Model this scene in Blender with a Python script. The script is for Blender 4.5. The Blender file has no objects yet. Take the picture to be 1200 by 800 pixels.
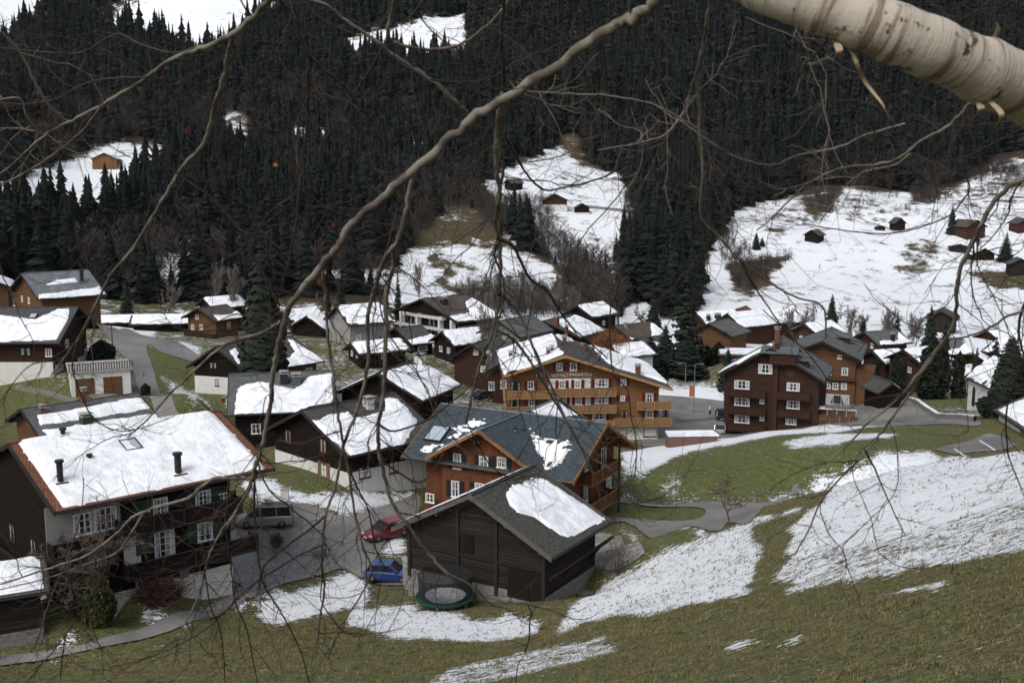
import bpy, math, random
import numpy as np
from mathutils import Vector, Matrix, noise as mnoise
from mathutils.geometry import delaunay_2d_cdt
R = math.radians
random.seed(7); rng = np.random.default_rng(7)
SC = bpy.context.scene; COL = SC.collection
# ------------------------------------------------------------------ camera, sky, sun, exposure
F = 1300.0; PT = math.atan(200/1300.0); CZ = 35.0
CP, SP = math.cos(PT), math.sin(PT)
cd = bpy.data.cameras.new('camera'); cam = bpy.data.objects.new('camera', cd); COL.objects.link(cam)
cam.location = (0, 0, CZ); cam.rotation_euler = (math.pi/2-PT, 0, 0)
cd.sensor_width = 36; cd.lens = 36*F/1200; cd.clip_start = .1; cd.clip_end = 6000
cd.dof.use_dof = True; cd.dof.focus_distance = 45; cd.dof.aperture_fstop = 9
SC.camera = cam
w = bpy.data.worlds.new('World'); SC.world = w; w.use_nodes = True
SUN_EL, SUN_AZ = 48, 215
nt = w.node_tree; bg = nt.nodes['Background']
sky = nt.nodes.new('ShaderNodeTexSky'); sky.sky_type = 'NISHITA'; sky.sun_disc = False
sky.sun_elevation = R(SUN_EL); sky.sun_rotation = R(SUN_AZ); sky.altitude = 1000; sky.dust_density = 6; sky.air_density = 1.2
hs = nt.nodes.new('ShaderNodeHueSaturation'); hs.inputs['Saturation'].default_value = .42
nt.links.new(sky.outputs[0], hs.inputs['Color']); nt.links.new(hs.outputs[0], bg.inputs[0])
bg.inputs[1].default_value = .10
sd = bpy.data.lights.new('sun', 'SUN'); sd.energy = 1.15; sd.angle = R(24); sd.color = (1, .97, .93)
so = bpy.data.objects.new('sun', sd); COL.objects.link(so)
so.rotation_euler = (R(90-SUN_EL), 0, R(180-SUN_AZ))
vs = SC.view_settings; vs.view_transform = 'Standard'; vs.look = 'None'; vs.gamma = 1; vs.use_curve_mapping = False
vs.exposure = 0.62
SC.cycles.max_bounces = 5; SC.cycles.diffuse_bounces = 2; SC.cycles.transparent_max_bounces = 8
SC.cycles.use_denoising = True
# ------------------------------------------------------------------ helpers
def unproj(px, py, d):                       # a point d metres into the view
    X = (px-600)/F*d; V = -(py-400)/F*d
    return np.array([X, d*CP+V*SP, CZ-d*SP+V*CP])
def ray(px, py):
    r = unproj(px, py, 1.0)-np.array([0, 0, CZ]); return r
def tag(o, label=None, cat=None, group=None, kind=None):
    if label: o['label'] = label
    if cat: o['category'] = cat
    if group: o['group'] = group
    if kind: o['kind'] = kind
    return o
def link(o, parent=None):
    COL.objects.link(o)
    if parent is not None: o.parent = parent
    return o
def empty(name, loc, rz=0):
    o = bpy.data.objects.new(name, None); o.location = loc; o.rotation_euler = (0, 0, rz); o.empty_display_size = .3
    return link(o)
def copy_tree(o, parent=None):
    c = o.copy(); COL.objects.link(c)
    if parent is not None: c.parent = parent
    for ch in list(o.children): copy_tree(ch, c)
    return c
def np_mesh(name, v, f, mats, uv=None, mi=None, smooth=False):
    """v (n,3), f (m,k) with one k, or list of lists"""
    me = bpy.data.meshes.new(name)
    v = np.asarray(v, dtype=np.float32)
    if isinstance(f, np.ndarray):
        m, k = f.shape
        me.vertices.add(len(v)); me.vertices.foreach_set('co', v.ravel())
        me.loops.add(m*k); me.loops.foreach_set('vertex_index', f.astype(np.int32).ravel())
        me.polygons.add(m); me.polygons.foreach_set('loop_start', np.arange(0, m*k, k, dtype=np.int32))
        me.update(calc_edges=True)
    else:
        me.from_pydata([tuple(x) for x in v], [], f)
    for m_ in (mats if isinstance(mats, (list, tuple)) else [mats]): me.materials.append(m_)
    if uv is not None:
        l = me.uv_layers.new(name='UVMap'); l.data.foreach_set('uv', np.asarray(uv, dtype=np.float32).ravel())
    if mi is not None: me.polygons.foreach_set('material_index', np.asarray(mi, dtype=np.int32))
    if smooth: me.polygons.foreach_set('use_smooth', np.ones(len(me.polygons), dtype=bool))
    me.validate(); me.update()
    return me
class MB:
    """collects shapes, links them as one mesh object"""
    def __init__(s): s.v = []; s.f = []; s.uv = []; s.mi = []
    def face(s, pts, uv=None, m=0):
        b = len(s.v); s.v += [tuple(p) for p in pts]; s.f.append(list(range(b, b+len(pts))))
        s.uv += (uv if uv else [(p[0]+p[1], p[2]) for p in pts]); s.mi.append(m)
    def box(s, x0, x1, y0, y1, z0, z1, m=0, M=None):
        c = [(x0,y0,z0),(x1,y0,z0),(x1,y1,z0),(x0,y1,z0),(x0,y0,z1),(x1,y0,z1),(x1,y1,z1),(x0,y1,z1)]
        if M is not None: c = [tuple(M @ Vector(p)) for p in c]
        o = [(x0,y0,z0),(x1,y0,z0),(x1,y1,z0),(x0,y1,z0),(x0,y0,z1),(x1,y0,z1),(x1,y1,z1),(x0,y1,z1)]
        for q, ax in (((0,1,5,4),(0,2)),((1,2,6,5),(1,2)),((2,3,7,6),(0,2)),((3,0,4,7),(1,2)),((4,5,6,7),(0,1)),((3,2,1,0),(0,1))):
            s.face([c[i] for i in q], [(o[i][ax[0]], o[i][ax[1]]) for i in q], m)
        return s
    def bar(s, a, b, wd, h=None, m=0, n=4):
        h = h or wd; a = Vector(a); b = Vector(b); d = b-a; L = d.length
        if L < 1e-5: return s
        q = d.to_track_quat('Y', 'Z'); M = Matrix.Translation(a) @ q.to_matrix().to_4x4()
        if n == 4: return s.box(-wd/2, wd/2, 0, L, -h/2, h/2, m, M)
        ring = [[tuple(M @ Vector((math.cos(t*2*math.pi/n)*wd/2, y, math.sin(t*2*math.pi/n)*h/2))) for t in range(n)] for y in (0, L)]
        for i in range(n):
            j = (i+1) % n; s.face([ring[0][i], ring[0][j], ring[1][j], ring[1][i]], [(i*.1,0),(j*.1,0),(j*.1,L),(i*.1,L)], m)
        s.face(ring[0][::-1], None, m); s.face(ring[1], None, m)
        return s
    def poly(s, pts, off, m=0):              # prism: outline pts (3d list), offset vector
        n = len(pts); o = Vector(off); top = [tuple(Vector(p)+o) for p in pts]
        s.face(pts[::-1], None, m); s.face(top, None, m)
        for i in range(n):
            j = (i+1) % n; s.face([pts[i], pts[j], top[j], top[i]], None, m)
        return s
    def tube(s, pts, rad, n=6, m=0):
        v, f, uv = tube_np(pts, rad, n); b = len(s.v)
        s.v += [tuple(p) for p in v]; s.f += [[int(i)+b for i in q] for q in f]; s.uv += [tuple(x) for x in uv]; s.mi += [m]*len(f)
        return s
    def mesh(s, name, mats, smooth=False):
        me = bpy.data.meshes.new(name); me.from_pydata(s.v, [], s.f)
        for m_ in (mats if isinstance(mats, (list, tuple)) else [mats]): me.materials.append(m_)
        l = me.uv_layers.new(name='UVMap'); l.data.foreach_set('uv', np.array(s.uv, dtype=np.float32).ravel())
        me.polygons.foreach_set('material_index', s.mi)
        if smooth: me.polygons.foreach_set('use_smooth', [True]*len(s.f))
        me.update(); return me
    def build(s, name, mats, parent=None, smooth=False):
        return link(bpy.data.objects.new(name, s.mesh(name, mats, smooth)), parent)
def tube_np(pts, rad, n=6):
    P = np.asarray(pts, float); rad = np.asarray(rad, float); k = len(P)
    T = np.gradient(P, axis=0); T /= np.linalg.norm(T, axis=1)[:, None]+1e-9
    up = np.array([0.13, 0.31, .94]); A = np.cross(T, up); A /= np.linalg.norm(A, axis=1)[:, None]+1e-9
    B = np.cross(T, A); t = np.arange(n)*2*np.pi/n
    V = P[:, None, :]+rad[:, None, None]*(np.cos(t)[None, :, None]*A[:, None, :]+np.sin(t)[None, :, None]*B[:, None, :])
    L = np.concatenate([[0], np.cumsum(np.linalg.norm(np.diff(P, axis=0), axis=1))])
    i = np.arange(k-1)[:, None]; j = np.arange(n)[None, :]; j2 = (j+1) % n
    q = np.stack([i*n+j, i*n+j2, (i+1)*n+j2, (i+1)*n+j], -1).reshape(-1, 4)
    c = 2*np.pi*rad
    U = lambda ii, jj: np.stack([jj/n*np.broadcast_to(c[ii], jj.shape) if False else jj/n, L[ii]+0*jj], -1)
    jj = np.broadcast_to(j, (k-1, n)).astype(float)
    I = np.broadcast_to(i, (k-1, n))
    uv = np.stack([U(I, jj), U(I, jj+1), U(I+1, jj+1), U(I+1, jj)], 2).reshape(-1, 2)
    return V.reshape(-1, 3), q, uv
def smooth_line(pts, step=None, sub=5):
    P = np.asarray(pts, float); n = len(P)
    if n < 3: 
        t = np.linspace(0, 1, sub+1)[:, None]; return P[0]*(1-t)+P[-1]*t
    Q = np.vstack([2*P[0]-P[1], P, 2*P[-1]-P[-2]]); out = []
    for i in range(n-1):
        a, b, c, d = Q[i:i+4]
        for t in np.arange(sub)/sub:
            out.append(.5*((2*b)+(-a+c)*t+(2*a-5*b+4*c-d)*t*t+(-a+3*b-3*c+d)*t**3))
    out.append(P[-1]); return np.array(out)
def hash2(ix, iy, s):
    n = (ix.astype(np.int64)*374761393+iy.astype(np.int64)*668265263+s*974711) & 0x7fffffff
    n = ((n ^ (n >> 13))*1274126177) & 0x7fffffff
    return ((n ^ (n >> 16)) & 0xffff)/65535.0
def vnoise(x, y, s=0):
    x = np.asarray(x, float); y = np.asarray(y, float); ix = np.floor(x); iy = np.floor(y); fx = x-ix; fy = y-iy
    fx = fx*fx*(3-2*fx); fy = fy*fy*(3-2*fy)
    a = hash2(ix, iy, s); b = hash2(ix+1, iy, s); c = hash2(ix, iy+1, s); d = hash2(ix+1, iy+1, s)
    return (a*(1-fx)+b*fx)*(1-fy)+(c*(1-fx)+d*fx)*fy
def fbm(x, y, s=0, o=3):
    r = 0; a = .5
    for k in range(o): r = r+a*vnoise(x*2**k, y*2**k, s+k*17); a /= 2
    return r/(1-.5**o)
def pip(P, x, y):
    inside = np.zeros(np.shape(x), bool); n = len(P); j = n-1
    for i in range(n):
        xi, yi = P[i]; xj, yj = P[j]
        c = ((yi > y) != (yj > y)) & (x < (xj-xi)*(y-yi)/((yj-yi) if yj != yi else 1e-12)+xi)
        inside ^= c; j = i
    return inside
def sdist(P, x, y):
    d = np.full(np.shape(x), 1e9); n = len(P)
    for i in range(n):
        ax, ay = P[i-1]; bx, by = P[i]; ex, ey = bx-ax, by-ay; l = ex*ex+ey*ey+1e-12
        t = np.clip(((x-ax)*ex+(y-ay)*ey)/l, 0, 1); d = np.minimum(d, np.hypot(x-ax-t*ex, y-ay-t*ey))
    return np.where(pip(P, x, y), d, -d)
# ------------------------------------------------------------------ materials
def newmat(name, rough=.8):
    m = bpy.data.materials.new(name); m.use_nodes = True; t = m.node_tree; b = t.nodes['Principled BSDF']
    b.inputs['Roughness'].default_value = rough; b.inputs['Specular IOR Level'].default_value = .25
    return m, t, b
def N(t, typ, **kw):
    n = t.nodes.new(typ)
    for k, v in kw.items():
        if k.startswith('i_'): n.inputs[k[2:].replace('_', ' ')].default_value = v
        else: setattr(n, k, v)
    return n
def mix(t, fac, a, b):
    n = t.nodes.new('ShaderNodeMix'); n.data_type = 'RGBA'
    for s, v in ((n.inputs[0], fac), (n.inputs[6], a), (n.inputs[7], b)):
        if hasattr(v, 'links') or hasattr(v, 'is_output'): t.links.new(v, s)
        elif isinstance(v, (tuple, list)): s.default_value = (*v[:3], 1)
        else: s.default_value = v
    return n.outputs[2]
def mth(t, op, a, b=None, c=None, clamp=False):
    n = t.nodes.new('ShaderNodeMath'); n.operation = op; n.use_clamp = clamp
    for s, v in zip(n.inputs, (a, b, c)):
        if v is None: continue
        if hasattr(v, 'is_output'): t.links.new(v, s)
        else: s.default_value = v
    return n.outputs[0]
def noise(t, vec, scale, detail=3, rough=.55):
    n = N(t, 'ShaderNodeTexNoise'); n.inputs['Scale'].default_value = scale; n.inputs['Detail'].default_value = detail; n.inputs['Roughness'].default_value = rough
    if vec is not None: t.links.new(vec, n.inputs['Vector'])
    return n.outputs[0]
def mapping(t, vec, sc=(1,1,1), rot=(0,0,0)):
    n = N(t, 'ShaderNodeMapping'); n.inputs['Scale'].default_value = sc; n.inputs['Rotation'].default_value = rot
    t.links.new(vec, n.inputs['Vector']); return n.outputs[0]
def ramp(t, fac, stops):
    n = N(t, 'ShaderNodeValToRGB'); e = n.color_ramp.elements
    while len(e) > 1: e.remove(e[-1])
    e[0].position = stops[0][0]; e[0].color = (*stops[0][1], 1)
    for p, c in stops[1:]:
        k = e.new(p); k.color = (*c, 1)
    t.links.new(fac, n.inputs[0]); return n.outputs[0]
def sstep(t, v, a, b):
    n = N(t, 'ShaderNodeMapRange'); n.interpolation_type = 'SMOOTHSTEP'
    n.inputs['From Min'].default_value = a; n.inputs['From Max'].default_value = b
    t.links.new(v, n.inputs['Value']); return n.outputs[0]
def bump(t, b, h, s, d=.05):
    n = N(t, 'ShaderNodeBump'); n.inputs['Strength'].default_value = s; n.inputs['Distance'].default_value = d
    t.links.new(h, n.inputs['Height']); t.links.new(n.outputs[0], b.inputs['Normal'])
def co(t, which='Object'):
    return N(t, 'ShaderNodeTexCoord').outputs[which]
def plain(name, c, rough=.7, var=.12, sc=3., metal=0):
    m, t, b = newmat(name, rough); n = noise(t, co(t), sc, 4)
    col = mix(t, n, tuple(x*(1-var*1.6) for x in c), tuple(min(1, x*(1+var*1.2)) for x in c))
    t.links.new(col, b.inputs['Base Color']); b.inputs['Metallic'].default_value = metal
    return m
def wood(name, c, plank=.2, vertical=False, var=.45, gap=.6):
    m, t, b = newmat(name, .9); b.inputs['Specular IOR Level'].default_value = .08; uv = co(t, 'UV'); sx = N(t, 'ShaderNodeSeparateXYZ'); t.links.new(uv, sx.inputs[0])
    a = sx.outputs[0 if vertical else 1]
    k = mth(t, 'DIVIDE', a, plank); fl = mth(t, 'FLOOR', k); fr = mth(t, 'FRACT', k)
    wn = N(t, 'ShaderNodeTexWhiteNoise', noise_dimensions='1D'); t.links.new(fl, wn.inputs['W'])
    st = mapping(t, uv, (14, .7, 1) if vertical else (.7, 14, 1)); g = noise(t, st, 1., 4)
    lg = noise(t, mapping(t, uv, (.5, .35, 1)), 1., 3)
    v = mth(t, 'ADD', mth(t, 'MULTIPLY', wn.outputs[0], .35), mth(t, 'ADD', mth(t, 'MULTIPLY', g, .35), mth(t, 'MULTIPLY', lg, .45)))
    col = mix(t, v, tuple(x*(1-var) for x in c), tuple(min(1, x*(1+var)) for x in c))
    edge = mth(t, 'LESS_THAN', fr, .13)
    col = mix(t, mth(t, 'MULTIPLY', edge, gap), col, tuple(x*.2 for x in c))
    t.links.new(col, b.inputs['Base Color'])
    bump(t, b, mth(t, 'SUBTRACT', v, edge), .5, .03)
    return m
def shingle(name, c, bw=.35, bh=.28, var=.4, mort=.02, moss=None, offset=.5):
    m, t, b = newmat(name, .75); uv = co(t, 'UV')
    br = N(t, 'ShaderNodeTexBrick', offset=offset); t.links.new(uv, br.inputs['Vector'])
    br.inputs['Scale'].default_value = 1; br.inputs['Brick Width'].default_value = bw; br.inputs['Row Height'].default_value = bh
    br.inputs['Mortar Size'].default_value = mort; br.inputs['Mortar Smooth'].default_value = .3; br.inputs['Bias'].default_value = 0
    br.inputs['Color1'].default_value = (*[x*(1-var) for x in c], 1); br.inputs['Color2'].default_value = (*[x*(1+var) for x in c], 1)
    br.inputs['Mortar'].default_value = (*[x*.25 for x in c], 1)
    n = noise(t, mapping(t, uv, (.5, .25, 1)), 1.5, 5)
    col = mix(t, sstep(t, n, .35, .7), br.outputs[0], tuple(x*.62 for x in c) if moss is None else moss)
    t.links.new(col, b.inputs['Base Color']); bump(t, b, br.outputs[1], -.5, .03)
    return m
M = {}
M['snow'], t, b = newmat('roof_snow', .6)
n1 = noise(t, co(t), 1.3, 5); n2 = noise(t, co(t), 9, 3)
n0 = noise(t, co(t), .35, 4)
t.links.new(mix(t, sstep(t, mth(t, 'ADD', mth(t, 'MULTIPLY', n0, .6), mth(t, 'MULTIPLY', n1, .4)), .36, .56), (.68, .70, .74), (.88, .90, .93)), b.inputs['Base Color'])
bump(t, b, mth(t, 'ADD', mth(t, 'MULTIPLY', n1, 1.5), mth(t, 'ADD', mth(t, 'MULTIPLY', n2, .35), n0)), .8, .16)
M['log_dark'] = wood('dark_log_wood', (.014, .0095, .0075), .22)
M['log_grey'] = wood('weathered_barn_wood', (.025, .020, .017), .26, var=.75, gap=.9)
M['board_dark'] = wood('dark_vertical_boards', (.016, .012, .010), .16, True)
M['wood_brown'] = wood('brown_stained_wood', (.044, .023, .017), .2)
M['wood_red'] = wood('red_brown_wood', (.055, .026, .018), .18)
M['wood_honey'] = wood('honey_wood', (.18, .092, .042), .3, gap=.25, var=.25)
M['wood_mid'] = wood('mid_brown_wood', (.115, .060, .032), .2)
M['wood_orange'] = wood('orange_larch_wood', (.135, .052, .025), .17, True, gap=.35, var=.35)
M['rail_honey'] = wood('honey_balcony_boards', (.22, .128, .065), .16, True, var=.3)
M['rail_brown'] = wood('brown_balcony_boards', (.05, .023, .015), .14, True)
M['rail_dark'] = wood('dark_balcony_boards', (.016, .010, .009), .14, True)
M['rail_red'] = wood('red_balcony_boards', (.14, .05, .025), .14, True)
M['trim_honey'] = wood('honey_trim', (.33, .19, .085), .4, var=.2, gap=.1)
M['trim_orange'] = wood('orange_trim', (.25, .13, .06), .4, var=.2, gap=.1)
M['trim_dark'] = plain('dark_trim', (.022, .018, .016), .8)
M['trim_grey'] = plain('grey_trim', (.10, .094, .084), .8, .3)
M['white'] = plain('white_plaster', (.62, .61, .58), .9, .12, 1.2)
M['greyplaster'] = plain('grey_plaster', (.27, .26, .245), .9, .25, 1.)
M['concrete'] = plain('concrete', (.33, .32, .30), .9, .25, .8)
M['stone'] = plain('rubble_stone', (.20, .19, .175), .95, .5, 3)
M['frame_white'] = plain('window_frame_white', (.72, .72, .70), .6, .05)
M['green'] = plain('green_shutter_paint', (.02, .055, .032), .6, .2)
M['red'] = plain('dark_red_shutter_paint', (.12, .012, .014), .6, .2)
M['black'] = plain('black_shutter_paint', (.016, .018, .02), .6, .2)
M['blackmetal'] = plain('dark_metal', (.03, .03, .033), .5, .2, 3, .4)
M['zinc'] = plain('zinc_metal', (.32, .34, .35), .45, .15, 2, .7)
M['brick'] = shingle('chimney_brick', (.22, .08, .055), .24, .08)
M['tile_red'] = shingle('red_clay_tiles', (.20, .082, .05), .24, .34, .35, .03)
M['slate_blue'] = shingle('blue_grey_slate', (.050, .068, .082), .32, .26, .35, .02, (.045, .058, .066))
M['slate_grey'] = shingle('grey_slate', (.12, .125, .125), .4, .3, .22, .02)
M['slate_dark'] = shingle('dark_grey_tiles', (.085, .083, .08), .3, .3, .3, .03)
M['tile_brown'] = shingle('brown_grey_tiles', (.105, .085, .07), .28, .32, .35, .03)
M['shingle_grey'] = shingle('mossy_stone_shingles', (.115, .112, .10), .2, .2, .6, .05, (.055, .056, .045))
M['metal_roof'] = shingle('standing_seam_metal', (.17, .185, .20), .7, 60, .12, .03, offset=0)
# panes: dark glass with a pale curtain drawn to both sides
m, t, b = newmat('window_glass', .15); M['pane'] = m
uv = co(t, 'UV'); sx = N(t, 'ShaderNodeSeparateXYZ'); t.links.new(uv, sx.inputs[0])
au = mth(t, 'ABSOLUTE', mth(t, 'SUBTRACT', sx.outputs[0], .5))
oi = N(t, 'ShaderNodeObjectInfo'); lim = mth(t, 'MULTIPLY_ADD', oi.outputs['Random'], .22, .22)
cur = mth(t, 'GREATER_THAN', mth(t, 'ADD', au, mth(t, 'MULTIPLY', sx.outputs[1], .12)), lim)
fold = noise(t, mapping(t, uv, (22, .6, 1)), 1., 2)
t.links.new(mix(t, cur, (.018, .022, .028), mix(t, fold, (.22, .23, .25), (.5, .51, .53))), b.inputs['Base Color'])
b.inputs['Specular IOR Level'].default_value = .6
M['glassdark'] = plain('dark_glass', (.015, .018, .022), .08, .1)
M['tyre'] = plain('tyre_rubber', (.02, .02, .02), .9)
M['asphalt'], t, b = newmat('asphalt', .85)
o_ = co(t); n1 = noise(t, o_, .18, 4); n2 = noise(t, o_, 2.2, 5); n3 = noise(t, o_, 25, 2)
v = mth(t, 'ADD', mth(t, 'MULTIPLY', n1, .6), mth(t, 'ADD', mth(t, 'MULTIPLY', n2, .3), mth(t, 'MULTIPLY', n3, .15)))
t.links.new(ramp(t, v, [(.3, (.10, .096, .09)), (.5, (.165, .158, .147)), (.72, (.25, .24, .225))]), b.inputs['Base Color'])
wet = sstep(t, n1, .42, .6); t.links.new(mth(t, 'MULTIPLY_ADD', wet, .42, .38), b.inputs['Roughness']); b.inputs['Specular IOR Level'].default_value = .5
M['paving'] = shingle('pale_stone_paving', (.30, .29, .26), .8, .5, .35, .04)
# ------------------------------------------------------------------ terrain
HS = {"chalet1": [-29.308, 81.142, -0.839, 16.735, 16.055, 9.335, 2.996, 3.774, -0.001], "barn": [-0.719, 78.486, -0.538, 13.296, 9.118, 3.373, 3.442, 5.976, 0.011], "orange": [0.925, 107.859, 1.063, 14.766, 18.711, 7.343, 3.968, -0.08, -0.003], "hotel": [9.971, 161.698, 0.055, 23.736, 20.844, 8.289, 3.814, -2.333, -0.134], "brown": [41.4, 170.826, -0.374, 15.938, 13.355, 9.057, 4.707, -5.03, -0.002], "greyroof": [58.707, 204.566, -0.363, 13.812, 19.981, 7.991, 3.093, -6.07, 0.0], "h7": [82.349, 245.083, -1.184, 10.106, 9.398, 3.869, 2.329, -6.453, -0.0], "h8": [75.604, 221.107, -1.243, 9.044, 7.175, 4.165, 2.05, -6.93, -0.0], "h9": [90.682, 227.343, -1.544, 10.913, 5.548, 4.515, 2.437, -6.331, -0.0], "whiteR": [67.2, 135.7, -0.103, 8.7, 15.3, 3.16, 2.15, 0.6, 0], "h14": [25.592, 233.5, -0.904, 11.785, 10.636, 3.77, 2.628, -3.491, -0.0], "h14b": [27.609, 221.645, -0.933, 7.74, 6.899, 2.856, 1.607, -2.592, -0.0], "h15": [9.176, 223.005, -0.495, 16.497, 13.103, 1.771, 2.763, 1.134, -0.0], "balc": [-13.601, 222.431, -0.806, 21.369, 11.8, 5.859, 3.706, 0.393, -0.008], "h17": [-19.827, 210.081, -0.897, 11.518, 6.073, 2.14, 2.613, 0.867, -0.0], "h18": [-16.291, 156.031, -0.381, 14.059, 12.577, 2.65, 3.389, 1.455, -0.0], "h19": [-16.744, 112.952, -0.8, 14.862, 12.051, 3.362, 3.366, 4.589, -0.006], "h20": [-30.765, 145.633, -1.362, 17.065, 13.597, 3.291, 3.678, 1.476, -0.0], "h21": [-37.966, 174.579, -0.752, 16.885, 7.018, 5.0, 3.229, 0.486, -0.0], "h22": [-42.151, 164.174, -0.312, 10.0, 8.661, 3.893, 3.197, 2.456, -0.0], "h23": [-58.922, 216.63, -0.58, 9.773, 7.41, 3.452, 2.184, 3.043, 0.0], "h25": [-82.441, 199.765, -0.862, 17.008, 11.818, 3.31, 3.87, 9.845, -0.0], "h25b": [-96.589, 205.899, 0.472, 6.763, 9.477, 3.246, 1.549, 11.338, -0.002], "h26": [-68.456, 158.972, 1.572, 15.173, 11.805, 4.792, 4.055, 6.712, -0.002], "h27": [-47.95, 121.197, -0.848, 11.252, 13.049, 5.0, 2.233, 2.472, -0.0], "shed": [-33.021, 67.541, -1.099, 5.786, 6.091, 2.821, 1.267, 6.18, -0.0], "h13a": [48.477, 268.791, -1.436, 10.543, 4.391, 5.0, 2.266, -8.253, -0.0], "chapel": [72.174, 162.286, -0.018, 4.428, 13.172, 5.282, 1.77, -1.768, -0.0]}

CPS = [(1200,800,17),(1000,800,22),(800,800,30),(600,800,42),(400,800,52),(200,800,60),(0,800,64),
(1200,529,62),(1050,551,68),(900,595,75),(760,645,80),(690,700,80),(1000,700,36),(1200,650,32),(800,720,50),(1000,620,52),(900,680,50),(600,780,50),(650,740,66),
(1150,515,137),(850,600,110),(760,583,118),(980,575,120),(1000,540,122),(1080,520,130),(1000,500,155),(870,520,135),(820,560,120),(750,540,130),(900,505,150),(1100,500,150),
(1050,470,190),(1150,480,168),(1100,490,166),(830,480,195),(830,450,230),(838,399,262),(872,402,258),(903,398,270),(868,388,280),(841,412,240),(873,414,222),(1103,388,300),(1034,474,176),(1126,457,215),(146,384,245),(196,388,232),(422,404,215),(604,472,188),(568,447,196),(900,380,330),(900,340,400),(900,300,470),(950,250,560),(870,220,640),(1150,240,600),(1190,200,680),(1100,340,420),(1100,300,480),
(1000,200,720),(1000,100,850),(1000,0,1000),(600,0,1000),(200,0,1000),(0,0,1000),(1200,0,1000),(650,300,480),(650,240,560),(660,190,650),(670,150,720),(540,340,400),(560,260,520),(600,380,300),
(120,190,650),(60,230,580),(120,250,560),(200,300,420),(130,380,260),(60,370,235),(200,380,280),(300,200,650),(300,100,820),(400,330,380),(400,250,520),
(165,430,172),(200,470,145),(150,395,212),(50,440,166),(20,470,150),(380,610,100),(350,690,86),(458,680,88),(330,640,95),(450,590,108),(300,578,106),
(120,740,77),(30,735,76),(60,716,80),(250,722,80),(50,770,69),(200,735,74),(400,730,75),(300,760,67),(500,760,61),(560,720,73),(850,540,128),(940,560,122),(720,610,108),(700,650,93),
(480,650,92),(720,560,118),(420,500,135),(550,470,175),(760,500,165),(240,470,140),(500,420,205),(650,400,240),(760,430,220),(1000,430,230),(1180,420,260),(400,400,210),(300,420,190),
(1150,380,340),(700,350,380),(1200,480,150),(1250,560,75),(-60,640,85),(-60,520,120),(-60,430,170),(-100,360,230)]
_pts = [unproj(*c) for c in CPS]
def _contact(k, side, px, py, oe, og):       # where a wall meets the ground in the photograph
    cx, cy, th, W_, L_, ze_, ri_, zg_, xr_ = HS[k]; c, s_ = math.cos(th), math.sin(th)
    f = lambda a: np.array([c*a[0]+s_*a[1], -s_*a[0]+c*a[1], a[2]])
    o, r = f(np.array([-cx, -cy, CZ])), f(ray(px, py))
    t_ = (-L_/2+og-o[1])/r[1] if side == 'F' else (W_/2-oe-o[0])/r[0]
    p = o+r*t_; return np.array([cx+c*p[0]-s_*p[1], cy+s_*p[0]+c*p[1], p[2]])
for a_ in (('chalet1','R',56,704,1.4,3.),('chalet1','R',150,700,1.4,3.),('chalet1','R',210,697,1.4,3.),('chalet1','R',273,695,1.4,3.),('barn','F',640,704,.9,.8),('barn','F',570,704,.9,.8),('barn','F',500,698,.9,.8),('barn','R',694,668,.9,.8)):
    _pts.append(_contact(*a_))
for k, cs in (('hotel', ((-1,-1),(1,-1),(1,1))), ('h18', ((-1,-1),(1,-1))), ('h22', ((-1,-1),(1,-1))), ('greyroof', ((-1,-1),(1,-1))), ('brown', ((-1,-1),)), ('h19', ((-1,-1),(1,-1))), ('chapel', ((-1,1),)), ('h23', ((-1,-1),(1,-1))), ('h26', ((-1,-1),)), ('h20', ((1,-1),(-1,-1)))):
    q = HS[k]; c, s_ = math.cos(q[2]), math.sin(q[2])
    for a, b_ in cs: a *= q[3]*.45; b_ *= q[4]*.5; _pts.append(np.array([q[0]+c*a-s_*b_, q[1]+s_*a+c*b_, q[7]-.1]))
for k, q in HS.items():
    if k in ('whiteR', 'chapel', 'barn', 'chalet1', 'h15', 'h25b'): continue
    _pts.append(np.array([q[0], q[1], q[7]]))
_pts += [np.array(p) for p in ((0, -8, 37.5), (0, 0, 33.1), (6, 2, 33.4), (-6, 2, 32.2), (30, 0, 37), (-30, 0, 22), (60, 30, 29), (-40, 30, 13), (0, 1400, 380), (900, 1400, 380), (-900, 1400, 380), (-160, 160, 16), (150, 160, 4), (-300, 500, 60), (350, 500, 20), (170, 240, -6), (-190, 280, 20))]
_pts = np.array(_pts)
def warp(x, y): return x/(y+15.0), 1.1*np.log(np.maximum(y+15.0, .5))
def _phi(r2): return .5*r2*np.log(r2+1e-12)
_U, _V = warp(_pts[:, 0], _pts[:, 1]); _n = len(_pts)
_K = _phi((_U[:, None]-_U)**2+(_V[:, None]-_V)**2)+np.eye(_n)*8e-5*np.ones(_n)
_Pm = np.stack([np.ones(_n), _U, _V], 1)
_A = np.block([[_K, _Pm], [_Pm.T, np.zeros((3, 3))]])
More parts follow.
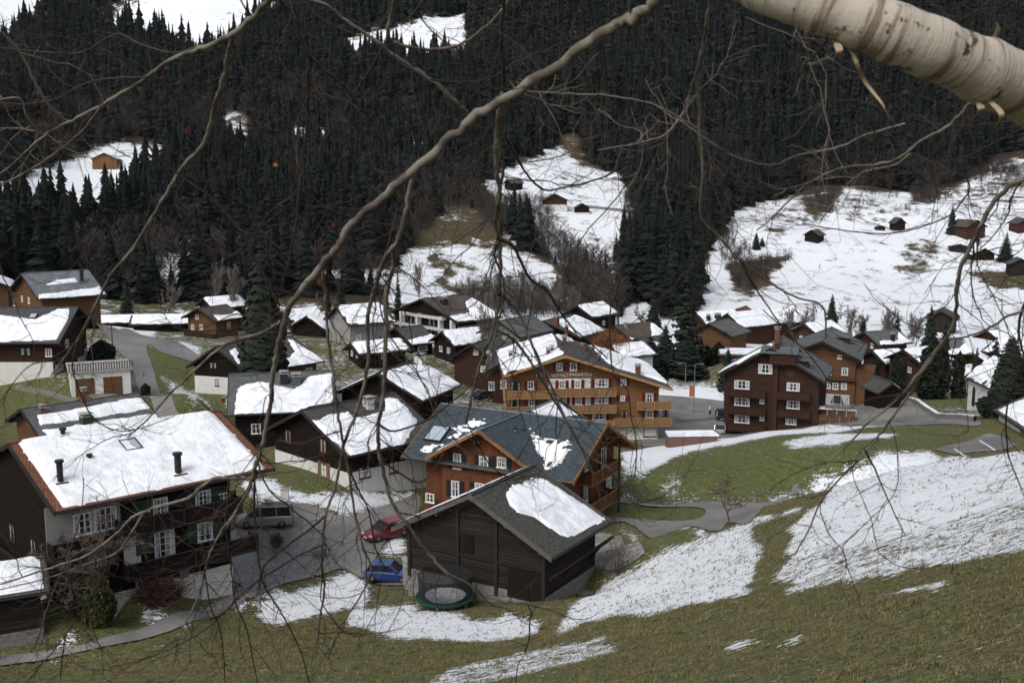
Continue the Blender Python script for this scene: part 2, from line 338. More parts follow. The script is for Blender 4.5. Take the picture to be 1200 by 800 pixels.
# fit the height divided by distance, so that near and far relief are smoothed alike
_den = _pts[:, 1]+15
_W = np.linalg.solve(_A, np.concatenate([(_pts[:, 2]-CZ)/_den, np.zeros(3)]))
def hgt(x, y):
    x = np.asarray(x, float); y = np.asarray(y, float); sh = np.broadcast(x, y).shape
    u, v = warp(x, y); u = np.broadcast_to(u, sh).ravel(); v = np.broadcast_to(v, sh).ravel(); out = np.zeros(len(u))
    for i in range(0, len(u), 40000):
        a = u[i:i+40000]; b = v[i:i+40000]
        K = _phi((a[:, None]-_U)**2+(b[:, None]-_V)**2)
        out[i:i+40000] = K @ _W[:_n]+_W[_n]+_W[_n+1]*a+_W[_n+2]*b
    xx = np.broadcast_to(x, sh).ravel(); yy = np.broadcast_to(y, sh).ravel()
    z = out*(yy+15)+CZ
    far = np.clip((yy-300)/400, 0, 1); z = z+far*((fbm(xx/90, yy/90, 3)-.5)*26)
    nr = np.clip((110-yy)/60, 0, 1)*np.clip((yy-8)/15, 0, 1); z = z+nr*((fbm(xx/3.5, yy/3.5, 9)-.5)*.35)
    return z.reshape(sh)
_cache = {}
def ground_many(P):
    """world points where the lines of sight through photo pixels meet the ground"""
    P = np.asarray(P, float); rr = np.array([ray(a, b) for a, b in P])
    ts = 12*np.exp(np.linspace(0, math.log(1500/12), 420))
    X = rr[:, None, 0]*ts; Y = rr[:, None, 1]*ts; Z = CZ+rr[:, None, 2]*ts
    D = Z-hgt(X, Y); out = []
    for i in range(len(P)):
        k = np.argmax(D[i] < 0) if (D[i] < 0).any() else len(ts)-1
        if k == 0: k = 1
        a, b = D[i, k-1], D[i, k]; f = a/(a-b) if a != b and D[i, k] < 0 else 1
        tt = ts[k-1]+(ts[k]-ts[k-1])*f
        out.append((rr[i, 0]*tt, rr[i, 1]*tt, CZ+rr[i, 2]*tt))
    return np.array(out)
def ground(px, py):
    p = ground_many([(px, py)])[0]; return float(p[0]), float(p[1]), float(hgt(p[0], p[1]))
def at_depth(px, d):                          # ground point under photo column px, d metres into the view
    x = (px-600)/F*d; y = d*CP; 
    for _ in range(3):
        z = float(hgt(x, y)); y = (d+(z-CZ)*SP)/CP
    return x, y, z
def gpoly(P):
    w = ground_many(P); return [(a, b) for a, b in zip(*warp(w[:, 0], w[:, 1]))]
# ground cover, outlines on the ground: (outline, snow cover, green, dirt)
SNOW = [
 ([(560,205),(600,195),(640,176),(662,165),(690,188),(737,213),(740,250),(730,300),(690,330),(640,285),(590,240)], .78, .3),
 ([(462,315),(478,292),(520,262),(560,262),(600,275),(650,310),(665,385),(470,385),(455,345)], .72, .4),
 ([(815,365),(825,300),(858,250),(930,228),(980,222),(1100,228),(1135,212),(1165,188),(1210,180),(1260,180),(1260,425),(700,425),(735,330),(790,380)], .82, .4),
 ([(870,255),(930,228),(980,222),(1100,228),(1135,212),(1165,188),(1260,180),(1260,250),(1150,262),(1050,248),(960,262),(900,275)], .66, .35),([(1165,188),(1260,180),(1260,235),(1150,240)], .56, .2),([(870,290),(950,262),(1040,262),(1100,285),(1000,300)], .84, .35),
 ([(-80,265),(0,212),(85,183),(160,165),(212,172),(150,205),(135,250),(115,262),(0,262)], .97, .2),
 ([(-60,40),(-60,-30),(70,-30),(45,14),(0,38)], .98, .2), ([(110,32),(180,-10),(310,-30),(320,8),(260,50),(240,60),(150,32)], .9, .2),
 ([(400,45),(470,30),(545,16),(545,55),(480,68),(400,60)], .92, .2), ([(470,140),(500,170),(505,195),(480,190)], .7, .2),
 ([(250,148),(275,125),(290,140),(300,170),(270,180)],.5,.2), ([(330,150),(400,150),(410,165),(340,170)], .85, .2),
 ([(200,280),(240,280),(250,330),(200,340),(180,300)], .7, .2), ([(375,315),(415,313),(418,324),(375,326)], .95, .2),([(423,313),(455,312),(456,330),(430,330)], .9, .2),
 ([(700,305),(720,315),(760,350),(800,380),(780,385),(730,350)], .8,.2),
 # brown and green patches inside the far meadows
 ([(848,312),(880,304),(935,298),(905,318),(878,345),(862,338)], .2, .1), ([(938,232),(985,222),(978,250),(948,252)], .15, .3),
 ([(1050,287),(1085,278),(1100,300),(1072,322),(1055,305)], .52, .6), ([(1060,205),(1095,190),(1092,238),(1068,240)], .1, .3),([(960,200),(1060,190),(1062,222),(970,222)], .35, .3),
 ([(1130,315),(1210,316),(1210,340),(1165,340)], .15, .7), ([(655,175),(664,148),(682,176),(735,205),(700,198)], .1, .4), ([(895,265),(915,262),(918,275),(900,278)], .4,.5),
 ([(478,292),(505,268),(520,238),(545,242),(575,262),(602,284),(560,291)], .22, .55), ([(508,298),(516,298),(548,345),(535,347),(520,325)], .1, .9), ([(515,300),(560,300),(575,325),(530,320)], .5, .5),
 ([(640,200),(690,205),(680,222),(650,222)], .62, .4),
 # village
 ([(775,452),(855,450),(850,470),(770,470)], .93, .4), ([(128,374),(225,372),(222,388),(140,388)], .8, .5),
 ([(203,399),(240,408),(233,418),(205,404)], .75, .7), ([(186,438),(238,462),(255,488),(222,476),(192,452)], .72, .8),
 ([(728,530),(767,523),(853,511),(957,498),(1040,497),(983,506),(862,519),(810,528),(784,536),(767,548),(728,550)], .97, .8),
 ([(912,520),(949,511),(1057,507),(1040,513),(983,521),(925,528)], .8, .8), ([(752,566),(797,556),(792,574)], .6, .7), ([(730,548),(760,552),(755,562),(730,560)],.7,.7),
 ([(945,560),(1001,546),(1087,527),(1102,536),(1053,551),(1001,565),(957,569)], .82, .7),
 ([(728,577),(823,582),(897,583),(960,568),(1045,556),(1045,561),(957,577),(897,588),(810,587),(728,582)], .78, .7),
 ([(728,614),(832,620),(832,625),(726,620)], .95, .7), ([(845,619),(870,611),(940,592),(950,594),(880,612)], .85, .7),
 ([(280,562),(320,560),(338,572),(354,578),(388,579),(440,577),(490,571),(490,578),(472,587),(432,601),(408,604),(388,599),(378,593),(340,590),(300,583)], .93, .7),
 ([(440,642),(476,620),(480,648),(445,652)], .97, .5),
 # near slope
 ([(1300,528),(1200,532),(1135,535),(1070,545),(1010,562),(966,588),(927,619),(920,650),(1010,640),(1100,615),(1200,590),(1300,570)], .86, .5),
 ([(920,648),(1010,638),(1100,613),(1200,588),(1300,568),(1300,630),(1200,642),(1140,654),(1070,663),(1010,676),(957,690),(912,703)], .64, .5),
 ([(888,610),(886,650),(884,690),(853,699),(767,717),(680,732),(650,748),(660,722),(706,679),(767,649),(823,627),(862,618)], .78, .5),
 ([(1040,693),(1105,681),(1108,687),(1060,695)], .8, .4), ([(850,758),(880,745),(890,750),(860,762)], .7, .4), ([(895,752),(950,740),(952,746),(905,757)], .55, .4),
 ([(498,803),(530,780),(600,765),(700,748),(725,762),(640,782),(560,803)], .62, .4),
 ([(292,716),(330,700),(380,674),(421,670),(440,690),(430,706),(390,719),(330,733),(308,726)], .87, .5),
 ([(406,714),(470,711),(560,721),(636,724),(628,743),(540,751),(450,746),(405,731)], .82, .5),
 ([(270,700),(333,683),(335,690),(290,712),(270,722)], .8, .5), ([(205,728),(262,706),(262,712),(208,735)], .6, .5),
 ([(56,748),(75,731),(98,738),(92,747),(66,754)], .9, .5), ([(158,716),(190,712),(203,722),(180,732),(165,730)], .68, .5),
]
SNOWP = [(gpoly(p), s, g) for p, s, g in SNOW]
LAWN = [([(-60,418),(40,432),(70,455),(98,462),(60,478),(-60,480)], .85), ([(140,400),(235,420),(262,470),(262,520),(200,520),(150,440)], .75),
 ([(725,588),(830,590),(826,606),(790,612),(723,610)], .95), ([(725,570),(735,548),(870,520),(1000,500),(1110,500),(1100,520),(1000,545),(930,580),(800,582)], .95),
 ([(320,562),(490,560),(490,582),(350,580)], .7), ([(700,612),(840,622),(830,650),(700,670)], .8), ([(0,700),(300,690),(300,745),(0,770)], .7), ([(1060,455),(1140,460),(1140,478),(1070,470)], .8)]
LAWNP = [(gpoly(p), g) for p, g in LAWN]
ROADS = [
 ('road', [(120,386),(142,385),(163,391),(228,413),(240,422),(228,424),(190,413),(176,404),(172,411),(181,437),(201,465),(217,489),(225,520),(190,520),(182,488),(175,466),(162,466),(106,466),(108,452),(152,450),(155,430),(138,410)], 'asphalt', 'narrow tarmac road forking between the left lawns'),
 ('road', [(300,600),(343,590),(365,591),(385,600),(415,604),(460,589),(490,579),(490,600),(476,612),(446,643),(441,662),(478,666),(480,684),(440,684),(420,676),(400,666),(377,673),(335,683),(305,696),(275,712),(258,720),(200,739),(130,756),(60,771),(0,780),(-60,790),(-60,778),(0,768),(60,761),(110,751),(180,731),(252,707),(285,690),(262,668),(262,620)], 'asphalt', 'patched tarmac yard and footpath between the chalets'),
 ('road', [(728,583),(810,589),(888,589),(925,580),(938,580),(924,585),(890,600),(853,612),(832,622),(745,617),(700,616),(700,606),(800,610),(826,602),(815,594),(740,590),(715,590)], 'asphalt', 'tarmac lane curling round the green island behind the barn'),
 ('road', [(740,468),(775,463),(850,470),(862,478),(1000,458),(1040,456),(1062,470),(1140,491),(1143,499),(1105,497),(1060,498),(1000,499),(955,497),(862,512),(800,509),(786,520),(745,520)], 'asphalt', 'village main road past the hotel and brown chalet'),
 ('parking_area', [(1096,527),(1140,515),(1163,508),(1190,520),(1175,527),(1150,529),(1110,533)], 'asphalt', 'small marked parking terrace by the white house'),
 ('paving', [(694,622),(728,628),(756,648),(726,668),(695,664)], 'paving', 'pale stone paving beside the dark barn'),
]
# terrain grid, fine inside the field of view, coarse around it
uu = np.concatenate([np.linspace(-1.3, -.56, 40)[:-1], np.linspace(-.56, .56, 860), np.linspace(.56, 1.3, 40)[1:]])
vv = np.concatenate([np.linspace(math.log(4.), math.log(22.), 90)[:-1], np.linspace(math.log(22.), math.log(1500.), 900)])
GU, GV = np.meshgrid(uu, vv)
GY = np.exp(GV)-15; GX = GU*(GY+15); GZ = hgt(GX, GY)
WU, WV = GU, 1.1*GV
base = np.where(GY < 150, 0.03, np.where(GY < 320, .38, .17)); snow = base.astype(float); green = np.full(GX.shape, .36); 
green = np.where((GY > 110), .45, green); green = np.where(GY > 330, .12, green)
for P, g in LAWNP:
    mk = pip(P, WU, WV); green[mk] = g; snow[mk] = np.minimum(snow[mk], .06)
_wa = .9+.6*np.clip((GY-150)/300, 0, 1); _k = 1/(GY+15)
_sc = np.where(GY < 150, 2.2, np.where(GY < 330, 5, 16.0))
WU2 = WU+(fbm(GX/_sc, GY/_sc, 21, 4)-.5)*_sc*.9*_k; WV2 = WV+1.1*(fbm(GX/_sc, GY/_sc, 33, 4)-.5)*_sc*1.6*_k
for P, s, g in SNOWP:
    mk = pip(P, WU2, WV2); snow[mk] = s; green[mk] = g
def blur(a, n):
    for _ in range(n):
        a = a.copy(); a[1:-1] = (a[:-2]+2*a[1:-1]+a[2:])/4; a[:, 1:-1] = (a[:, :-2]+2*a[:, 1:-1]+a[:, 2:])/4
    return a
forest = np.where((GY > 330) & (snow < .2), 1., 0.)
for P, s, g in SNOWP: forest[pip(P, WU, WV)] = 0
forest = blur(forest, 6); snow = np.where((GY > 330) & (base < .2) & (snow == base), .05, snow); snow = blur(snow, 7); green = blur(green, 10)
roadmask = np.zeros(GX.shape, bool); ROADP = []
for nm, P, mt, lb in ROADS:
    w_ = ground_many(P)[:, :2]; Pc = np.vstack([w_[-2:], w_, w_[:2]]); k_ = smooth_line(Pc, sub=4)[8:-8] if mt == 'asphalt' else w_
    k_ = k_[:-1] if mt == 'asphalt' else k_
    # keep corners from overshooting: pull the curve halfway to the plain outline
    ROADP.append(k_); roadmask |= pip([tuple(a) for a in k_], GX, GY)
GZt = GZ-np.where(roadmask, .12, 0)
nr_, nc_ = GX.shape
idx = np.arange(nr_*nc_).reshape(nr_, nc_)
quads = np.stack([idx[:-1, :-1], idx[:-1, 1:], idx[1:, 1:], idx[1:, :-1]], -1).reshape(-1, 4)
gm, t, b = newmat('alpine_ground', .95)
at_ = N(t, 'ShaderNodeAttribute', attribute_name='cover'); sp_ = N(t, 'ShaderNodeSeparateColor'); t.links.new(at_.outputs['Color'], sp_.inputs[0])
o_ = co(t); fl = mapping(t, o_, (1, 1, .4))
nA = noise(t, fl, .16, 5, .6); nB = noise(t, mapping(t, o_, (1.0, 1.7, .4), (0, 0, .35)), 1.15, 5, .65); nC = noise(t, mapping(t, o_, (1, 2.2, .5), (0, 0, .3)), 4.2, 3, .6)
geo = N(t, 'ShaderNodeNewGeometry')
sy = N(t, 'ShaderNodeSeparateXYZ'); t.links.new(o_, sy.inputs[0])
farf = sstep(t, sy.outputs[1], 130, 330)
near_n = mth(t, 'MULTIPLY_ADD', mth(t, 'ADD', mth(t, 'MULTIPLY', nA, .15), mth(t, 'ADD', mth(t, 'MULTIPLY', nB, .40), mth(t, 'MULTIPLY', nC, .45))), 1.35, -.175)
far_n = mth(t, 'MULTIPLY_ADD', mth(t, 'ADD', mth(t, 'MULTIPLY', nA, .40), mth(t, 'ADD', mth(t, 'MULTIPLY', noise(t, fl, .035, 4), .2), mth(t, 'MULTIPLY', noise(t, mapping(t, o_, (1, 3, 1)), .55, 4, .7), .40))), 1.3, -.15)
mv = N(t, 'ShaderNodeMix'); t.links.new(farf, mv.inputs[0]); t.links.new(near_n, mv.inputs[2]); t.links.new(far_n, mv.inputs[3])
thr = mth(t, 'SUBTRACT', 1.0, sp_.outputs[0])
thr2 = mth(t, 'MULTIPLY_ADD', thr, .32, .34)
sm = sstep(t, mth(t, 'SUBTRACT', mv.outputs[0], thr2), -.014, .02)
gn = noise(t, o_, .5, 5); gf = noise(t, mapping(t, o_, (1, 1, .3)), 7, 4, .7); gs = noise(t, mapping(t, o_, (1, 2, 1), (0, 0, .3)), 1.6, 4, .7)
gg = mth(t, 'ADD', mth(t, 'MULTIPLY', mth(t, 'SUBTRACT', gn, .5), 1.3), sp_.outputs[1], clamp=True)
grass = mix(t, gg, mix(t, sstep(t, gs, .3, .7), (.095, .070, .034), (.23, .185, .088)), mix(t, sstep(t, gs, .3, .7), (.078, .100, .026), (.160, .185, .060)))
grass = mix(t, mth(t, 'MULTIPLY', sstep(t, gf, .42, .62), .7), grass, (.030, .029, .013))
grass = mix(t, mth(t, 'MULTIPLY', sstep(t, noise(t, o_, 3.1, 4, .7), .56, .7), .5), grass, (.26, .215, .11))
farg = mix(t, sp_.outputs[1], mix(t, nB, (.045, .030, .018), (.10, .068, .04)), mix(t, nB, (.052, .047, .020), (.09, .082, .032)))
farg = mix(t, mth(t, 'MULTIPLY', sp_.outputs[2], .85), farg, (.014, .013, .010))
grass = mix(t, sstep(t, sy.outputs[1], 200, 380), grass, farg)
t.links.new(mix(t, sm, grass, mix(t, nB, (.78, .81, .86), (.87, .89, .92))), b.inputs['Base Color'])
t.links.new(mth(t, 'MULTIPLY_ADD', sm, -.3, .95), b.inputs['Roughness'])
bump(t, b, mth(t, 'ADD', mth(t, 'MULTIPLY', sm, .7), mth(t, 'ADD', mth(t, 'MULTIPLY', gf, 1.0), mth(t, 'MULTIPLY', gs, 1.3))), .8, .2)
tm = np_mesh('hillside', np.stack([GX, GY, GZt], -1).reshape(-1, 3), quads, gm, smooth=True)
ca = tm.color_attributes.new('cover', 'FLOAT_COLOR', 'POINT')
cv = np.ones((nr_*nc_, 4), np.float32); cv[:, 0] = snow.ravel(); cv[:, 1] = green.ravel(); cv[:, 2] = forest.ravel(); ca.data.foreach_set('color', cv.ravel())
terrain = link(bpy.data.objects.new('ground', tm)); tag(terrain, 'alpine ground of brown grass and snow patches rising to the far slope', kind='structure')
def drape(name, P, mat, lift=.035, step=1.0):
    """flat cover laid on the ground inside outline P (world xy)"""
    pts = []; n = len(P)
    for i in range(n):
        a = np.array(P[i][:2]); c = np.array(P[(i+1) % n][:2]); k = max(1, int(np.linalg.norm(c-a)/step))
        for j in range(k): pts.append(a+(c-a)*j/k)
    nb = len(pts); A = np.array(pts); x0, y0 = A.min(0); x1, y1 = A.max(0)
    gx, gy = np.meshgrid(np.arange(x0, x1, step), np.arange(y0, y1, step)); gx = gx.ravel(); gy = gy.ravel()
    Pt = [tuple(p) for p in A]; mk = sdist(Pt, gx, gy) > step*.4
    allp = [Vector(p) for p in Pt]+[Vector((a, c)) for a, c in zip(gx[mk], gy[mk])]
    vco, _, tri, _, _, _ = delaunay_2d_cdt(allp, [], [list(range(nb))], 1, 1e-4)
    V = np.array([(p.x, p.y) for p in vco]); Z = hgt(V[:, 0], V[:, 1])+lift
    f = [list(q) for q in tri]
    uv = [(V[i, 0], V[i, 1]) for q in f for i in q]
    me = np_mesh(name, np.column_stack([V, Z]), f, mat, uv, smooth=True)
    return link(bpy.data.objects.new(name, me))
for (nm, P, mt, lb), w_ in zip(ROADS, ROADP):
    tag(drape(nm, w_, M[mt]), lb, kind='structure')
M['patch'] = plain('fresh_tarmac_patch', (.11, .106, .10), .8, .3, 2)
for lb, P in (('dark rectangular tarmac repair in the yard', [(364,647),(379,643),(387,652),(372,657)]), ('darker tarmac band across the hotel road', [(790,492),(845,487),(846,490),(792,496)]), ('worn dark tarmac strip on the forked road', [(150,440),(158,438),(170,466),(162,468)])):
    tag(drape('road_patch', ground_many(P)[:, :2], M['patch'], .039, .8), lb, kind='structure')
# ------------------------------------------------------------------ houses
class House:
    def __init__(s, root, q, oe, og, wall, roof, trim, part=0):
        s.root = root; s.cx, s.cy, s.th, s.W, s.L, s.ze, s.rise, s.zg, xr = q; s.xr = xr*s.W
        s.oe, s.og = oe, og; s.h = s.ze+s.rise; s.pl = s.rise/(s.W/2); s.wall, s.roof, s.trim = wall, roof, trim
        s.c, s.s = math.cos(s.th), math.sin(s.th); s.rz = root['_th'] if '_th' in root.keys() else s.th
        s.off = 0.0
        # matrix from this roof's frame to the root's frame
        d = s.th-root['_th']; s.M = Matrix.Rotation(d, 4, 'Z')
        og0, og1 = og if isinstance(og, tuple) else (og, og)
        s.fx = [-s.W/2+oe, s.W/2-oe]; s.fy = [-s.L/2+og0, s.L/2-og1]
    def z_top(s, x): return s.h-s.pl*abs(x-s.xr)
    def add(s, mb, name, mats, parent=None, smooth=False):
        if s.M != Matrix.Identity(4):
            mb.v = [tuple(s.M @ Vector(p)) for p in mb.v]
        return mb.build(name, mats, parent or s.root, smooth)
    def toworld(s, x, y, z): return (s.cx+s.c*x-s.s*y, s.cy+s.s*x+s.c*y, s.zg+z)
    def rayl(s, px, py):
        r = ray(px, py); o = np.array([-s.cx, -s.cy, CZ-s.zg])
        f = lambda a: np.array([s.c*a[0]+s.s*a[1], -s.s*a[0]+s.c*a[1], a[2]])
        return f(o), f(r)
    def onroof(s, side, px, py):                      # (along ridge y, plan distance from ridge)
        o, r = s.rayl(px, py); sg = 1 if side == 'R' else -1
        # z = h - pl*sg*(x-xr)
        t = (s.h-s.pl*sg*(o[0]-s.xr)-o[2])/(r[2]+s.pl*sg*r[0]); p = o+r*t
        return p[1], sg*(p[0]-s.xr)
    def onwall(s, side, px, py, off=0.):              # (along wall, height)
        o, r = s.rayl(px, py)
        if side in 'FB':
            y = s.fy[0]-off if side == 'F' else s.fy[1]+off; t = (y-o[1])/r[1]; p = o+r*t; return p[0], p[2]
        x = s.fx[0]-off if side == 'L' else s.fx[1]+off; t = (x-o[0])/r[0]; p = o+r*t; return p[1], p[2]
    def wp(s, side, a, z, off=0.):                    # wall coordinates -> local point
        if side == 'F': return (a, s.fy[0]-off, z)
        if side == 'B': return (a, s.fy[1]+off, z)
        if side == 'L': return (s.fx[0]-off, a, z)
        return (s.fx[1]+off, a, z)
    def side_M(s, side, a, z):                        # frame on a wall: x right, y into the wall, z up
        r = {'F': 0, 'B': math.pi, 'L': -math.pi/2, 'R': math.pi/2}[side]
        return s.M @ Matrix.Translation(s.wp(side, a, z)) @ Matrix.Rotation(r, 4, 'Z')
    def body(s, base=None, deep=2.5, zb=None):
        x0, x1 = s.fx; y0, y1 = s.fy; t = .2; zb = -deep if zb is None else zb
        mb = MB(); zt = lambda x: s.z_top(x)-t
        for y, fl in ((y0, 0), (y1, 1)):
            p = [(x0, y, zb), (x1, y, zb), (x1, y, zt(x1)), (s.xr, y, zt(s.xr)), (x0, y, zt(x0))]
            mb.face(p if not fl else p[::-1], [(a[0], a[2]) for a in (p if not fl else p[::-1])])
        for x, fl in ((x0, 1), (x1, 0)):
            p = [(x, y0, zb), (x, y1, zb), (x, y1, zt(x)), (x, y0, zt(x))]
            mb.face(p if not fl else p[::-1], [(a[1], a[2]) for a in (p if not fl else p[::-1])])
        s.add(mb, 'wall', s.wall)
        if base:
            e = .05; mb = MB(); mb.box(x0-e, x1+e, y0-e, y1+e, -deep-.01, base[1]); s.add(mb, 'plinth', base[0])
    def mkroof(s, detail=1, seam=None):
        a, b_ = -s.L/2, s.L/2; t = .2; mb = MB()
        for sg in (-1, 1):
            xe = sg*s.W/2; l = math.hypot(xe-s.xr, s.z_top(xe)-s.h)
            P = [(s.xr, a, s.h), (xe, a, s.z_top(xe)), (xe, b_, s.z_top(xe)), (s.xr, b_, s.h)]
            if sg < 0: P = P[::-1]; uv = [(b_, 0), (b_, l), (a, l), (a, 0)]
            else: uv = [(a, 0), (a, l), (b_, l), (b_, 0)]
            mb.face(P, uv, 0)
            Q = [(p[0], p[1], p[2]-t) for p in P][::-1]; mb.face(Q, [(p[0], p[1]) for p in Q], 1)
            z = s.z_top(xe); e = [(xe, a, z-t), (xe, b_, z-t), (xe, b_, z), (xe, a, z)]
            mb.face(e if sg > 0 else e[::-1], None, 1)
        for y in (a, b_):
            for sg in (-1, 1):
                xe = sg*s.W/2; e = [(s.xr, y, s.h), (s.xr, y, s.h-t), (xe, y, s.z_top(xe)-t), (xe, y, s.z_top(xe))]
                mb.face(e, None, 1)
        s.add(mb, 'roof', [s.roof, s.trim])
        for y, d in ((a, -1), (b_, 1)):
            mb = MB(); y0, y1 = (y-.09, y-.004) if d < 0 else (y+.004, y+.09)
            for sg in (-1, 1):
                xe = sg*(s.W/2+.02); zt = s.h-s.pl*abs(xe-s.xr)
                p = [(s.xr, y0, s.h+.05), (s.xr, y0, s.h-.3), (xe, y0, zt-.3), (xe, y0, zt+.05)]
                mb.poly(p, (0, y1-y0, 0))
            s.add(mb, 'bargeboard', s.trim)
        mb = MB()
        if detail:
            mb.box(s.xr-.16, s.xr+.16, a, b_, s.h-.02, s.h+.07); s.add(mb, 'ridge_cap', s.roof if detail < 2 else M['zinc'])
            for sg in (-1, 1):
                mb = MB(); x = sg*(s.W/2+.07); z = s.z_top(sg*s.W/2)-.13
                mb.tube([(x, a, z), (x, b_, z)], [.07, .07], 6); s.add(mb, 'gutter', M['blackmetal'])
            for y0, y1 in ((a+.05, s.fy[0]), (s.fy[1], b_-.05)):
                for x in (s.xr, (s.xr+s.fx[0])/2, (s.xr+s.fx[1])/2, s.fx[0]+.1, s.fx[1]-.1):
                    mb = MB(); z = s.z_top(x)-.24; mb.box(x-.09, x+.09, y0, y1, z-.26, z); s.add(mb, 'purlin', s.trim)
    def snow(s, side, P=None, amp=.3, th=.16, step=None, margin=(.25, .25), rows=None, seed=0, fade=0):
        sg = 1 if side == 'R' else -1; half = (s.W/2-s.xr) if sg > 0 else (s.W/2+s.xr)
        a, b_ = -s.L/2+.04, s.L/2-.04; step = step or (.16 if s.cy < 115 else .22)
        if P is None: Q = [(a+margin[0], -5), (b_-margin[0], -5), (b_-margin[0], half-margin[1]), (a+margin[0], half-margin[1])]
        else:
            Q = [s.onroof(side, *p) for p in P]
        ny = int((b_-a)/step)+1; nx = int(half/step)+1
        Y, X = np.meshgrid(np.linspace(a, b_, ny), np.linspace(.05, half-.02, nx), indexing='ij')
        f = sdist(Q, Y, X); sc = 1/amp/2.2 if amp else 1; sd = seed+int(abs(s.cx)*7)
        nz = (fbm(Y*.9, X*.9, sd, 5)-.5)*2+(fbm(Y*4, X*4, sd+9, 2)-.5)*.5
        f = f+nz*amp
        if rows: # snow melting back between the tile rows
            f = f-np.where(np.abs(((X/rows) % 1)-.5) > .30, fade*(1.0+0*X), 0)*np.clip(1.5-f, 0, 1)
        if fade: f = f-np.where(vnoise(Y*2.6, X*2.6, sd+31) > .52, 1.1, 0)*np.clip(1.25-f*.55, 0, 1)
        hh = np.clip(f/.5, 0, 1); hh = hh*hh*(3-2*hh)*th*(.72+.5*fbm(Y*.8, X*.8, sd+5, 3))
        keep = f > 0; Z = s.h-s.pl*X+np.where(keep, .015+hh, -.04)
        XX = s.xr+sg*X; idx = np.arange(ny*nx).reshape(ny, nx)
        fc = keep[:-1, :-1] | keep[1:, :-1] | keep[1:, 1:] | keep[:-1, 1:]
        q = np.stack([idx[:-1, :-1], idx[1:, :-1], idx[1:, 1:], idx[:-1, 1:]], -1)[fc]
        if sg > 0: q = q[:, ::-1]
        if not len(q): return
        V = np.stack([XX, Y, Z], -1).reshape(-1, 3)
        used = np.unique(q); remap = np.zeros(len(V), int); remap[used] = np.arange(len(used)); V = V[used]; q = remap[q]
        if s.M != Matrix.Identity(4): V = V @ np.array(s.M.to_3x3()).T
        me = np_mesh('snow_cover', V, np.ascontiguousarray(q), M['snow'], smooth=True)
        link(bpy.data.objects.new('snow_cover', me), s.root)
    def window(s, side, px, py, w_, h_, shut=None, fr='frame_white', cols=2, rows_=2, off=0., sw=.5):
        a, z = s.onwall(side, px, py, off); s.window_at(side, a, z, w_, h_, shut, fr, cols, rows_, off, sw)
    def window_at(s, side, a, z, w_, h_, shut=None, fr='frame_white', cols=2, rows_=2, off=0., sw=.5):
        fm, pm, sm = window_mesh(round(w_, 1), round(h_, 1), shut, fr, cols, rows_, sw)
        o = bpy.data.objects.new('window', fm); link(o, s.root)
        o.matrix_local = s.side_M(side, a, z) @ Matrix.Translation((0, -off, 0))
        link(bpy.data.objects.new('pane', pm), o)
        if sm:
            for k in (-1, 1):
                p = link(bpy.data.objects.new('shutter', sm), o); p.location = (k*(round(w_, 1)/2+sw/2+.05), 0, 0)
    def panel(s, side, x0, y0, x1, y1, mat, name='wall_panel', off=.04, M_=None):
        a0, z1 = s.onwall(side, x0, y0); a1, z0 = s.onwall(side, x1, y1)
        s.panel_at(side, a0, a1, z0, z1, mat, name, off)
    def panel_at(s, side, a0, a1, z0, z1, mat, name='wall_panel', off=.04):
        mb = MB(); lo, hi = min(a0, a1), max(a0, a1)
        p = [s.wp(side, lo, z0, -.05), s.wp(side, hi, z0, -.05), s.wp(side, hi, z1, -.05), s.wp(side, lo, z1, -.05)]
        n = Vector(s.wp(side, 0, 0, 1))-Vector(s.wp(side, 0, 0, 0)); mb.poly(p, tuple(n*(off+.05))); s.add(mb, name, mat)
    def balcony(s, side, p0, p1, hr=1.05, depth=1.3, rail=None, floor=None, gaps=False, extra=None):
        """p0, p1: photo positions of the two ends of the top rail"""
        a0, z0 = s.onwall(side, *p0, depth); a1, z1 = s.onwall(side, *p1, depth); z = (z0+z1)/2-hr
        s.balcony_at(side, min(a0, a1), max(a0, a1), z, hr, depth, rail, floor)
    def balcony_at(s, side, lo, hi, z, hr=1.05, depth=1.3, rail=None, floor=None, ends=True):
        rail = rail or M['rail_honey']; floor = floor or s.trim
        b = MB(); F_ = lambda a, zz, o: Vector(s.wp(side, a, zz, o)); n = F_(0, 0, 1)-F_(0, 0, 0); u = F_(1, 0, 0)-F_(0, 0, 0)
        def bx(mb, a0, a1, o0, o1, z0, z1):
            p = [F_(a0, z0, o0), F_(a1, z0, o0), F_(a1, z0, o1), F_(a0, z0, o1)]; mb.poly([tuple(q) for q in p], (0, 0, z1-z0))
        bx(b, lo, hi, .02, depth, z-.16, z); root = s.add(b, 'balcony', floor)
        r = MB(); bx(r, lo, hi, depth-.05, depth, z+.06, z+hr-.08)
        if ends:
            bx(r, lo, lo+.05, .05, depth-.06, z+.06, z+hr-.08); bx(r, hi-.05, hi, .05, depth-.06, z+.06, z+hr-.08)
        # boards need wall-like uvs
        r.uv = [((p[0]+p[1]), p[2]) for p in r.v]
        s.add(r, 'railing', rail, root)
        h_ = MB(); bx(h_, lo-.04, hi+.04, depth-.1, depth+.05, z+hr-.07, z+hr)
        k = max(1, int((hi-lo)/2.2))
        for i in range(k+1):
            a = lo+(hi-lo)*i/k; bx(h_, a-.05, a+.05, depth+.004, depth+.07, z-.1, z+hr-.08)
        s.add(h_, 'handrail', floor, root)
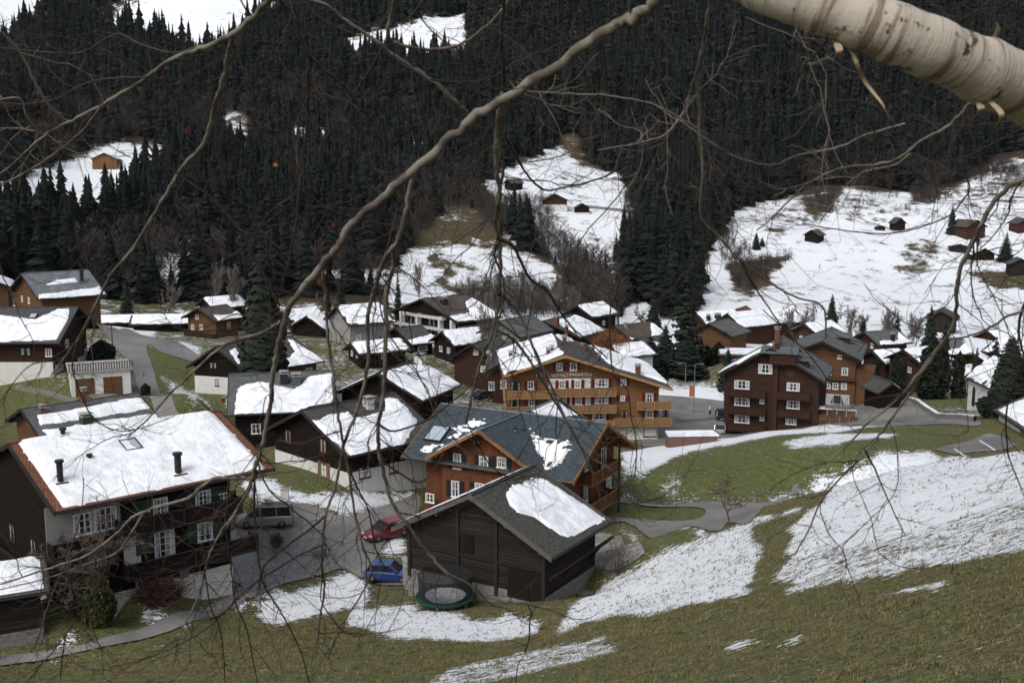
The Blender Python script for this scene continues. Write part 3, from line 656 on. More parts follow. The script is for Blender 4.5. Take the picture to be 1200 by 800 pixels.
    def chimney(s, side, px, py, w_=.7, h_=1.3, mat=None, kind='box', d_=None):
        y, x = s.onroof(side, px, py); sg = 1 if side == 'R' else -1; d_ = d_ or w_
        z = s.h-s.pl*x; X = s.xr+sg*x; mb = MB(); mat = mat or M['brick']
        if kind == 'pipe':
            mb.tube([(X, y, z-.3), (X, y, z+h_)], [w_/2, w_/2], 10); o = s.add(mb, 'flue', mat)
            c = MB(); c.tube([(X, y, z+h_-.05), (X, y, z+h_+.12), (X, y, z+h_+.13)], [w_*.72, w_*.72, .01], 10); s.add(c, 'flue_cap', M['blackmetal'], o)
            c = MB(); c.box(X-w_, X+w_, y-w_, y+w_, z-.3, z+.12); s.add(c, 'flashing', s.roof, o)
        else:
            mb.box(X-w_/2, X+w_/2, y-d_/2, y+d_/2, z-.6, z+h_); o = s.add(mb, 'chimney', mat)
            c = MB(); c.box(X-w_/2-.08, X+w_/2+.08, y-d_/2-.08, y+d_/2+.08, z+h_+.003, z+h_+.1)
            for i in (-1, 1):
                for j in (-1, 1): c.box(X+i*w_*.35-.05, X+i*w_*.35+.05, y+j*d_*.35-.05, y+j*d_*.35+.05, z+h_+.1, z+h_+.32)
            c.box(X-w_/2-.12, X+w_/2+.12, y-d_/2-.12, y+d_/2+.12, z+h_+.32, z+h_+.38); s.add(c, 'chimney_cap', M['concrete'], o)
    def skylight(s, side, px, py, w_=.9, l_=1.2):
        y, x = s.onroof(side, px, py); s.skylight_at(side, y, x, w_, l_)
    def skylight_at(s, side, y, x, w_=.9, l_=1.2):
        sg = 1 if side == 'R' else -1; z = s.h-s.pl*x; X = s.xr+sg*x; ang = math.atan(s.pl)*sg
        MM = Matrix.Translation((X, y, z)) @ Matrix.Rotation(ang, 4, 'Y'); f = MB(); e = .09
        for a0, a1, b0, b1 in ((-l_/2, l_/2, -w_/2, -w_/2+e), (-l_/2, l_/2, w_/2-e, w_/2), (-l_/2, -l_/2+e, -w_/2+e, w_/2-e), (l_/2-e, l_/2, -w_/2+e, w_/2-e)):
            f.box(a0, a1, b0, b1, -.05, .24, 0, MM)
        o = s.add(f, 'skylight', M['blackmetal']); g = MB(); g.box(-l_/2+e, l_/2-e, -w_/2+e, w_/2-e, .12, .2, 0, MM); s.add(g, 'pane', M['skyglass'], o)
    def dormer(s, side, px, py, w_=2.2, d_=2.6, h_=1.5, face='wood_brown', roof=None, win=True):
        y, x = s.onroof(side, px, py); sg = 1 if side == 'R' else -1; zb = s.h-s.pl*x; X = s.xr+sg*x
        b = MB(); zt = zb+h_; b.poly([(X, y-w_/2, zb-.3), (X, y+w_/2, zb-.3), (X, y+w_/2, zt), (X, y, zt+w_*.18), (X, y-w_/2, zt)], (-sg*d_*1.1, 0, 0))
        o = s.add(b, 'dormer', M[face]); r = MB(); e = .3
        for k in (-1, 1):
            p = [(X+sg*e, y, zt+w_*.18+.02), (X+sg*e, y+k*(w_/2+e), zt-.1-.06), (X-sg*d_*1.5, y+k*(w_/2+e), zt-.1-.06), (X-sg*d_*1.5, y, zt+w_*.18+.02)]
            r.poly(p, (0, 0, .14))
        s.add(r, 'dormer_roof', roof or s.roof, o)
        if win:
            f = MB(); xx = X+sg*.03; 
            f.box(min(xx, xx-sg*.05), max(xx, xx-sg*.05), y-w_*.3, y+w_*.3, zb+.35, zt-.15); s.add(f, 'dormer_window', M['glassdark'], o)
WM = {}
def window_mesh(w_, h_, shut, fr, cols, rows_, sw):
    k = (w_, h_, shut, fr, cols, rows_, sw)
    if k in WM: return WM[k]
    f = MB(); t = .09; a, b_ = w_/2, h_/2
    f.box(-a, a, -.07, .02, b_-t, b_); f.box(-a, a, -.07, .02, -b_, -b_+t); f.box(-a, -a+t, -.068, .02, -b_+t, b_-t); f.box(a-t, a, -.068, .02, -b_+t, b_-t)
    for i in range(1, cols): x = -a+w_*i/cols; wd = .05 if i*2 == cols or cols == 2 else .03; f.box(x-wd, x+wd, -.06, .02, -b_+t, b_-t)
    for i in range(1, rows_): z = -b_+h_*i/rows_; f.box(-a+t, a-t, -.055, .02, z-.022, z+.022)
    f.box(-a-.06, a+.06, -.14, .02, -b_-.06, -b_-.002)
    p = MB(); p.face([(-a+t, -.03, -b_+t), (a-t, -.03, -b_+t), (a-t, -.03, b_-t), (-a+t, -.03, b_-t)], [(0, 0), (1, 0), (1, 1), (0, 1)])
    sm = None
    if shut:
        q = MB(); q.box(-sw/2, sw/2, -.06, .01, -b_-.02, b_+.02); q.box(-sw/2+.07, sw/2-.07, -.075, -.062, -b_+.08, -.04); q.box(-sw/2+.07, sw/2-.07, -.075, -.062, .04, b_-.08)
        sm = q.mesh('shutter', M[shut])
    WM[k] = (f.mesh('window', M[fr]), p.mesh('pane', M['pane']), sm); return WM[k]
m, t, b = newmat('skylight_glass', .1); b.inputs['Base Color'].default_value = (.35, .40, .45, 1); M['skyglass'] = m
def new_house(key, name, label, cat='house', wall='wood_brown', roof='slate_dark', trim='trim_dark', base=None, oe=.9, og=.9, detail=1, q=None, group=None, deep=2.5):
    q = list(q or HS[key]); r = empty(name, (q[0], q[1], q[7]), q[2]); r['_th'] = q[2]; tag(r, label, cat, group)
    h = House(r, q, oe, og, M[wall], M[roof], M[trim]); h.body((M[base[0]], base[1]) if base else None, deep); h.mkroof(detail); return h
G = {}
# --- large chalet with red tiles, lower left
h = new_house('chalet1', 'chalet', 'large dark chalet under snowy red tiles with green shutters, beside the tarmac yard', 'chalet', 'log_dark', 'tile_red', 'trim_dark', ('white', 2.3), 1.4, (.5, 3.0))
h.snow('R', margin=(.55, .22), amp=.12, th=.2); h.snow('L', margin=(.6, .5), amp=.3)
G['chalet'] = h
h.panel('R', 52, 596, 143, 640, M['greyplaster'], 'plaster_wall', .014)
h.panel('R', 144, 628, 166, 668, M['white'], 'plaster_wall', .018)
h.panel('R', 181, 588, 197, 612, M['white'], 'plaster_wall', .016); h.panel('R', 183, 624, 206, 656, M['white'], 'plaster_wall', .016)
h.window('R', 188, 598, 1.1, 1.9, None, cols=2, rows_=4); h.window('R', 237.7, 583, 1.2, 1.1, 'green', cols=4, rows_=3, sw=.7)
h.window('R', 190.4, 637, 1.2, 2.0, None, cols=3, rows_=4); h.window('R', 240, 622, 1.2, 1.4, 'green', sw=.7, rows_=3)
h.window('R', 99, 613, 1.5, 1.5, None, cols=4, rows_=3); h.window('R', 123.6, 607, 1.5, 1.6, None, cols=4, rows_=3); h.window('R', 114, 652, 1.2, 1.2, 'green', cols=4, rows_=3, sw=.7)
h.window('R', 262, 583, .9, .8, 'green', cols=2, rows_=2, sw=.5)
h.panel('R', 156, 588, 180, 604, M['green'], 'awning_panel', .05); h.panel('R', 158, 622, 182, 646, M['green'], 'awning_panel', .05)
h.balcony('R', (143, 613), (283, 580), 1.1, 1.35, M['rail_dark']); h.balcony('R', (150, 662), (302, 626), 1.1, 1.4, M['rail_dark']); h.balcony('R', (62, 640), (136, 622), 1.0, 1.2, M['rail_dark'])
h.panel('R', 189, 664, 203, 690, M['wood_red'], 'door', .1); h.panel('R', 209, 664, 221, 675, M['stone'], 'carved_plaque', .12); h.panel('R', 237, 650, 247, 656, M['wood_mid'], 'round_plaque', .1)
h.window('R', 166, 680, .9, .9, cols=2)
h.chimney('R', 71, 566, .42, 1.5, M['blackmetal'], 'pipe'); h.chimney('R', 209, 556, .5, 1.5, M['blackmetal'], 'pipe'); h.chimney('R', 105, 539, .3, .35, M['blackmetal'], 'pipe')
h.window_at('F', -2.2, 5.2, 1.1, 1.2, None, 'trim_dark'); h.window_at('F', 2.2, 5.2, 1.1, 1.2, None, 'trim_dark'); h.balcony_at('F', -5.5, 5.5, 3.2, 1.0, .9, M['rail_dark'])
h.chimney('R', 74, 511, .35, .5, M['blackmetal'], 'pipe'); h.skylight('R', 153, 523, 1.3, 1.5)
# --- old barn
h = new_house('barn', 'barn', 'old blackened log barn with one wide snow patch on its stone shingles', 'barn', 'log_grey', 'shingle_grey', 'trim_grey', ('stone', .15), .9, .8)
h.snow('R', [(592,578),(600,568),(612,566),(625,559),(640,562),(711,608),(692,618),(668,630),(656,627),(636,612),(622,604),(606,600),(598,592)], amp=.16, th=.10)
h.snow('L', [(540,560),(560,552),(590,545),(500,585)], amp=.3)
G['barn'] = h; x0, x1 = h.fx; y0 = h.fy[0]
for fx in (x0+.1, x0+(x1-x0)*.38, x0+(x1-x0)*.66, x1-.12):
    mb = MB(); mb.box(fx-.13, fx+.13, y0-.16, y0+.02, -.4, h.z_top(fx)-.35); h.add(mb, 'corner_post', M['trim_dark'])
mb = MB(); mb.box(x0+.3, x1-.3, y0-.11, y0+.02, 1.95, 2.15); mb.box(x0+1, x1-1, y0-.1, y0+.02, 3.6, 3.75); h.add(mb, 'beam', M['log_grey'])
mb = MB(); mb.box(x1-3.0, x1-.3, y0-.09, y0+.02, -.3, 1.9); h.add(mb, 'plank_door', M['board_dark'])
mb = MB(); mb.box(x0+4.6, x0+5.7, y0-.09, y0+.02, 2.3, 3.5); h.add(mb, 'hayloft_hatch', M['board_dark'])
mb = MB(); mb.bar((x1+1.0, y0-1.2, 2.05), (x1+1.0, h.fy[1]+.9, 2.25), .22, n=6); mb.bar((x1+.8, y0-.6, 1.9), (x1+.85, h.fy[1]+.6, 2.02), .18, n=6); mb.bar((x1, y0+2.6, .9), (x1+.95, y0+2.6, 2.1), .12); mb.bar((x1, h.fy[1]-.8, .9), (x1+.95, h.fy[1]-.8, 2.1), .12); h.add(mb, 'log_rack', M['log_grey'])
# --- orange chalet with crossing roofs
q = HS['orange']
h = new_house('orange', 'chalet', 'orange-brown larch chalet with crossing blue slate roofs behind the old barn', 'chalet', 'wood_orange', 'slate_blue', 'trim_orange', ('white', .9), 1.3, 2.0, 2, deep=3)
q2 = [q[0], q[1], q[2]-math.pi/2, 11.9, 16.6, q[5]+q[6]-3.35, 3.35, q[7], 0]
w2 = House(h.root, q2, 1.0, 1.3, h.wall, h.roof, h.trim); w2.h -= .02; w2.body((M['white'], .9), 3); w2.mkroof(2)
h.snow('L', [(491,524),(497,534),(571,495),(573,491),(556,490),(545,496),(524,503),(512,492),(512,499),(532,501),(524,514),(515,521),(500,519)], amp=.22, th=.1, rows=.55, fade=.2, margin=(0,0))
h.snow('L', [(612,502),(622,502),(631,513),(645,514),(664,514),(671,520),(668,534),(657,545),(645,550),(634,550),(616,533),(622,519)], amp=.25, th=.1, rows=.5, fade=.28, seed=3)
w2.snow('R', [(622,481),(650,468),(678,486),(640,490)], amp=.1, th=.1); w2.snow('L', margin=(.4, .4), amp=.4)
w2.window('F', 536, 540, .9, 1.5, 'black'); w2.window('F', 567, 540.5, 1.0, 1.0, 'black'); w2.window('F', 588, 541.5, 1.0, 1.0, 'black'); w2.window('F', 558.7, 518.7, .8, .6, None, 'trim_dark')
w2.window('F', 533.7, 572.5, .9, 1.6, 'black'); w2.window('F', 504, 583, 1.0, .9, None); w2.window('F', 562, 573, 1.0, 1.2, 'black')
h.window('F', 687, 541, .9, 1.7, 'black', rows_=1); h.window('F', 707, 535, 1.2, 1.9, 'black', rows_=1); h.window('F', 686, 577, .9, 1.7, 'black', rows_=1); h.window('F', 713, 566, 1.2, 1.2, 'black'); h.window('F', 712, 510, .7, .5, None)
h.balcony('F', (694, 554), (727, 539), 1.1, 1.5, M['rail_red']); h.balcony('F', (692, 590), (724, 574), 1.1, 1.3, M['rail_red'])
h.skylight('L', 512.5, 509, 2.0, 2.2)
for px, py, hh in ((603.7, 520, 1.5), (613, 511, .6)): h.chimney('L', px, py, .22, hh, M['zinc'], 'pipe')
mb = MB(); b0 = h.onroof('L', 603, 520); X = -b0[1]; mb.poly([(X-.9, b0[0]-.5, h.h-h.pl*(b0[1]+.9)), (X+.4, b0[0]-.5, h.h-h.pl*(b0[1]-.4)), (X-.9, b0[0]-.5, h.h-h.pl*(b0[1]+.9)+.7)], (0, 1.0, 0)); h.add(mb, 'roof_hatch', M['zinc'])
G['orange'] = h; G['wing'] = w2
p = h.onwall('F', 725, 539, 1.5); mb = MB(); mb.box(p[0]+.0, p[0]+.16, h.fy[0]-1.62, h.fy[0]-1.46, -3., h.z_top(p[0])-.3); h.add(mb, 'post', M['trim_dark'])
# --- hotel
q = list(HS['hotel']); h = new_house('hotel', 'hotel', 'long honey timber hotel with tiered balconies, red shutters and white lettering', 'hotel', 'wood_honey', 'slate_dark', 'trim_honey', None, 1.6, 1.6)
h.snow('L', [(580,411),(650,391),(655,400),(652,406),(657,409),(662,414),(592,441)], amp=.3, th=.3); 
h.snow('R', [(650,391),(662,394),(745,419),(800,449),(790,452),(755,440),(725,432),(712,425),(690,404),(672,399),(660,400),(655,397)], amp=.35, th=.3)
base_z = h.onwall('F', 760, 500)[1]
h.panel_at('F', h.fx[0]+.1, h.fx[1]-.1, -3, base_z, M['white'], 'plinth', .06)
h.panel('F', 643, 443.5, 692, 454.5, M['white'], 'plaster_panel', .014); h.panel('F', 643, 463, 692, 475, M['white'], 'plaster_panel', .014)
for px, py, w_, h_, sh, cols in ((655.6,429.4,.9,1.1,'red',2),(672,429.4,1.0,1.1,'red',2),(622,451.2,.9,1.1,'red',2),(658.6,450.3,.9,1.1,'red',2),(677,449.8,.9,1.1,'red',2),(705,448.6,1.9,1.1,'red',4),(730.6,447.4,.8,.9,'red',2),
    (623,470.5,.9,1.2,'red',2),(660,469,.9,1.2,'red',2),(678,469,.9,1.2,'red',2),(705,468,1.9,1.1,'red',4),(729.6,466.5,.7,.7,'red',2),(761,466,1.1,1.3,'red',2),
    (702,487,1.9,1.1,'red',4),(761,485,1.1,1.1,'red',2),(660,489,1.0,1.1,'red',2)):
    h.window('F', px, py, w_, h_, sh, cols=cols, sw=.42, off=.04)
h.window('F', 731.6, 487, .9, 1.5, None, 'wood_red'); h.window('F', 730, 507, 1.1, 1.1, None, 'trim_dark'); h.window('F', 761.6, 506.6, 1.9, 1.2, None, 'trim_dark', 2, 1); h.window('F', 780, 483, .8, 1.2, None, 'trim_dark'); h.window('F', 604, 452, 1.4, 1.3, None, 'trim_dark'); h.window('F', 603, 472, 1.4, 1.3, None, 'trim_dark')
for a, b_ in (((592,459),(644,456.5)),((645,455.5),(722,454.5)),((592,477),(644,476)),((645,475.5),(722,474)),((747,471),(787,470)),((720,490.5),(787,489)),((645,494),(719,492))): h.balcony('F', a, b_, 1.05, 1.2, M['rail_honey'])
def txt(name, s, size, mat, parent, MM, ext=.02):
    c = bpy.data.curves.new(name, 'FONT'); c.body = s; c.size = size; c.extrude = ext; c.align_x = 'CENTER'; c.align_y = 'CENTER'; c.materials.append(mat)
    tmp = bpy.data.objects.new(name, c); COL.objects.link(tmp); dg = bpy.context.evaluated_depsgraph_get(); me = bpy.data.meshes.new_from_object(tmp.evaluated_get(dg))
    bpy.data.objects.remove(tmp); me.materials.clear(); me.materials.append(mat)
    o = link(bpy.data.objects.new(name, me), parent); o.matrix_local = MM @ Matrix.Rotation(math.pi/2, 4, 'X'); return o
a, z = h.onwall('F', 661, 439.2); txt('lettering', 'HOTEL GLETSCHERGARTEN', .62, M['frame_white'], h.root, h.side_M('F', a, z) @ Matrix.Translation((0, -.06, 0)))
for px, py, w_, hh in ((661.5, 403, .6, 1.0), (683, 410, .4, .7), (695, 413, .4, .8), (747.5, 438, .7, 1.1)): h.chimney('R', px, py, w_, hh, M['brick'])
for px, py, w_, hh in ((642.5, 417, .5, .9), (647, 413, .4, .7), (598.5, 419, .5, .7)): h.chimney('L', px, py, w_, hh, M['brick'])
h.skylight('R', 733, 430, .9, 1.2); mb = MB()
mb.bar((h.fx[0]-.9, h.fy[0]-1.3, -1), (h.fx[0]-1.5, h.fy[0]-1.3, h.z_top(-h.W/2)-.4), .3); h.add(mb, 'post', M['trim_honey'])
G['hotel'] = h
# --- brown chalet right of the street
h = new_house('brown', 'chalet', 'four-storey red-brown chalet with a grey roof right of the street', 'chalet', 'wood_brown', 'slate_grey', 'trim_dark', None, .9, 1.1)
h.snow('L', [(837,441),(845,434),(905,402),(908,405),(880,417),(845,440)], amp=.15, th=.25)
for px, py, w_, hh in ((897,432,2.1,1.4),(869.5,450.5,2.3,1.3),(869.5,470.5,2.3,1.2),(869.5,490.7,2.3,1.2),(929.5,453,1.9,1.2),(929.5,474,1.9,1.2),(927,493,1.6,1.1)): h.window('F', px, py, w_, hh, None, cols=4, rows_=2)
for px, py in ((893,470),(893,490)): h.window('F', px, py, .7, .7, 'black', sw=.4)
for a, b_ in (((853,457),(897,458)),((853,477),(897,478.5)),((853,497),(897,499)),((911,459),(949,462)),((911,480),(949,483))): h.balcony('F', a, b_, 1.0, 1.1, M['rail_brown'])
a, z = h.onwall('F', 909, 460); mb = MB(); mb.box(a-.3, a+.3, h.fy[0]-.55, h.fy[0]-.02, -2, h.h+.6); h.add(mb, 'chimney_stack', M['wood_red'])
h.chimney('R', 911, 402, .8, 2.2, M['brick']); h.dormer('R', 934, 424, 3.4, 3.5, 1.5, roof=M['slate_grey']); h.dormer('R', 948, 430, 2.4, 3.0, 1.2, roof=M['slate_grey']); h.skylight('R', 935, 410, .9, 1.1)
a, z = h.onwall('F', 927, 437); mb = MB(); c = Vector((a, h.fy[0]-.1, z))
for k in range(12):
    u0, u1 = k*math.pi/6, (k+1)*math.pi/6; mb.bar(c+Vector((math.cos(u0)*.5, 0, math.sin(u0)*.5)), c+Vector((math.cos(u1)*.5, 0, math.sin(u1)*.5)), .07)
    if k % 2 == 0: mb.bar(c, c+Vector((math.cos(u0)*.5, 0, math.sin(u0)*.5)), .05)
h.add(mb, 'wagon_wheel', M['trim_grey'])
G['brown'] = h
h = new_house('greyroof', 'chalet', 'tall brown guest house under a wide bare grey roof behind the red-brown chalet', 'guest house', 'wood_mid', 'slate_grey', 'trim_dark', None, 1., 1.4)
for px, py, w_, hh in ((990,435,1.1,1.3),(979,452,1.0,1.2),(989,452,1.0,1.2),(970,451,1.0,1.2),(984,418,.8,.8),(971,435,1.0,1.2)): h.window('F', px, py, w_, hh, None)
h.window('F', 981, 468, 4.2, 1.8, None, cols=3, rows_=1); h.dormer('R', 996, 402, 3.2, 3, 1.3, 'blackmetal'); h.balcony('F', (965, 442), (1003, 443), .5, .5, M['wood_mid']); G['greyroof'] = h
mb = MB(); a, z = h.onwall('F', 1007, 460); mb.box(h.fx[1]+.05, h.fx[1]+3.2, h.fy[0]+.5, h.fy[0]+6, -2, 6.2); h.add(mb, 'side_wing', M['wood_mid'])
for k in range(12): pass
# --- smaller houses
def simple(key, name, label, cat, wall, roof, trim='trim_dark', base=None, oe=.9, og=.9, snows=(), wins=(), chims=(), detail=1, q=None, group=None, skies=(), balc=()):
    h = new_house(key, name, label, cat, wall, roof, trim, base, oe, og, detail, q, group)
    for s_ in snows: h.snow(s_[0], s_[1] if len(s_) > 1 else None, amp=s_[2] if len(s_) > 2 else .35, th=.22)
    for w_ in wins: h.window(*w_)
    for c in chims: h.chimney(*c)
    for c in skies: h.skylight(*c)
    for c in balc: h.balcony(*c)
    G[key] = h; return h
simple('h19', 'chalet', 'dark timber chalet on a white base with deep snow over most of its roof', 'chalet', 'log_dark', 'slate_dark', base=('white', 1.35),
  snows=[('R', [(364,492),(378,490),(386,484),(402,483),(408,482),(414,488),(433,487),(442,483),(451,481),(452,468),(465,466),(474,475),(490,494),(472,522),(412,534),(400,524),(376,505)], .3), ('L',)],
  wins=[('F', 338, 511, 1.0, 1.3, None, 'wood_mid'), ('F', 379, 522, 1.0, 1.3, None, 'wood_mid'), ('F', 380, 550, 1.0, 1.5, 'wood_honey' , 'wood_mid'), ('R', 427, 553, 1.4, 1.2, None, 'wood_red'), ('R', 461, 547, 1.2, 1.2, None, 'wood_red')],
  chims=[('R', 432, 477, .9, .8, M['white'])])
simple('h20', 'house', 'low grey slate roofed house with striped snow, behind the dark timber chalet', 'house', 'log_dark', 'slate_grey', base=None,
  snows=[('R', [(281,452),(303,447),(310,448),(326,452),(345,456),(352,452),(362,440),(388,437),(390,480),(275,487),(276,470)], .25)],
  wins=[('R', 300, 502, 1.2, 1.3, None)], chims=[('R', 333, 448, 1.0, 1.2, M['blackmetal']), ('R', 347, 449, 1.1, 1.0, M['slate_grey'])])
simple('h18', 'chalet', 'dark chalet with two skylights in smooth snow, left of the hotel', 'chalet', 'log_dark', 'slate_dark',
  snows=[('R', [(445,437),(478,427),(492,428),(502,428),(541,450),(497,470),(470,454)], .15), ('L',)], skies=[('R', 484, 442, 1.2, 1.7), ('R', 510, 445, 1.0, 1.4)], chims=[('R', 492, 426, 1.3, 1.2, M['white'])])
h = simple('balc', 'apartment_house', 'dark gabled apartment house with white balcony beams below the green meadow strip', 'apartment house', 'log_dark', 'tile_brown', base=('white', 1.2),
  snows=[('R', [(522,371),(550,366),(545,355),(552,348),(575,360),(597,368),(536,381)], .5), ('L', [(462,366),(480,358),(478,352)], .4)], chims=[('R', 520, 356, 1.2, 1.0, M['blackmetal'])])
for (a, b_) in (((472,366),(518,371)),((462,378),(533,385)),((505,392),(533,397))): h.balcony('F', a, b_, .45, 1.2, M['white'], M['white'])
a0 = h.onwall('F', 474, 370)[0]
for px in (474, 493, 519, 533): a, z = h.onwall('F', px, 380); mb = MB(); mb.box(a-.25, a+.25, h.fy[0]-1.1, h.fy[0]-.02, -2, min(h.z_top(a)-.3, h.ze+.6)); h.add(mb, 'pillar', M['white'])
for px, py in ((484,374),(506,377),(526,392),(508,386)): h.window('F', px, py, 2.0, 1.5, None, 'trim_dark')
h.panel_at('R', h.fy[0], h.fy[1], -1, h.ze-1.0, M['greyplaster'], 'plaster_wall'); h.window('R', 565, 392, 1.2, 1.1, None)
simple('h17', 'house', 'small slate roofed restaurant house with a snowy eave below the apartment house', 'house', 'log_dark', 'slate_dark', snows=[('R', [(476,399),(508,390),(514,400),(483,405)], .25)], wins=[('R', 495, 408, 2.2, .9, None)])
simple('h15', 'house', 'broad roof half white with snow and a brick chimney, behind the hotel', 'house', 'log_dark', 'slate_dark', base=('white', .6),
  snows=[('R', [(655,380),(650,374),(668,372),(676,366),(709,387),(680,394)], .35)], chims=[('R', 652, 381, .9, 1.6, M['brick']), ('R', 664, 390, .5, 1.2, M['brick']), ('L', 622, 391, .9, .9, M['concrete'])], q=[9.176, 223.0, -.495, 16.5, 13.1, 3.8, 2.763, -.9, 0])
simple('h14', 'chalet', 'grey roofed chalet with a bright snow wedge near the round rusty shrub', 'chalet', 'wood_mid', 'tile_brown', snows=[('R', [(762,378),(768,378),(785,393),(742,401),(736,395),(752,398),(764,394)], .3)], wins=[('R', 752, 410, 1.0, 1.0, None)], chims=[('R', 734, 384, .7, .8, M['concrete'])])
simple('h14b', 'house', 'small dark house below the grey roofed chalet, snow only along its eave', 'house', 'log_dark', 'slate_dark', base=('white', .8), snows=[('R', [(764,400),(790,404),(788,409),(768,405)], .25)], wins=[('R', 752+14, 412, .8, .9, None), ('R', 778, 411, .8, .9, None)])
simple('h21', 'chalet', 'brown roofed chalet with a long triangle of snow beside the tall spruce', 'chalet', 'wood_mid', 'tile_brown', snows=[('R', [(338,398),(343,398),(382,423),(336,430),(332,424),(345,412)], .3)], wins=[('R', 362, 434, 1.2, .9, None)])
simple('h22', 'chalet', 'black gabled chalet on white plaster by the left lawn, thin scattered roof snow', 'chalet', 'log_dark', 'slate_dark', base=('white', 2.5), snows=[('R', [(268,410),(276,408),(296,430),(284,434)], .5), ('L', [(216,430),(222,420),(240,410)], .4)], wins=[('F', 254.5, 448, .7, 1.0, None, 'trim_dark'), ('F', 250, 428, 1.1, .9, None, 'wood_red')])
simple('h23', 'chalet', 'brown chalet with rusty roof and snow-white right corner near the spruce wood', 'chalet', 'wood_mid', 'tile_brown', snows=[('R', [(268,355),(277,357),(285,372),(256,376),(250,369),(270,368),(277,363)], .3)], wins=[('F', 231, 371, .9, .9, None), ('F', 226, 383, .9, 1.0, None), ('F', 236, 383, .9, 1.0, None), ('R', 268, 381, .8, 1.2, None)], balc=[('F', (216, 388), (250, 391), .9, 1.1, M['rail_brown'])])
simple('h25', 'chalet', 'timber chalet with grey metal roof and two strips of snow, upper left', 'chalet', 'wood_mid', 'metal_roof', base=None, snows=[('R', [(45,345),(95,339),(106,338),(116,336),(124,344),(46,352)], .3), ('R', [(52,334),(66,328),(88,325),(92,330),(60,334)], .3)], wins=[('F', 26, 350, .9, 1.1, None), ('F', 34, 352, .9, 1.1, None)], chims=[('R', 96, 330, .7, 2.0, M['blackmetal'], 'pipe')])
simple('h25b', 'chalet', 'honey gabled chalet cut by the left edge, beside the metal roof', 'chalet', 'wood_mid', 'slate_grey', snows=[('R',)], q=[-98.5, 208, .35, 9, 11, 3.4, 2.0, 10.3, 0])
h = simple('h26', 'chalet', 'brown chalet with a white snow roof and skylight above the stone garage terrace', 'chalet', 'wood_brown', 'slate_dark', base=('white', 1.9), oe=1.2, og=1.6, snows=[('L', [(-60,366),(0,369),(20,372),(42,374),(68,361),(80,361),(81,372),(66,398),(-60,403)], .25)],
  wins=[('F', 78, 402, 1.1, 1.1, 'red'), ('F', 66, 428, 1.1, 1.0, 'red'), ('L', 30, 412, 1.4, 1.1, None, 'trim_dark'), ('L', 57, 413, .9, 1.1, None), ('F', 86, 420, 1.6, 1.9, None)], skies=[('L', 39, 371, 1.1, 1.2)], balc=[('F', (74, 416), (98, 408), 1., 1.3, M['rail_brown'])])
h = simple('h27', 'chalet', 'low chalet with dark bars across its snow, directly behind the red tiled roof', 'chalet', 'wood_mid', 'slate_grey', snows=[('R', [(42,486),(70,482),(155,466),(164,466),(176,478),(110,489),(46,498)], .25), ('R', [(50,504),(100,496),(184,484),(188,490),(60,512)], .2)], chims=[('R', 101, 496, 1.1, .8, M['green']), ('R', 50, 484, .5, .6, M['brick']), ('L', 98, 466, .5, .8, M['brick'])])
simple('shed', 'shed', 'little dark log shed under a thick snow slab, bottom left corner', 'shed', 'log_grey', 'slate_dark', base=('stone', .3), snows=[('R', None, .08), ('L',)], oe=.5, og=.5)
simple('h7', 'house', 'red-brown house with half snowy grey roof, right of the guest house', 'house', 'wood_red', 'slate_grey', snows=[('R', [(1031,400),(1040,398),(1052,398),(1053,389),(1068,400),(1033,406)], .35)], wins=[('F', 1022, 405, .9, 1.1, None)], chims=[('R', 1046, 400, .7, 1.6, M['blackmetal'])], balc=[('F', (1014, 412), (1029, 416), .9, 1., M['rail_brown'])])
simple('h8', 'house', 'lower house nearly covered in snow between the guest house and the dark yews', 'house', 'wood_brown', 'slate_dark', snows=[('R', None, .4)], wins=[('R', 1050, 436, .9, 1.0, None), ('R', 1062, 434, .9, 1.0, None)], chims=[('R', 1058, 421, .6, 1.2, M['blackmetal'])])
simple('h9', 'house', 'dark red house with a snow-fringed slate roof between two tall evergreens', 'house', 'wood_red', 'slate_grey', base=('white', 1.4), snows=[('R', [(1126,396),(1143,413),(1108,416),(1106,409),(1124,408),(1131,402)], .35)], wins=[('R', 1112, 426, .9, .9, None), ('R', 1122, 426, .9, .9, None), ('R', 1110, 437, 1.2, 1.0, None)], balc=[('R', (1106, 431), (1138, 430), .9, 1., M['rail_brown'])])
q = list(HS['whiteR']); h = simple('whiteR', 'house', 'small white house with smooth snow roof at the parking terrace, right edge', 'house', 'white', 'slate_dark', snows=[('L', [(1170,480),(1206,465),(1260,495),(1222,513)], .15)], oe=.6, og=.7, wins=[])
h.window('L', 1199, 510, .9, .9, 'greyplaster', 'trim_grey')
q = list(HS['chapel']); q[3] = 8.0; q[0] += 1.75; q[6] = 3.3
h = simple('chapel', 'chapel', 'white plastered chapel with one tall arched window behind the dark hedge', 'chapel', 'white', 'slate_dark', oe=.5, og=.5, snows=[('L', None, 1.4)], q=q)
a, z = h.onwall('L', 1141, 464.5); mb = MB(); w_ = .42; pts = [h.wp('L', a+w_, z-1.4), h.wp('L', a-w_, z-1.4)]+[h.wp('L', a-math.cos(k*math.pi/8)*w_, z+1.0+math.sin(k*math.pi/8)*w_) for k in range(9)]
mb.poly(pts, (-.05, 0, 0)); h.add(mb, 'arched_window', M['glassdark'])
mb = MB(); mb.poly([tuple(Vector(p)*1.0+Vector((.0, (p[1]-a)*.35, (p[2]-z)*.08))) for p in pts], (-.03, 0, 0)); h.add(mb, 'window_surround', M['wood_red'])
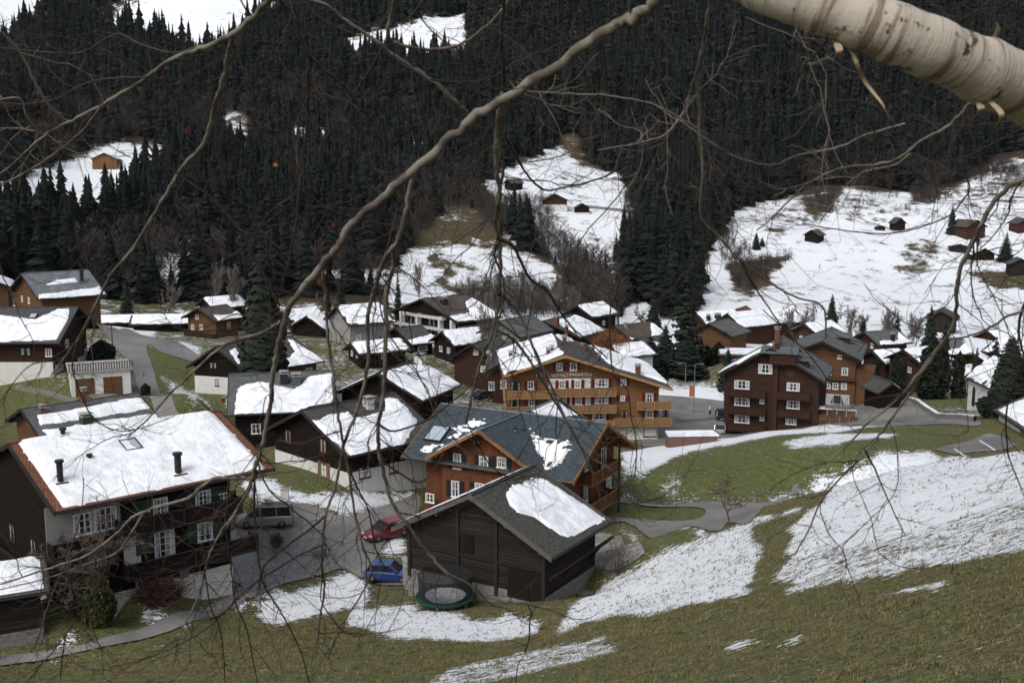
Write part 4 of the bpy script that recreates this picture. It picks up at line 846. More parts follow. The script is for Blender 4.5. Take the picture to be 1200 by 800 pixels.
# the cluster of chalets in front of the snow meadow
def box_house(name, label, px, pyb, d, th, W, L, ze, rise, wall, roof, snows=(), base=None, cat='house', chims=(), wins=(), xr=0, group=None, zoff=0, trim='trim_dark', detail=1):
    if d > 400: x, y, z = ground(px, pyb); y += L*.3; z2 = z = float(hgt(x, y))
    else:
        x, y, z = at_depth(px, d); z2 = CZ+ray(px, pyb)[2]*d       # the floor lies on the line of sight through the photographed foot
    q = [x, y, R(th), W, L, ze, rise, z2+zoff, xr]
    h = new_house(None, name, label, cat, wall, roof, trim, base, min(.8, W*.09), min(.8, L*.09), detail, q, group, deep=max(2.5, z2-z+2.5))
    for s_ in snows: h.snow(s_[0], s_[1] if len(s_) > 1 else None, amp=s_[2] if len(s_) > 2 else .4, th=.25)
    for c in chims: h.chimney(*c)
    for w_ in wins: h.window(*w_)
    return h
box_house('chalet', 'leftmost snow-panelled chalet of the far cluster, two dark chimneys on its ridge', 838, 397, 262, -62, 9, 12, 4.0, 2.6, 'wood_brown', 'slate_dark', [('R', None, .5), ('L',)], cat='chalet', chims=[('R', 830, 376, .7, 1.2, M['blackmetal']), ('R', 841, 375, 1.1, 1.3, M['blackmetal'])], wins=[('F', 823, 386, .8, 1., None)])
box_house('chalet', 'dark chalet with a row of pale gable windows in the far cluster', 872, 400, 258, -55, 10, 12, 4.2, 2.8, 'wood_red', 'slate_dark', [('R', None, .25), ('L',)], cat='chalet', wins=[('F', 859.5, 391, .8, 1.2, None), ('F', 862.5, 392, .8, 1.2, None), ('F', 866, 393, .8, 1.2, None), ('F', 869, 394, .8, 1.2, None)])
box_house('chalet', 'rightmost white-roofed chalet of the far cluster with a big square chimney', 903, 396, 270, -62, 10, 14, 4.2, 2.6, 'wood_red', 'slate_dark', [('R', None, .4), ('L',)], cat='chalet', chims=[('R', 889, 381, 1.4, 1.4, M['blackmetal'])], wins=[('R', 898, 394, 1., 1., None)])
box_house('house', 'tall little house with rust-red roof standing on top of the far cluster', 868, 386, 280, -30, 6.5, 8, 3.6, 2.0, 'log_dark', 'tile_red', cat='house', chims=[('L', 858, 370, .7, 1.3, M['brick'])])
box_house('house', 'plain grey roofed house below the leftmost chalet of the far cluster', 841, 410, 240, -35, 11, 10, 4.0, 2.4, 'wood_mid', 'slate_grey', [('R', [(845,388),(850,388),(868,404),(862,404)], .3), ('L', [(842,394),(852,390)], .2)])
x_, y_, z_ = at_depth(873, 222)
fr = empty('annexe', (x_, y_, z_), R(-10)); tag(fr, 'flat roofed annexe topped with a square of snow and a tan vent tower', 'annexe')
zt = CZ+ray(873, 412)[2]*222-z_
mb = MB(); mb.box(-5, 5, -3.5, 3.5, -2, zt-.3); mb.build('wall', M['wood_brown'], fr); mb = MB(); mb.box(-5.3, 5.3, -3.8, 3.8, zt-.3, zt); mb.build('roof', M['slate_grey'], fr)
v = []; 
mb = MB(); mb.poly([(-4.9, -3.2, zt), (4.6, -3.5, zt), (5, 2.9, zt), (3, 3.5, zt), (-4.2, 3.4, zt), (-5.1, 1.0, zt)], (0, 0, .22)); mb.build('snow_cover', M['snow'], fr)
mb = MB(); mb.box(4.4, 5.6, -3.0, -1.4, zt+.0, zt+1.5); mb.build('vent_tower', M['concrete'], fr)
box_house('shed', 'low shed under a rounded snow roof, left one of the two beyond the forked road', 146, 383, 245, -80, 7, 17, 1.4, 1.2, 'log_dark', 'slate_dark', [('R', None, .4), ('L',)])
box_house('shed', 'wider shed under a rounded snow roof with dark front beside the brown chalet', 196, 386, 232, -80, 8, 14, 1.7, 1.4, 'log_dark', 'slate_dark', [('R', None, .4), ('L',)])
box_house('house', 'house with mottled snow roof and grey walls left of the apartment house', 422, 402, 215, -55, 11, 10, 4.5, 3, 'greyplaster', 'slate_dark', [('R', None, .8), ('L',)], wins=[('R', 420, 395, 1., 1., None)])
box_house('house', 'dark house with pale porch posts behind the snow triangle roof', 372, 402, 232, -20, 9, 9, 3.6, 2.6, 'log_dark', 'slate_dark', [('R', None, .7), ('L',)], wins=[('F', 372, 398, 1., 1., None)])
box_house('house', 'red log house with two lit-white windows just left of the hotel', 628-24, 470, 188, 4, 10, 14, 6.6, 3.0, 'wood_red', 'slate_dark', [('R', None, .9)], chims=[('R', 622, 400, .7, 1.2, M['brick'])], wins=[('F', 576, 452, 1., 1.4, None), ('F', 590, 450, 1., 1.4, None)], base=('white', .9))
box_house('house', 'dark brown gabled house between the snowy skylight roof and red log house', 568, 445, 196, -22, 9, 11, 4.4, 2.8, 'wood_brown', 'slate_dark', [('R', [(600,380),(604,384)], .3)], wins=[('F', 558, 412, .9, 1., None), ('F', 573, 414, .9, 1., None), ('F', 566, 432, .9, 1., None)])
box_house('barn', 'grey weathered barn alone on the snow meadow above the dark yews', 1103, 386, 300, -25, 8.5, 10, 3.4, 2.2, 'log_grey', 'slate_dark', cat='barn')
box_house('hut', 'small dark garage hut with snow-capped right slope beside the guest house', 1034, 472, 176, 8, 4.6, 6, 2.2, 1.6, 'log_dark', 'slate_dark', [('R', None, .15)], cat='hut')
box_house('house', 'white walled cottage with little snow roof beyond the yews near the chapel', 1126, 455, 215, -60, 7, 7, 2.6, 1.8, 'white', 'slate_dark', [('R', None, .3), ('L',)], wins=[('F', 1118, 449, .8, 1., None)])
box_house('house', 'half hidden snowy roofed house at the right edge beyond the fir', 1196, 436, 230, 30, 10, 12, 4, 2.5, 'wood_brown', 'slate_dark', [('L', None, .4), ('R',)])
for a_ in (
 ('house', 'small snow roofed house tucked behind the red chimney roof', 692, 384, 262, -40, 9, 11, 3.4, 2.4, 'log_dark', 'slate_dark', [('R', None, .4), ('L',)]),
 ('house', 'long white roofed barn at the forest edge left of the meadow', 400, 336, 400, -80, 9, 20, 2.4, 2.6, 'log_dark', 'slate_dark', [('R', None, .3), ('L',)]),
 ('house', 'grey roofed house with a broad chimney behind the brown gabled house', 604, 410, 208, -35, 10, 11, 3.6, 2.6, 'greyplaster', 'slate_grey', [('R', [(612,396),(630,392),(640,402),(622,408)], .3)]),
 ('house', 'snowy roofed house squeezed between the apartment house and brown gabled house', 540, 418, 208, -50, 8, 9, 3.0, 2.2, 'log_dark', 'slate_dark', [('R', None, .6), ('L',)]),
 ('shed', 'snowy lean shed below the mottled snow roof', 442, 424, 196, -60, 7, 10, 2.2, 1.6, 'log_dark', 'slate_dark', [('R', None, .5), ('L',)]),
 ('house', 'dark house with broken roof snow right of the tallest spruce', 352, 392, 250, -40, 9, 10, 3.4, 2.4, 'wood_brown', 'tile_brown', [('R', None, .9), ('L',)]),
 ('house', 'snow roofed house between the row spruces and yew columns', 1076, 440, 218, -60, 9, 10, 3.4, 2.2, 'wood_brown', 'slate_dark', [('R', None, .4), ('L',)]),
 ('house', 'white roofed house behind the chapel ridge', 1150, 440, 235, -50, 9, 10, 3.4, 2.2, 'wood_red', 'slate_dark', [('R', None, .3), ('L',)]),
 ('house', 'farthest white roofed house at the foot of the snow meadow, right', 1172, 412, 290, -60, 10, 11, 3.4, 2.4, 'wood_brown', 'slate_dark', [('R', None, .3), ('L',)]),
 ('house', 'snowy house behind the tall guest house, left of the row spruce', 958, 404, 250, -55, 9, 10, 3.0, 2.2, 'wood_red', 'slate_grey', [('R', None, .5), ('L',)]),
 ('house', 'low house with pale wall under the snow wedge chalet', 735, 428, 205, -60, 8, 8, 2.4, 1.8, 'white', 'slate_dark', [('R', None, .5)]),
 ('house', 'dark barn like house above the two rounded snow sheds', 262, 372, 270, -50, 9, 10, 3.0, 2.2, 'log_dark', 'slate_dark', [('R', None, .5), ('L',)])):
    h = box_house(*a_, None, cat='house' if a_[0] == 'house' else 'shed'); h.window_at('F', -1.2, 1.8, .9, 1.0); h.window_at('F', 1.2, 1.8, .9, 1.0); h.window_at('R', 0, 1.6, .9, 1.0)
# distant farm buildings
for nm, lb, px, pyb, d, th, W, L, ze, rise, wl, rf, sn, bs in (
 ('chalet', 'pale honey chalet in the high left clearing, its roof white on the right', 122, 197, 610, 10, 15, 15, 3.2, 3.6, 'wood_honey', 'slate_grey', [('R',)], None),
 ('barn', 'upper barn with rusty roof in the middle clearing', 602, 223, 590, -50, 7, 9, 3., 2.2, 'log_dark', 'tile_brown', (), None),
 ('chalet', 'wide gabled chalet with white lower floor in the middle clearing', 650, 247, 560, 5, 13, 11, 4.2, 3.2, 'wood_red', 'slate_dark', (), ('white', 2.2)),
 ('hut', 'small black hut right of the wide chalet in the middle clearing', 682, 251, 555, 5, 8, 7, 2.4, 2.4, 'log_dark', 'slate_dark', (), ('white', .3)),
 ('barn', 'lone black barn on the left of the wide snow meadow', 956, 284, 520, -35, 7.5, 9, 2.6, 2.4, 'log_dark', 'slate_dark', (), None),
 ('barn', 'black gabled barn by the farm track in the middle of the snow meadow', 1053, 270, 545, 8, 6.2, 7, 3.2, 2.6, 'log_dark', 'slate_dark', [('R',)], None),
 ('farmhouse', 'rust roofed farmhouse with dark gable high on the right meadow', 1137, 279, 540, 20, 12, 13, 4.5, 3.2, 'wood_red', 'tile_brown', (), None),
 ('shed', 'flat open shed below the rust roofed farmhouse', 1128, 296, 500, -20, 11, 7, 2.0, 1.2, 'log_grey', 'slate_dark', [('R',)], None),
 ('chalet', 'dark gabled chalet with white ground floor windows on the right meadow', 1151, 311, 480, 0, 10.5, 9, 4.2, 2.8, 'log_dark', 'slate_dark', [('L',)], ('white', 1.8)),
 ('farmhouse', 'dark red farmhouse cut by the right edge above the tall spruce', 1200, 272, 560, 10, 10, 9, 3.6, 2.5, 'wood_red', 'slate_dark', (), None),
 ('chalet', 'grey chalet half hidden behind the tall meadow spruce', 1196, 322, 470, -10, 9, 9, 4, 2.4, 'log_grey', 'slate_dark', [('R',)], None),
 ('hut', 'tiny grey hut left of the gabled barn on the snow meadow', 1032, 270, 545, 0, 5, 4, 1.2, 1.0, 'log_grey', 'tile_brown', (), None)):
    box_house(nm, lb, px, pyb, d, th, W, L, ze, rise, wl, rf, sn, bs, cat=nm, detail=0)
# ------------------------------------------------------------------ trees
def leafmat(name, c1, c2, rough=.8):
    m, t, b = newmat(name, rough); o = co(t); n = noise(t, o, .35, 3); n2 = noise(t, o, 4, 2)
    oi = N(t, 'ShaderNodeObjectInfo')
    v = mth(t, 'ADD', mth(t, 'MULTIPLY', n, .6), mth(t, 'MULTIPLY', n2, .4))
    t.links.new(mix(t, sstep(t, v, .35, .65), c1, c2), b.inputs['Base Color']); return m
M['spruce'] = leafmat('spruce_needles', (.007, .013, .009), (.020, .031, .019))
M['yew'] = leafmat('yew_needles', (.007, .013, .008), (.020, .032, .016))
m, t, b = newmat('far_conifer_needles', .85); n_ = noise(t, co(t), .11, 3, .7); n2_ = noise(t, co(t), .012, 3)
t.links.new(mix(t, sstep(t, mth(t, 'ADD', mth(t, 'MULTIPLY', n_, .6), mth(t, 'MULTIPLY', n2_, .4)), .36, .66), (.0035, .006, .006), (.017, .025, .020)), b.inputs['Base Color']); M['fir_far'] = m
M['larch_far'] = leafmat('far_larch_twigs', (.012, .012, .010), (.032, .028, .022))
M['bark'] = plain('tree_bark', (.085, .07, .055), .9, .4, 4)
M['twigs'] = leafmat('bare_twigs', (.055, .042, .035), (.11, .085, .07))
M['twigs_far'] = leafmat('far_bare_twigs', (.032, .027, .023), (.068, .057, .049))
M['twigs_pale'] = leafmat('pale_grey_twigs', (.10, .085, .075), (.19, .165, .15))
M['rust'] = leafmat('rusty_twigs', (.15, .06, .03), (.24, .105, .05))
M['larch'] = leafmat('larch_twigs', (.085, .055, .035), (.15, .10, .065))
M['golden'] = leafmat('golden_conifer', (.014, .028, .009), (.085, .08, .018))
M['redbush'] = leafmat('red_brown_twigs', (.045, .02, .017), (.085, .04, .032))
def conifer_np(n_layers, nb, H, Rr, seed, ragged=.35, droop=.35, narrow=1., blades=1):
    """tris: needle-covered boughs set in whorls round the stem"""
    g = np.random.default_rng(seed); V = []; Fc = []
    for i in range(n_layers):
        f = i/n_layers; z = H*(.10+.9*f); r = Rr*(1-f)**(.85*narrow)*(1+g.uniform(-ragged, ragged)*.5)+.03*H*(1-f)*.3
        for k in range(nb):
            a = 2*math.pi*(k+g.uniform(-.4, .4))/nb+i*1.3; rr = r*g.uniform(1-ragged, 1+ragged*.4); dz = -rr*droop*g.uniform(.5, 1.3)
            ca, sa = math.cos(a), math.sin(a); wv = rr*math.pi/nb*1.5+.02*H*.3
            h0 = H*.9/n_layers*1.7*g.uniform(.8, 1.2)
            b = len(V)
            V += [(0, 0, z+h0), (ca*rr*.55-sa*wv, sa*rr*.55+ca*wv, z+dz*.35), (ca*rr, sa*rr, z+dz), (ca*rr*.55+sa*wv, sa*rr*.55-ca*wv, z+dz*.35), (ca*rr*.25, sa*rr*.25, z-h0*.25)]
            Fc += [(b, b+1, b+2), (b, b+2, b+3), (b+1, b+4, b+2), (b+3, b+2, b+4)]
    return np.array(V, float), np.array(Fc)
def bare_np(H, seed, n1=26, spread=.33, wmul=1.):
    """bare broadleaf: fans of thin two-sided twigs on a stem"""
    g = np.random.default_rng(seed); V = []; Fc = []
    def strip(a, b_, w0, w1):
        d = b_-a; s_ = np.cross(d, g.normal(size=3)); s_ /= np.linalg.norm(s_)+1e-9; b = len(V)
        V.extend([a-s_*w0, a+s_*w0, b_+s_*w1, b_-s_*w1]); Fc.append((b, b+1, b+2)); Fc.append((b, b+2, b+3))
    top = np.array([g.normal()*.3, g.normal()*.3, H*.95]); strip(np.zeros(3), top, .16*wmul, .03); strip(np.zeros(3), top, .16*wmul, .03)
    for i in range(n1):
        f = .2+.75*i/n1; p = top*f; a = g.uniform(0, 6.28); l = H*spread*(1-abs(f-.45)*.9)*g.uniform(.6, 1.1)
        e = p+np.array([math.cos(a)*l, math.sin(a)*l, l*g.uniform(.7, 1.5)]); strip(p, e, .06*wmul, .03*wmul)
        for j in range(6):
            u = g.uniform(.3, 1); q = p+(e-p)*u; l2 = l*.45*g.uniform(.5, 1); a2 = a+g.normal()*.9
            strip(q, q+np.array([math.cos(a2)*l2, math.sin(a2)*l2, l2*g.uniform(.5, 1.6)]), .04*wmul, .02*wmul)
    return np.array(V, float), np.array(Fc)
def merged(name, items, mats):
    """items: list of (template index, x, y, z, scale, rot, zscale); one mesh object"""
    vs, fs, mi, off = [], [], [], 0
    for T, sel, m_ in items:
        Vt, Ft = T; sel = np.asarray(sel)
        if not len(sel): continue
        c, s_ = np.cos(sel[:, 4]), np.sin(sel[:, 4]); sc = sel[:, 3]
        X = Vt[None, :, 0]*c[:, None]-Vt[None, :, 1]*s_[:, None]; Y = Vt[None, :, 0]*s_[:, None]+Vt[None, :, 1]*c[:, None]
        P = np.stack([X*sc[:, None]*sel[:, 5:6]+sel[:, 0:1], Y*sc[:, None]*sel[:, 5:6]+sel[:, 1:2], Vt[None, :, 2]*sc[:, None]+sel[:, 2:3]], -1).reshape(-1, 3)
        f = (Ft[None]+(np.arange(len(sel))*len(Vt))[:, None, None]).reshape(-1, 3)+off
        vs.append(P); fs.append(f); mi.append(np.full(len(f), m_)); off += len(P)
    return np_mesh(name, np.vstack(vs), np.vstack(fs), mats, mi=np.concatenate(mi))
FT = [conifer_np(11, 7, 1.0, .15, s, .6, .55) for s in range(5)]
FN = [conifer_np(22, 10, 1.0, .17, s, .65, .5) for s in range(10, 14)]
BT = [tuple((lambda V, F_: (V/14., F_))(*bare_np(14, s, 22, .30, 1.5))) for s in range(4)]
FP = [gpoly(p) for p in (
 [(-160,335),(0,338),(100,352),(240,356),(300,352),(400,345),(470,345),(520,350),(600,368),(660,378),(770,388),(800,378),(826,345),(835,318),(850,285),(865,258),(940,236),(1100,236),(1400,230),(1400,-170),(-160,-170)],)]
CLEAR = [gpoly(p) for p in (
 [(555,215),(600,197),(640,178),(664,146),(690,190),(738,213),(748,255),(730,305),(700,330),(660,300),(645,292),(600,262),(560,235)],
 [(455,318),(478,292),(500,262),(525,243),(560,246),(598,276),(652,312),(672,350),(665,392),(468,392),(452,350)],
 [(812,365),(825,300),(858,250),(930,226),(980,218),(1100,224),(1135,208),(1165,184),(1210,176),(1400,176),(1400,425),(700,425),(745,345),(790,380)],
 [(-80,275),(0,212),(85,183),(160,165),(220,170),(160,205),(140,250),(118,268)],
 [(-80,45),(-60,-60),(80,-60),(45,18),(0,42)], [(105,34),(170,-20),(330,-60),(330,8),(270,50),(240,60),(150,34)],
 [(395,47),(470,30),(548,14),(550,60),(480,72),(400,62)], [(472,145),(498,170),(503,195),(482,190)], [(258,142),(275,128),(290,140),(296,166),(272,174)],
 [(330,150),(400,150),(412,168),(340,172)], [(205,285),(235,282),(245,325),(205,335)], [(373,313),(458,311),(458,332),(373,330)],[(700,305),(720,315),(760,350),(800,385),(780,388),(730,350)],
 [(595,150),(612,140),(612,165),(600,170)],[(520,60),(540,40),(548,75),(528,80)])]
MIXP = [(gpoly(p), v) for p, v in (
 ([(90,345),(100,300),(190,265),(330,285),(420,300),(470,345)], .75), ([(600,372),(640,300),(700,300),(770,390)], .7), ([(130,160),(300,100),(520,120),(520,230),(330,200),(200,165)], .45),
 ([(-60,170),(130,120),(330,130),(250,165),(80,185)], .55), ([(800,330),(840,260),(900,235),(760,250)], .25), ([(900,236),(1100,236),(1130,205),(930,205)], .6), ([(440,240),(480,220),(520,240),(480,290),(450,310)], .5))]
sp = 6.0; gy = np.arange(255, 1300, sp); P_ = []
for y in gy:
    xs = np.arange(-.62*y, .62*y, sp*(1+max(0, y-700)/900)); P_.append(np.stack([xs, np.full(len(xs), y)], 1))
P_ = np.vstack(P_); P_ = P_+rng.uniform(-sp*.75, sp*.75, P_.shape)
u_, v_ = warp(P_[:, 0], P_[:, 1]); k_ = pip(FP[0], u_, v_)
for c in CLEAR: k_ &= ~pip(c, u_, v_)
pm = np.full(len(P_), .07)
for P, v in MIXP: pm[pip(P, u_, v_)] = v
k_ &= fbm(P_[:, 0]/22, P_[:, 1]/22, 5) > .17
P_ = P_[k_]; pm = pm[k_]; zz = hgt(P_[:, 0], P_[:, 1]); n_ = len(P_)
isb = rng.random(n_) < pm*(.4+1.2*fbm(P_[:, 0]/40, P_[:, 1]/40, 8))
LOW = np.zeros(n_, bool)
for lp in ([(585,236),(650,262),(710,300),(740,390),(640,380),(660,345),(640,300),(560,245)], [(480,240),(600,200),(590,262),(500,262)]): LOW |= pip(gpoly(lp), *warp(P_[:, 0], P_[:, 1]))
isb |= LOW & (rng.random(n_) < .7)
hh = np.where(LOW, .45, 1)*rng.uniform(9, 27, n_)*(.75+.5*fbm(P_[:, 0]/50, P_[:, 1]/50, 4)); hb = rng.uniform(9, 16, n_)
edge_ = np.zeros(n_, bool)
arr = np.stack([P_[:, 0], P_[:, 1], zz-.4, np.where(isb, hb, hh), rng.uniform(0, 6.28, n_), rng.uniform(.75, 1.6, n_)], 1)
kind = rng.integers(0, 5, n_)
D_ = P_[:, 1]
print('forest trees', n_, 'bare', int(isb.sum()))
o = link(bpy.data.objects.new('spruce_forest', merged('spruce_forest', [(FT[i], arr[(~isb) & (kind == i) & (D_ > 520)], 1 if i == 4 else 0) for i in range(5)]+[(FN[i], arr[(~isb) & (kind % 4 == i) & (D_ <= 520)], 0) for i in range(4)], [M['fir_far'], M['larch_far']])))
tag(o, 'dark spruce forest covering the whole far mountainside between the snowy clearings', 'forest', kind='stuff')
kb = kind % 4
o = link(bpy.data.objects.new('leafless_woodland', merged('leafless_woodland', [(BT[i], arr[isb & (kb == i)], 0) for i in range(4)], [M['twigs_far']])))
tag(o, 'grey-brown leafless woodland mixed into the lower edge of the spruce forest', 'woodland', kind='stuff')
# low scrub on the meadow knoll and along the clearing edges
SCR = [gpoly(p) for p in ([(850,312),(880,306),(935,300),(905,318),(880,342),(862,336)], [(938,234),(985,224),(976,250),(948,252)], [(1062,205),(1095,192),(1092,236),(1070,238)], [(455,318),(480,290),(525,243),(500,245),(440,300)], [(612,266),(640,262),(690,300),(712,350),(690,352),(655,315)], [(575,235),(640,232),(650,262),(600,262)], [(735,215),(742,250),(732,320),(722,318),(730,250)], [(1120,205),(1165,186),(1200,200),(1150,214)], [(545,330),(640,335),(655,372),(540,372)], [(840,285),(850,270),(880,300),(850,312)])]
S_ = np.stack([rng.uniform(-260, 330, 60000), rng.uniform(300, 760, 60000)], 1); u_, v_ = warp(S_[:, 0], S_[:, 1]); kk = np.zeros(len(S_), bool)
for P in SCR: kk |= pip(P, u_, v_)
SP2 = gpoly([(870,262),(930,228),(1130,212),(1200,182),(1260,182),(1260,275),(1050,250)]); kk |= pip(SP2, u_, v_) & (fbm(S_[:, 0]/18, S_[:, 1]/18, 44) > .60) & (rng.random(len(S_)) < .5)
S_ = S_[kk][:3600]; a2 = np.stack([S_[:, 0], S_[:, 1], hgt(S_[:, 0], S_[:, 1])-.2, rng.uniform(1.6, 5.0, len(S_)), rng.uniform(0, 6.28, len(S_)), rng.uniform(1, 1.8, len(S_))], 1); kb2 = rng.integers(0, 4, len(S_))
o = link(bpy.data.objects.new('leafless_scrub', merged('leafless_scrub', [(BT[i], a2[kb2 == i], 0) for i in range(4)], [M['twigs_far']])))
tag(o, 'brown leafless scrub on the knolls and edges of the snowy clearings', 'scrub', kind='stuff')
# ---- single trees
def bark_trunk(H, r0, seed=0, n=7, bend=.15):
    g = np.random.default_rng(seed); k = 8; P = [(g.normal()*bend*(i > 0)*i/k, g.normal()*bend*(i > 0)*i/k, H*i/k) for i in range(k+1)]; P[0] = (0, 0, -.6)
    mb = MB(); mb.tube(P, [r0*(1-.9*i/k) for i in range(k+1)], n); return mb, P
def conifer_mesh(H, Rr, seed, layers=22, nb=11, ragged=.4, droop=.45, narrow=1., mat='spruce', detail=4):
    g = np.random.default_rng(seed); V = []; Fc = []
    z0 = .08*H
    for i in range(layers):
        f = i/layers; z = z0+(H-z0)*f; r = Rr*max(.05, (1-f)**(.8*narrow))
        for k in range(max(4, int(nb*(1-.5*f)))):
            a = 2*math.pi*(k+g.uniform(-.5, .5))/nb+i*2.1
            if g.random() < .08: continue
            rr = r*g.uniform(1-ragged, 1.08); up = g.uniform(-.1, .15)
            p = np.array([0, 0, z+g.uniform(-.3, .3)]); ca, sa = math.cos(a), math.sin(a)
            for j in range(detail):             # each bough: overlapping sprays sagging outward
                s0 = (j+.1)/detail; s1 = (j+1.25)/detail; wd = rr*.42*(1.1-s0*.6)+.12
                za = p[2]+up*rr*s0-droop*rr*s0*s0; zb = p[2]+up*rr*s1-droop*rr*s1*s1-g.uniform(0, .12)*rr
                A = np.array([ca*rr*s0, sa*rr*s0, za]); B = np.array([ca*rr*s1, sa*rr*s1, zb]); S = np.array([-sa, ca, 0])*wd
                b = len(V); jz = g.uniform(-.5, .1)*wd
                V += [A, A*.5+B*.5+S+[0, 0, jz], B, A*.5+B*.5-S+[0, 0, g.uniform(-.5, .1)*wd], A*.4+B*.6-[0, 0, wd*.8]]
                Fc += [(b, b+1, b+2), (b, b+2, b+3), (b, b+4, b+2), (b+1, b+4, b+2)]
    b = len(V); V += [np.array([-.08, 0, H*.95]), np.array([.08, 0, H*.95]), np.array([0, 0, H*1.02])]; Fc.append((b, b+1, b+2))
    return np_mesh('crown', np.array(V), np.array(Fc), M[mat])
def bush_mesh(rx, rz, seed, n=900, leaf=.16, mat='yew', shape='round', lump=.35):
    g = np.random.default_rng(seed); th = g.uniform(0, 2*np.pi, n); u = g.uniform(-.75, 1, n)
    r = np.sqrt(np.maximum(0, 1-u*u)); R_ = g.uniform(.55, 1.02, n)
    nz = .8+lump*(fbm(th*1.3+5, u*2.2+5, seed, 3)*2-.6)
    if shape == 'column': r = np.minimum(1, (1-np.abs(u)**6))*np.clip((1.03-u)*2.2, 0, 1)**.6; u2 = (u+.75)/1.75
    else: u2 = (u+.75)/1.75
    C = np.stack([np.cos(th)*r*rx*R_*nz, np.sin(th)*r*rx*R_*nz, u2*rz*(.9+.1*R_)], 1)
    return leaf_cloud(C, leaf, g, mat)
def leaf_cloud(C, leaf, g, mat, name='crown'):
    n = len(C); a = g.normal(size=(n, 3)); a /= np.linalg.norm(a, axis=1)[:, None]; b = np.cross(a, g.normal(size=(n, 3))); b /= np.linalg.norm(b, axis=1)[:, None]
    s_ = leaf*g.uniform(.6, 1.4, (n, 1)); C = np.asarray(C); V = np.stack([C-a*s_, C+b*s_*.8, C+a*s_, C-b*s_*.8], 1).reshape(-1, 3)
    f = np.arange(n*4).reshape(n, 4); return np_mesh(name, V, f, M[mat])
def skeleton(H, seed, levels=4, spread=.55, up=.35, r0=.16, first=.25, nchild=(5, 4, 4, 3), lmul=.52, wig=.18):
    """bare branching: list of polylines with radii"""
    g = random.Random(seed); out = []
    def grow(p, d, L, r, lv):
        k = 4; pts = [p.copy()]; dd = d.copy()
        for i in range(k):
            dd = (dd+Vector((g.gauss(0, wig), g.gauss(0, wig), g.gauss(0, wig)+up*.12))).normalized(); pts.append(pts[-1]+dd*L/k)
        out.append((pts, [r*(1-.7*i/k) for i in range(k+1)], lv))
        if lv >= levels: return
        for j in range(nchild[min(lv, len(nchild)-1)]):
            t = g.uniform(first if lv == 0 else .25, 1.0); i = min(k-1, int(t*k)); q = pts[i].lerp(pts[i+1], t*k-i)
            ax = Vector((g.gauss(0, 1), g.gauss(0, 1), g.gauss(0, .4)+up)).normalized(); nd = (dd*(1-spread)+ax*spread*1.25).normalized()
            grow(q, nd, L*lmul*g.uniform(.7, 1.2), r*.5*(1-.4*t), lv+1)
    grow(Vector((0, 0, -.3)), Vector((0, 0, 1)), H*.62, r0, 0); return out
def bare_tree_meshes(H, seed, levels=4, mat='twigs', minr=.022, **kw):
    sk = skeleton(H, seed, levels, **kw); tr = MB(); cr = MB()
    for pts, rad, lv in sk: (tr if lv == 0 else cr).tube(pts, [max(minr, r) for r in rad], 5 if lv < 2 else 3)
    return tr.mesh('trunk', M['bark']), cr.mesh('crown', M[mat])
def plant(name, label, cat, loc, parts, sc=1., rz=0., group=None, sz=None):
    r = empty(name, loc, rz); r.scale = (sc, sc, sz or sc); tag(r, label, cat, group)
    for nm, me in parts: link(bpy.data.objects.new(nm, me), r)
    return r
def trunkm(H, r0, seed): mb, _ = bark_trunk(H, r0, seed); return mb.mesh('trunk', M['bark'])
SPR = [[('trunk', trunkm(16, .22, s)), ('crown', conifer_mesh(17, 3.2, s, 34, 13, .35, .42, .8))] for s in (1, 2)]
SPn = [[('trunk', trunkm(16, .2, 5)), ('crown', conifer_mesh(17, 2.2, 5, 34, 11, .35))]]
def vheight(px, pyb, pyt, d): return (pyb-pyt)/F*d/CP
def con(label, px, pyb, pyt, d, width_px, kind=SPR[0], name='spruce', cat='tree', base_h=17., group=None, base_r=3.0, mode='depth'):
    if mode == 'g': x, y, z = ground(px, pyb); d = (y-0)/CP
    else: x, y, z = at_depth(px, d); 
    zt = CZ+ray(px, pyt)[2]*d; H = max(2, zt-z); r = empty(name, (x, y, z), rng.uniform(0, 6)); s_ = width_px/2/F*d/base_r
    r.scale = (s_, s_, H/base_h); tag(r, label, cat, group)
    for nm, me in kind: link(bpy.data.objects.new(nm, me), r)
    return r
big = [('trunk', trunkm(24, .4, 9)), ('crown', conifer_mesh(26, 4.6, 9, 62, 18, .3, .4, .62, detail=5))]
con('tallest dark spruce standing between the left chalets, left of the hanging branches', 311, 440, 284, 158, 62, big, base_h=26, base_r=4.2)
pine = [('trunk', trunkm(15, .25, 11)), ('crown', conifer_mesh(16, 3.4, 11, 22, 10, .5, .1, .7))]
con('loose open pine right of the hotel roof', 803, 440, 318, 222, 50, pine, base_h=16, base_r=3.2, name='pine_tree')
con('short dark fir left of the open pine', 779, 440, 378, 218, 30, SPR[1], name='fir_tree')
con('dense fir filling the gap between the grey roofed chalet and the pine', 762, 436, 392, 212, 44, SPR[0], name='fir_tree')
con('low broad fir right beneath the open pine by the street lamps', 806, 446, 396, 212, 50, SPR[1], name='fir_tree')
con('bluish fir at the wood edge behind the grey roofed chalet', 765, 395, 350, 290, 26, SPR[1], name='fir_tree')
con('dark pointed spruce in the row behind the guest house', 973, 395, 343, 255, 24, SPR[1])
con('snowy little spruce between the bare trees behind the guest house', 1011, 392, 372, 262, 16, SPR[0])
con('slim spruce right in the row behind the guest house', 1050, 390, 362, 262, 17, SPn[0], base_r=2)
con('round dark spruce left in the row behind the brown chalet', 949, 400, 376, 250, 22, SPR[0])
con('ragged spruce beside the lone grey weathered barn', 1088, 430, 356, 240, 26, SPR[1])
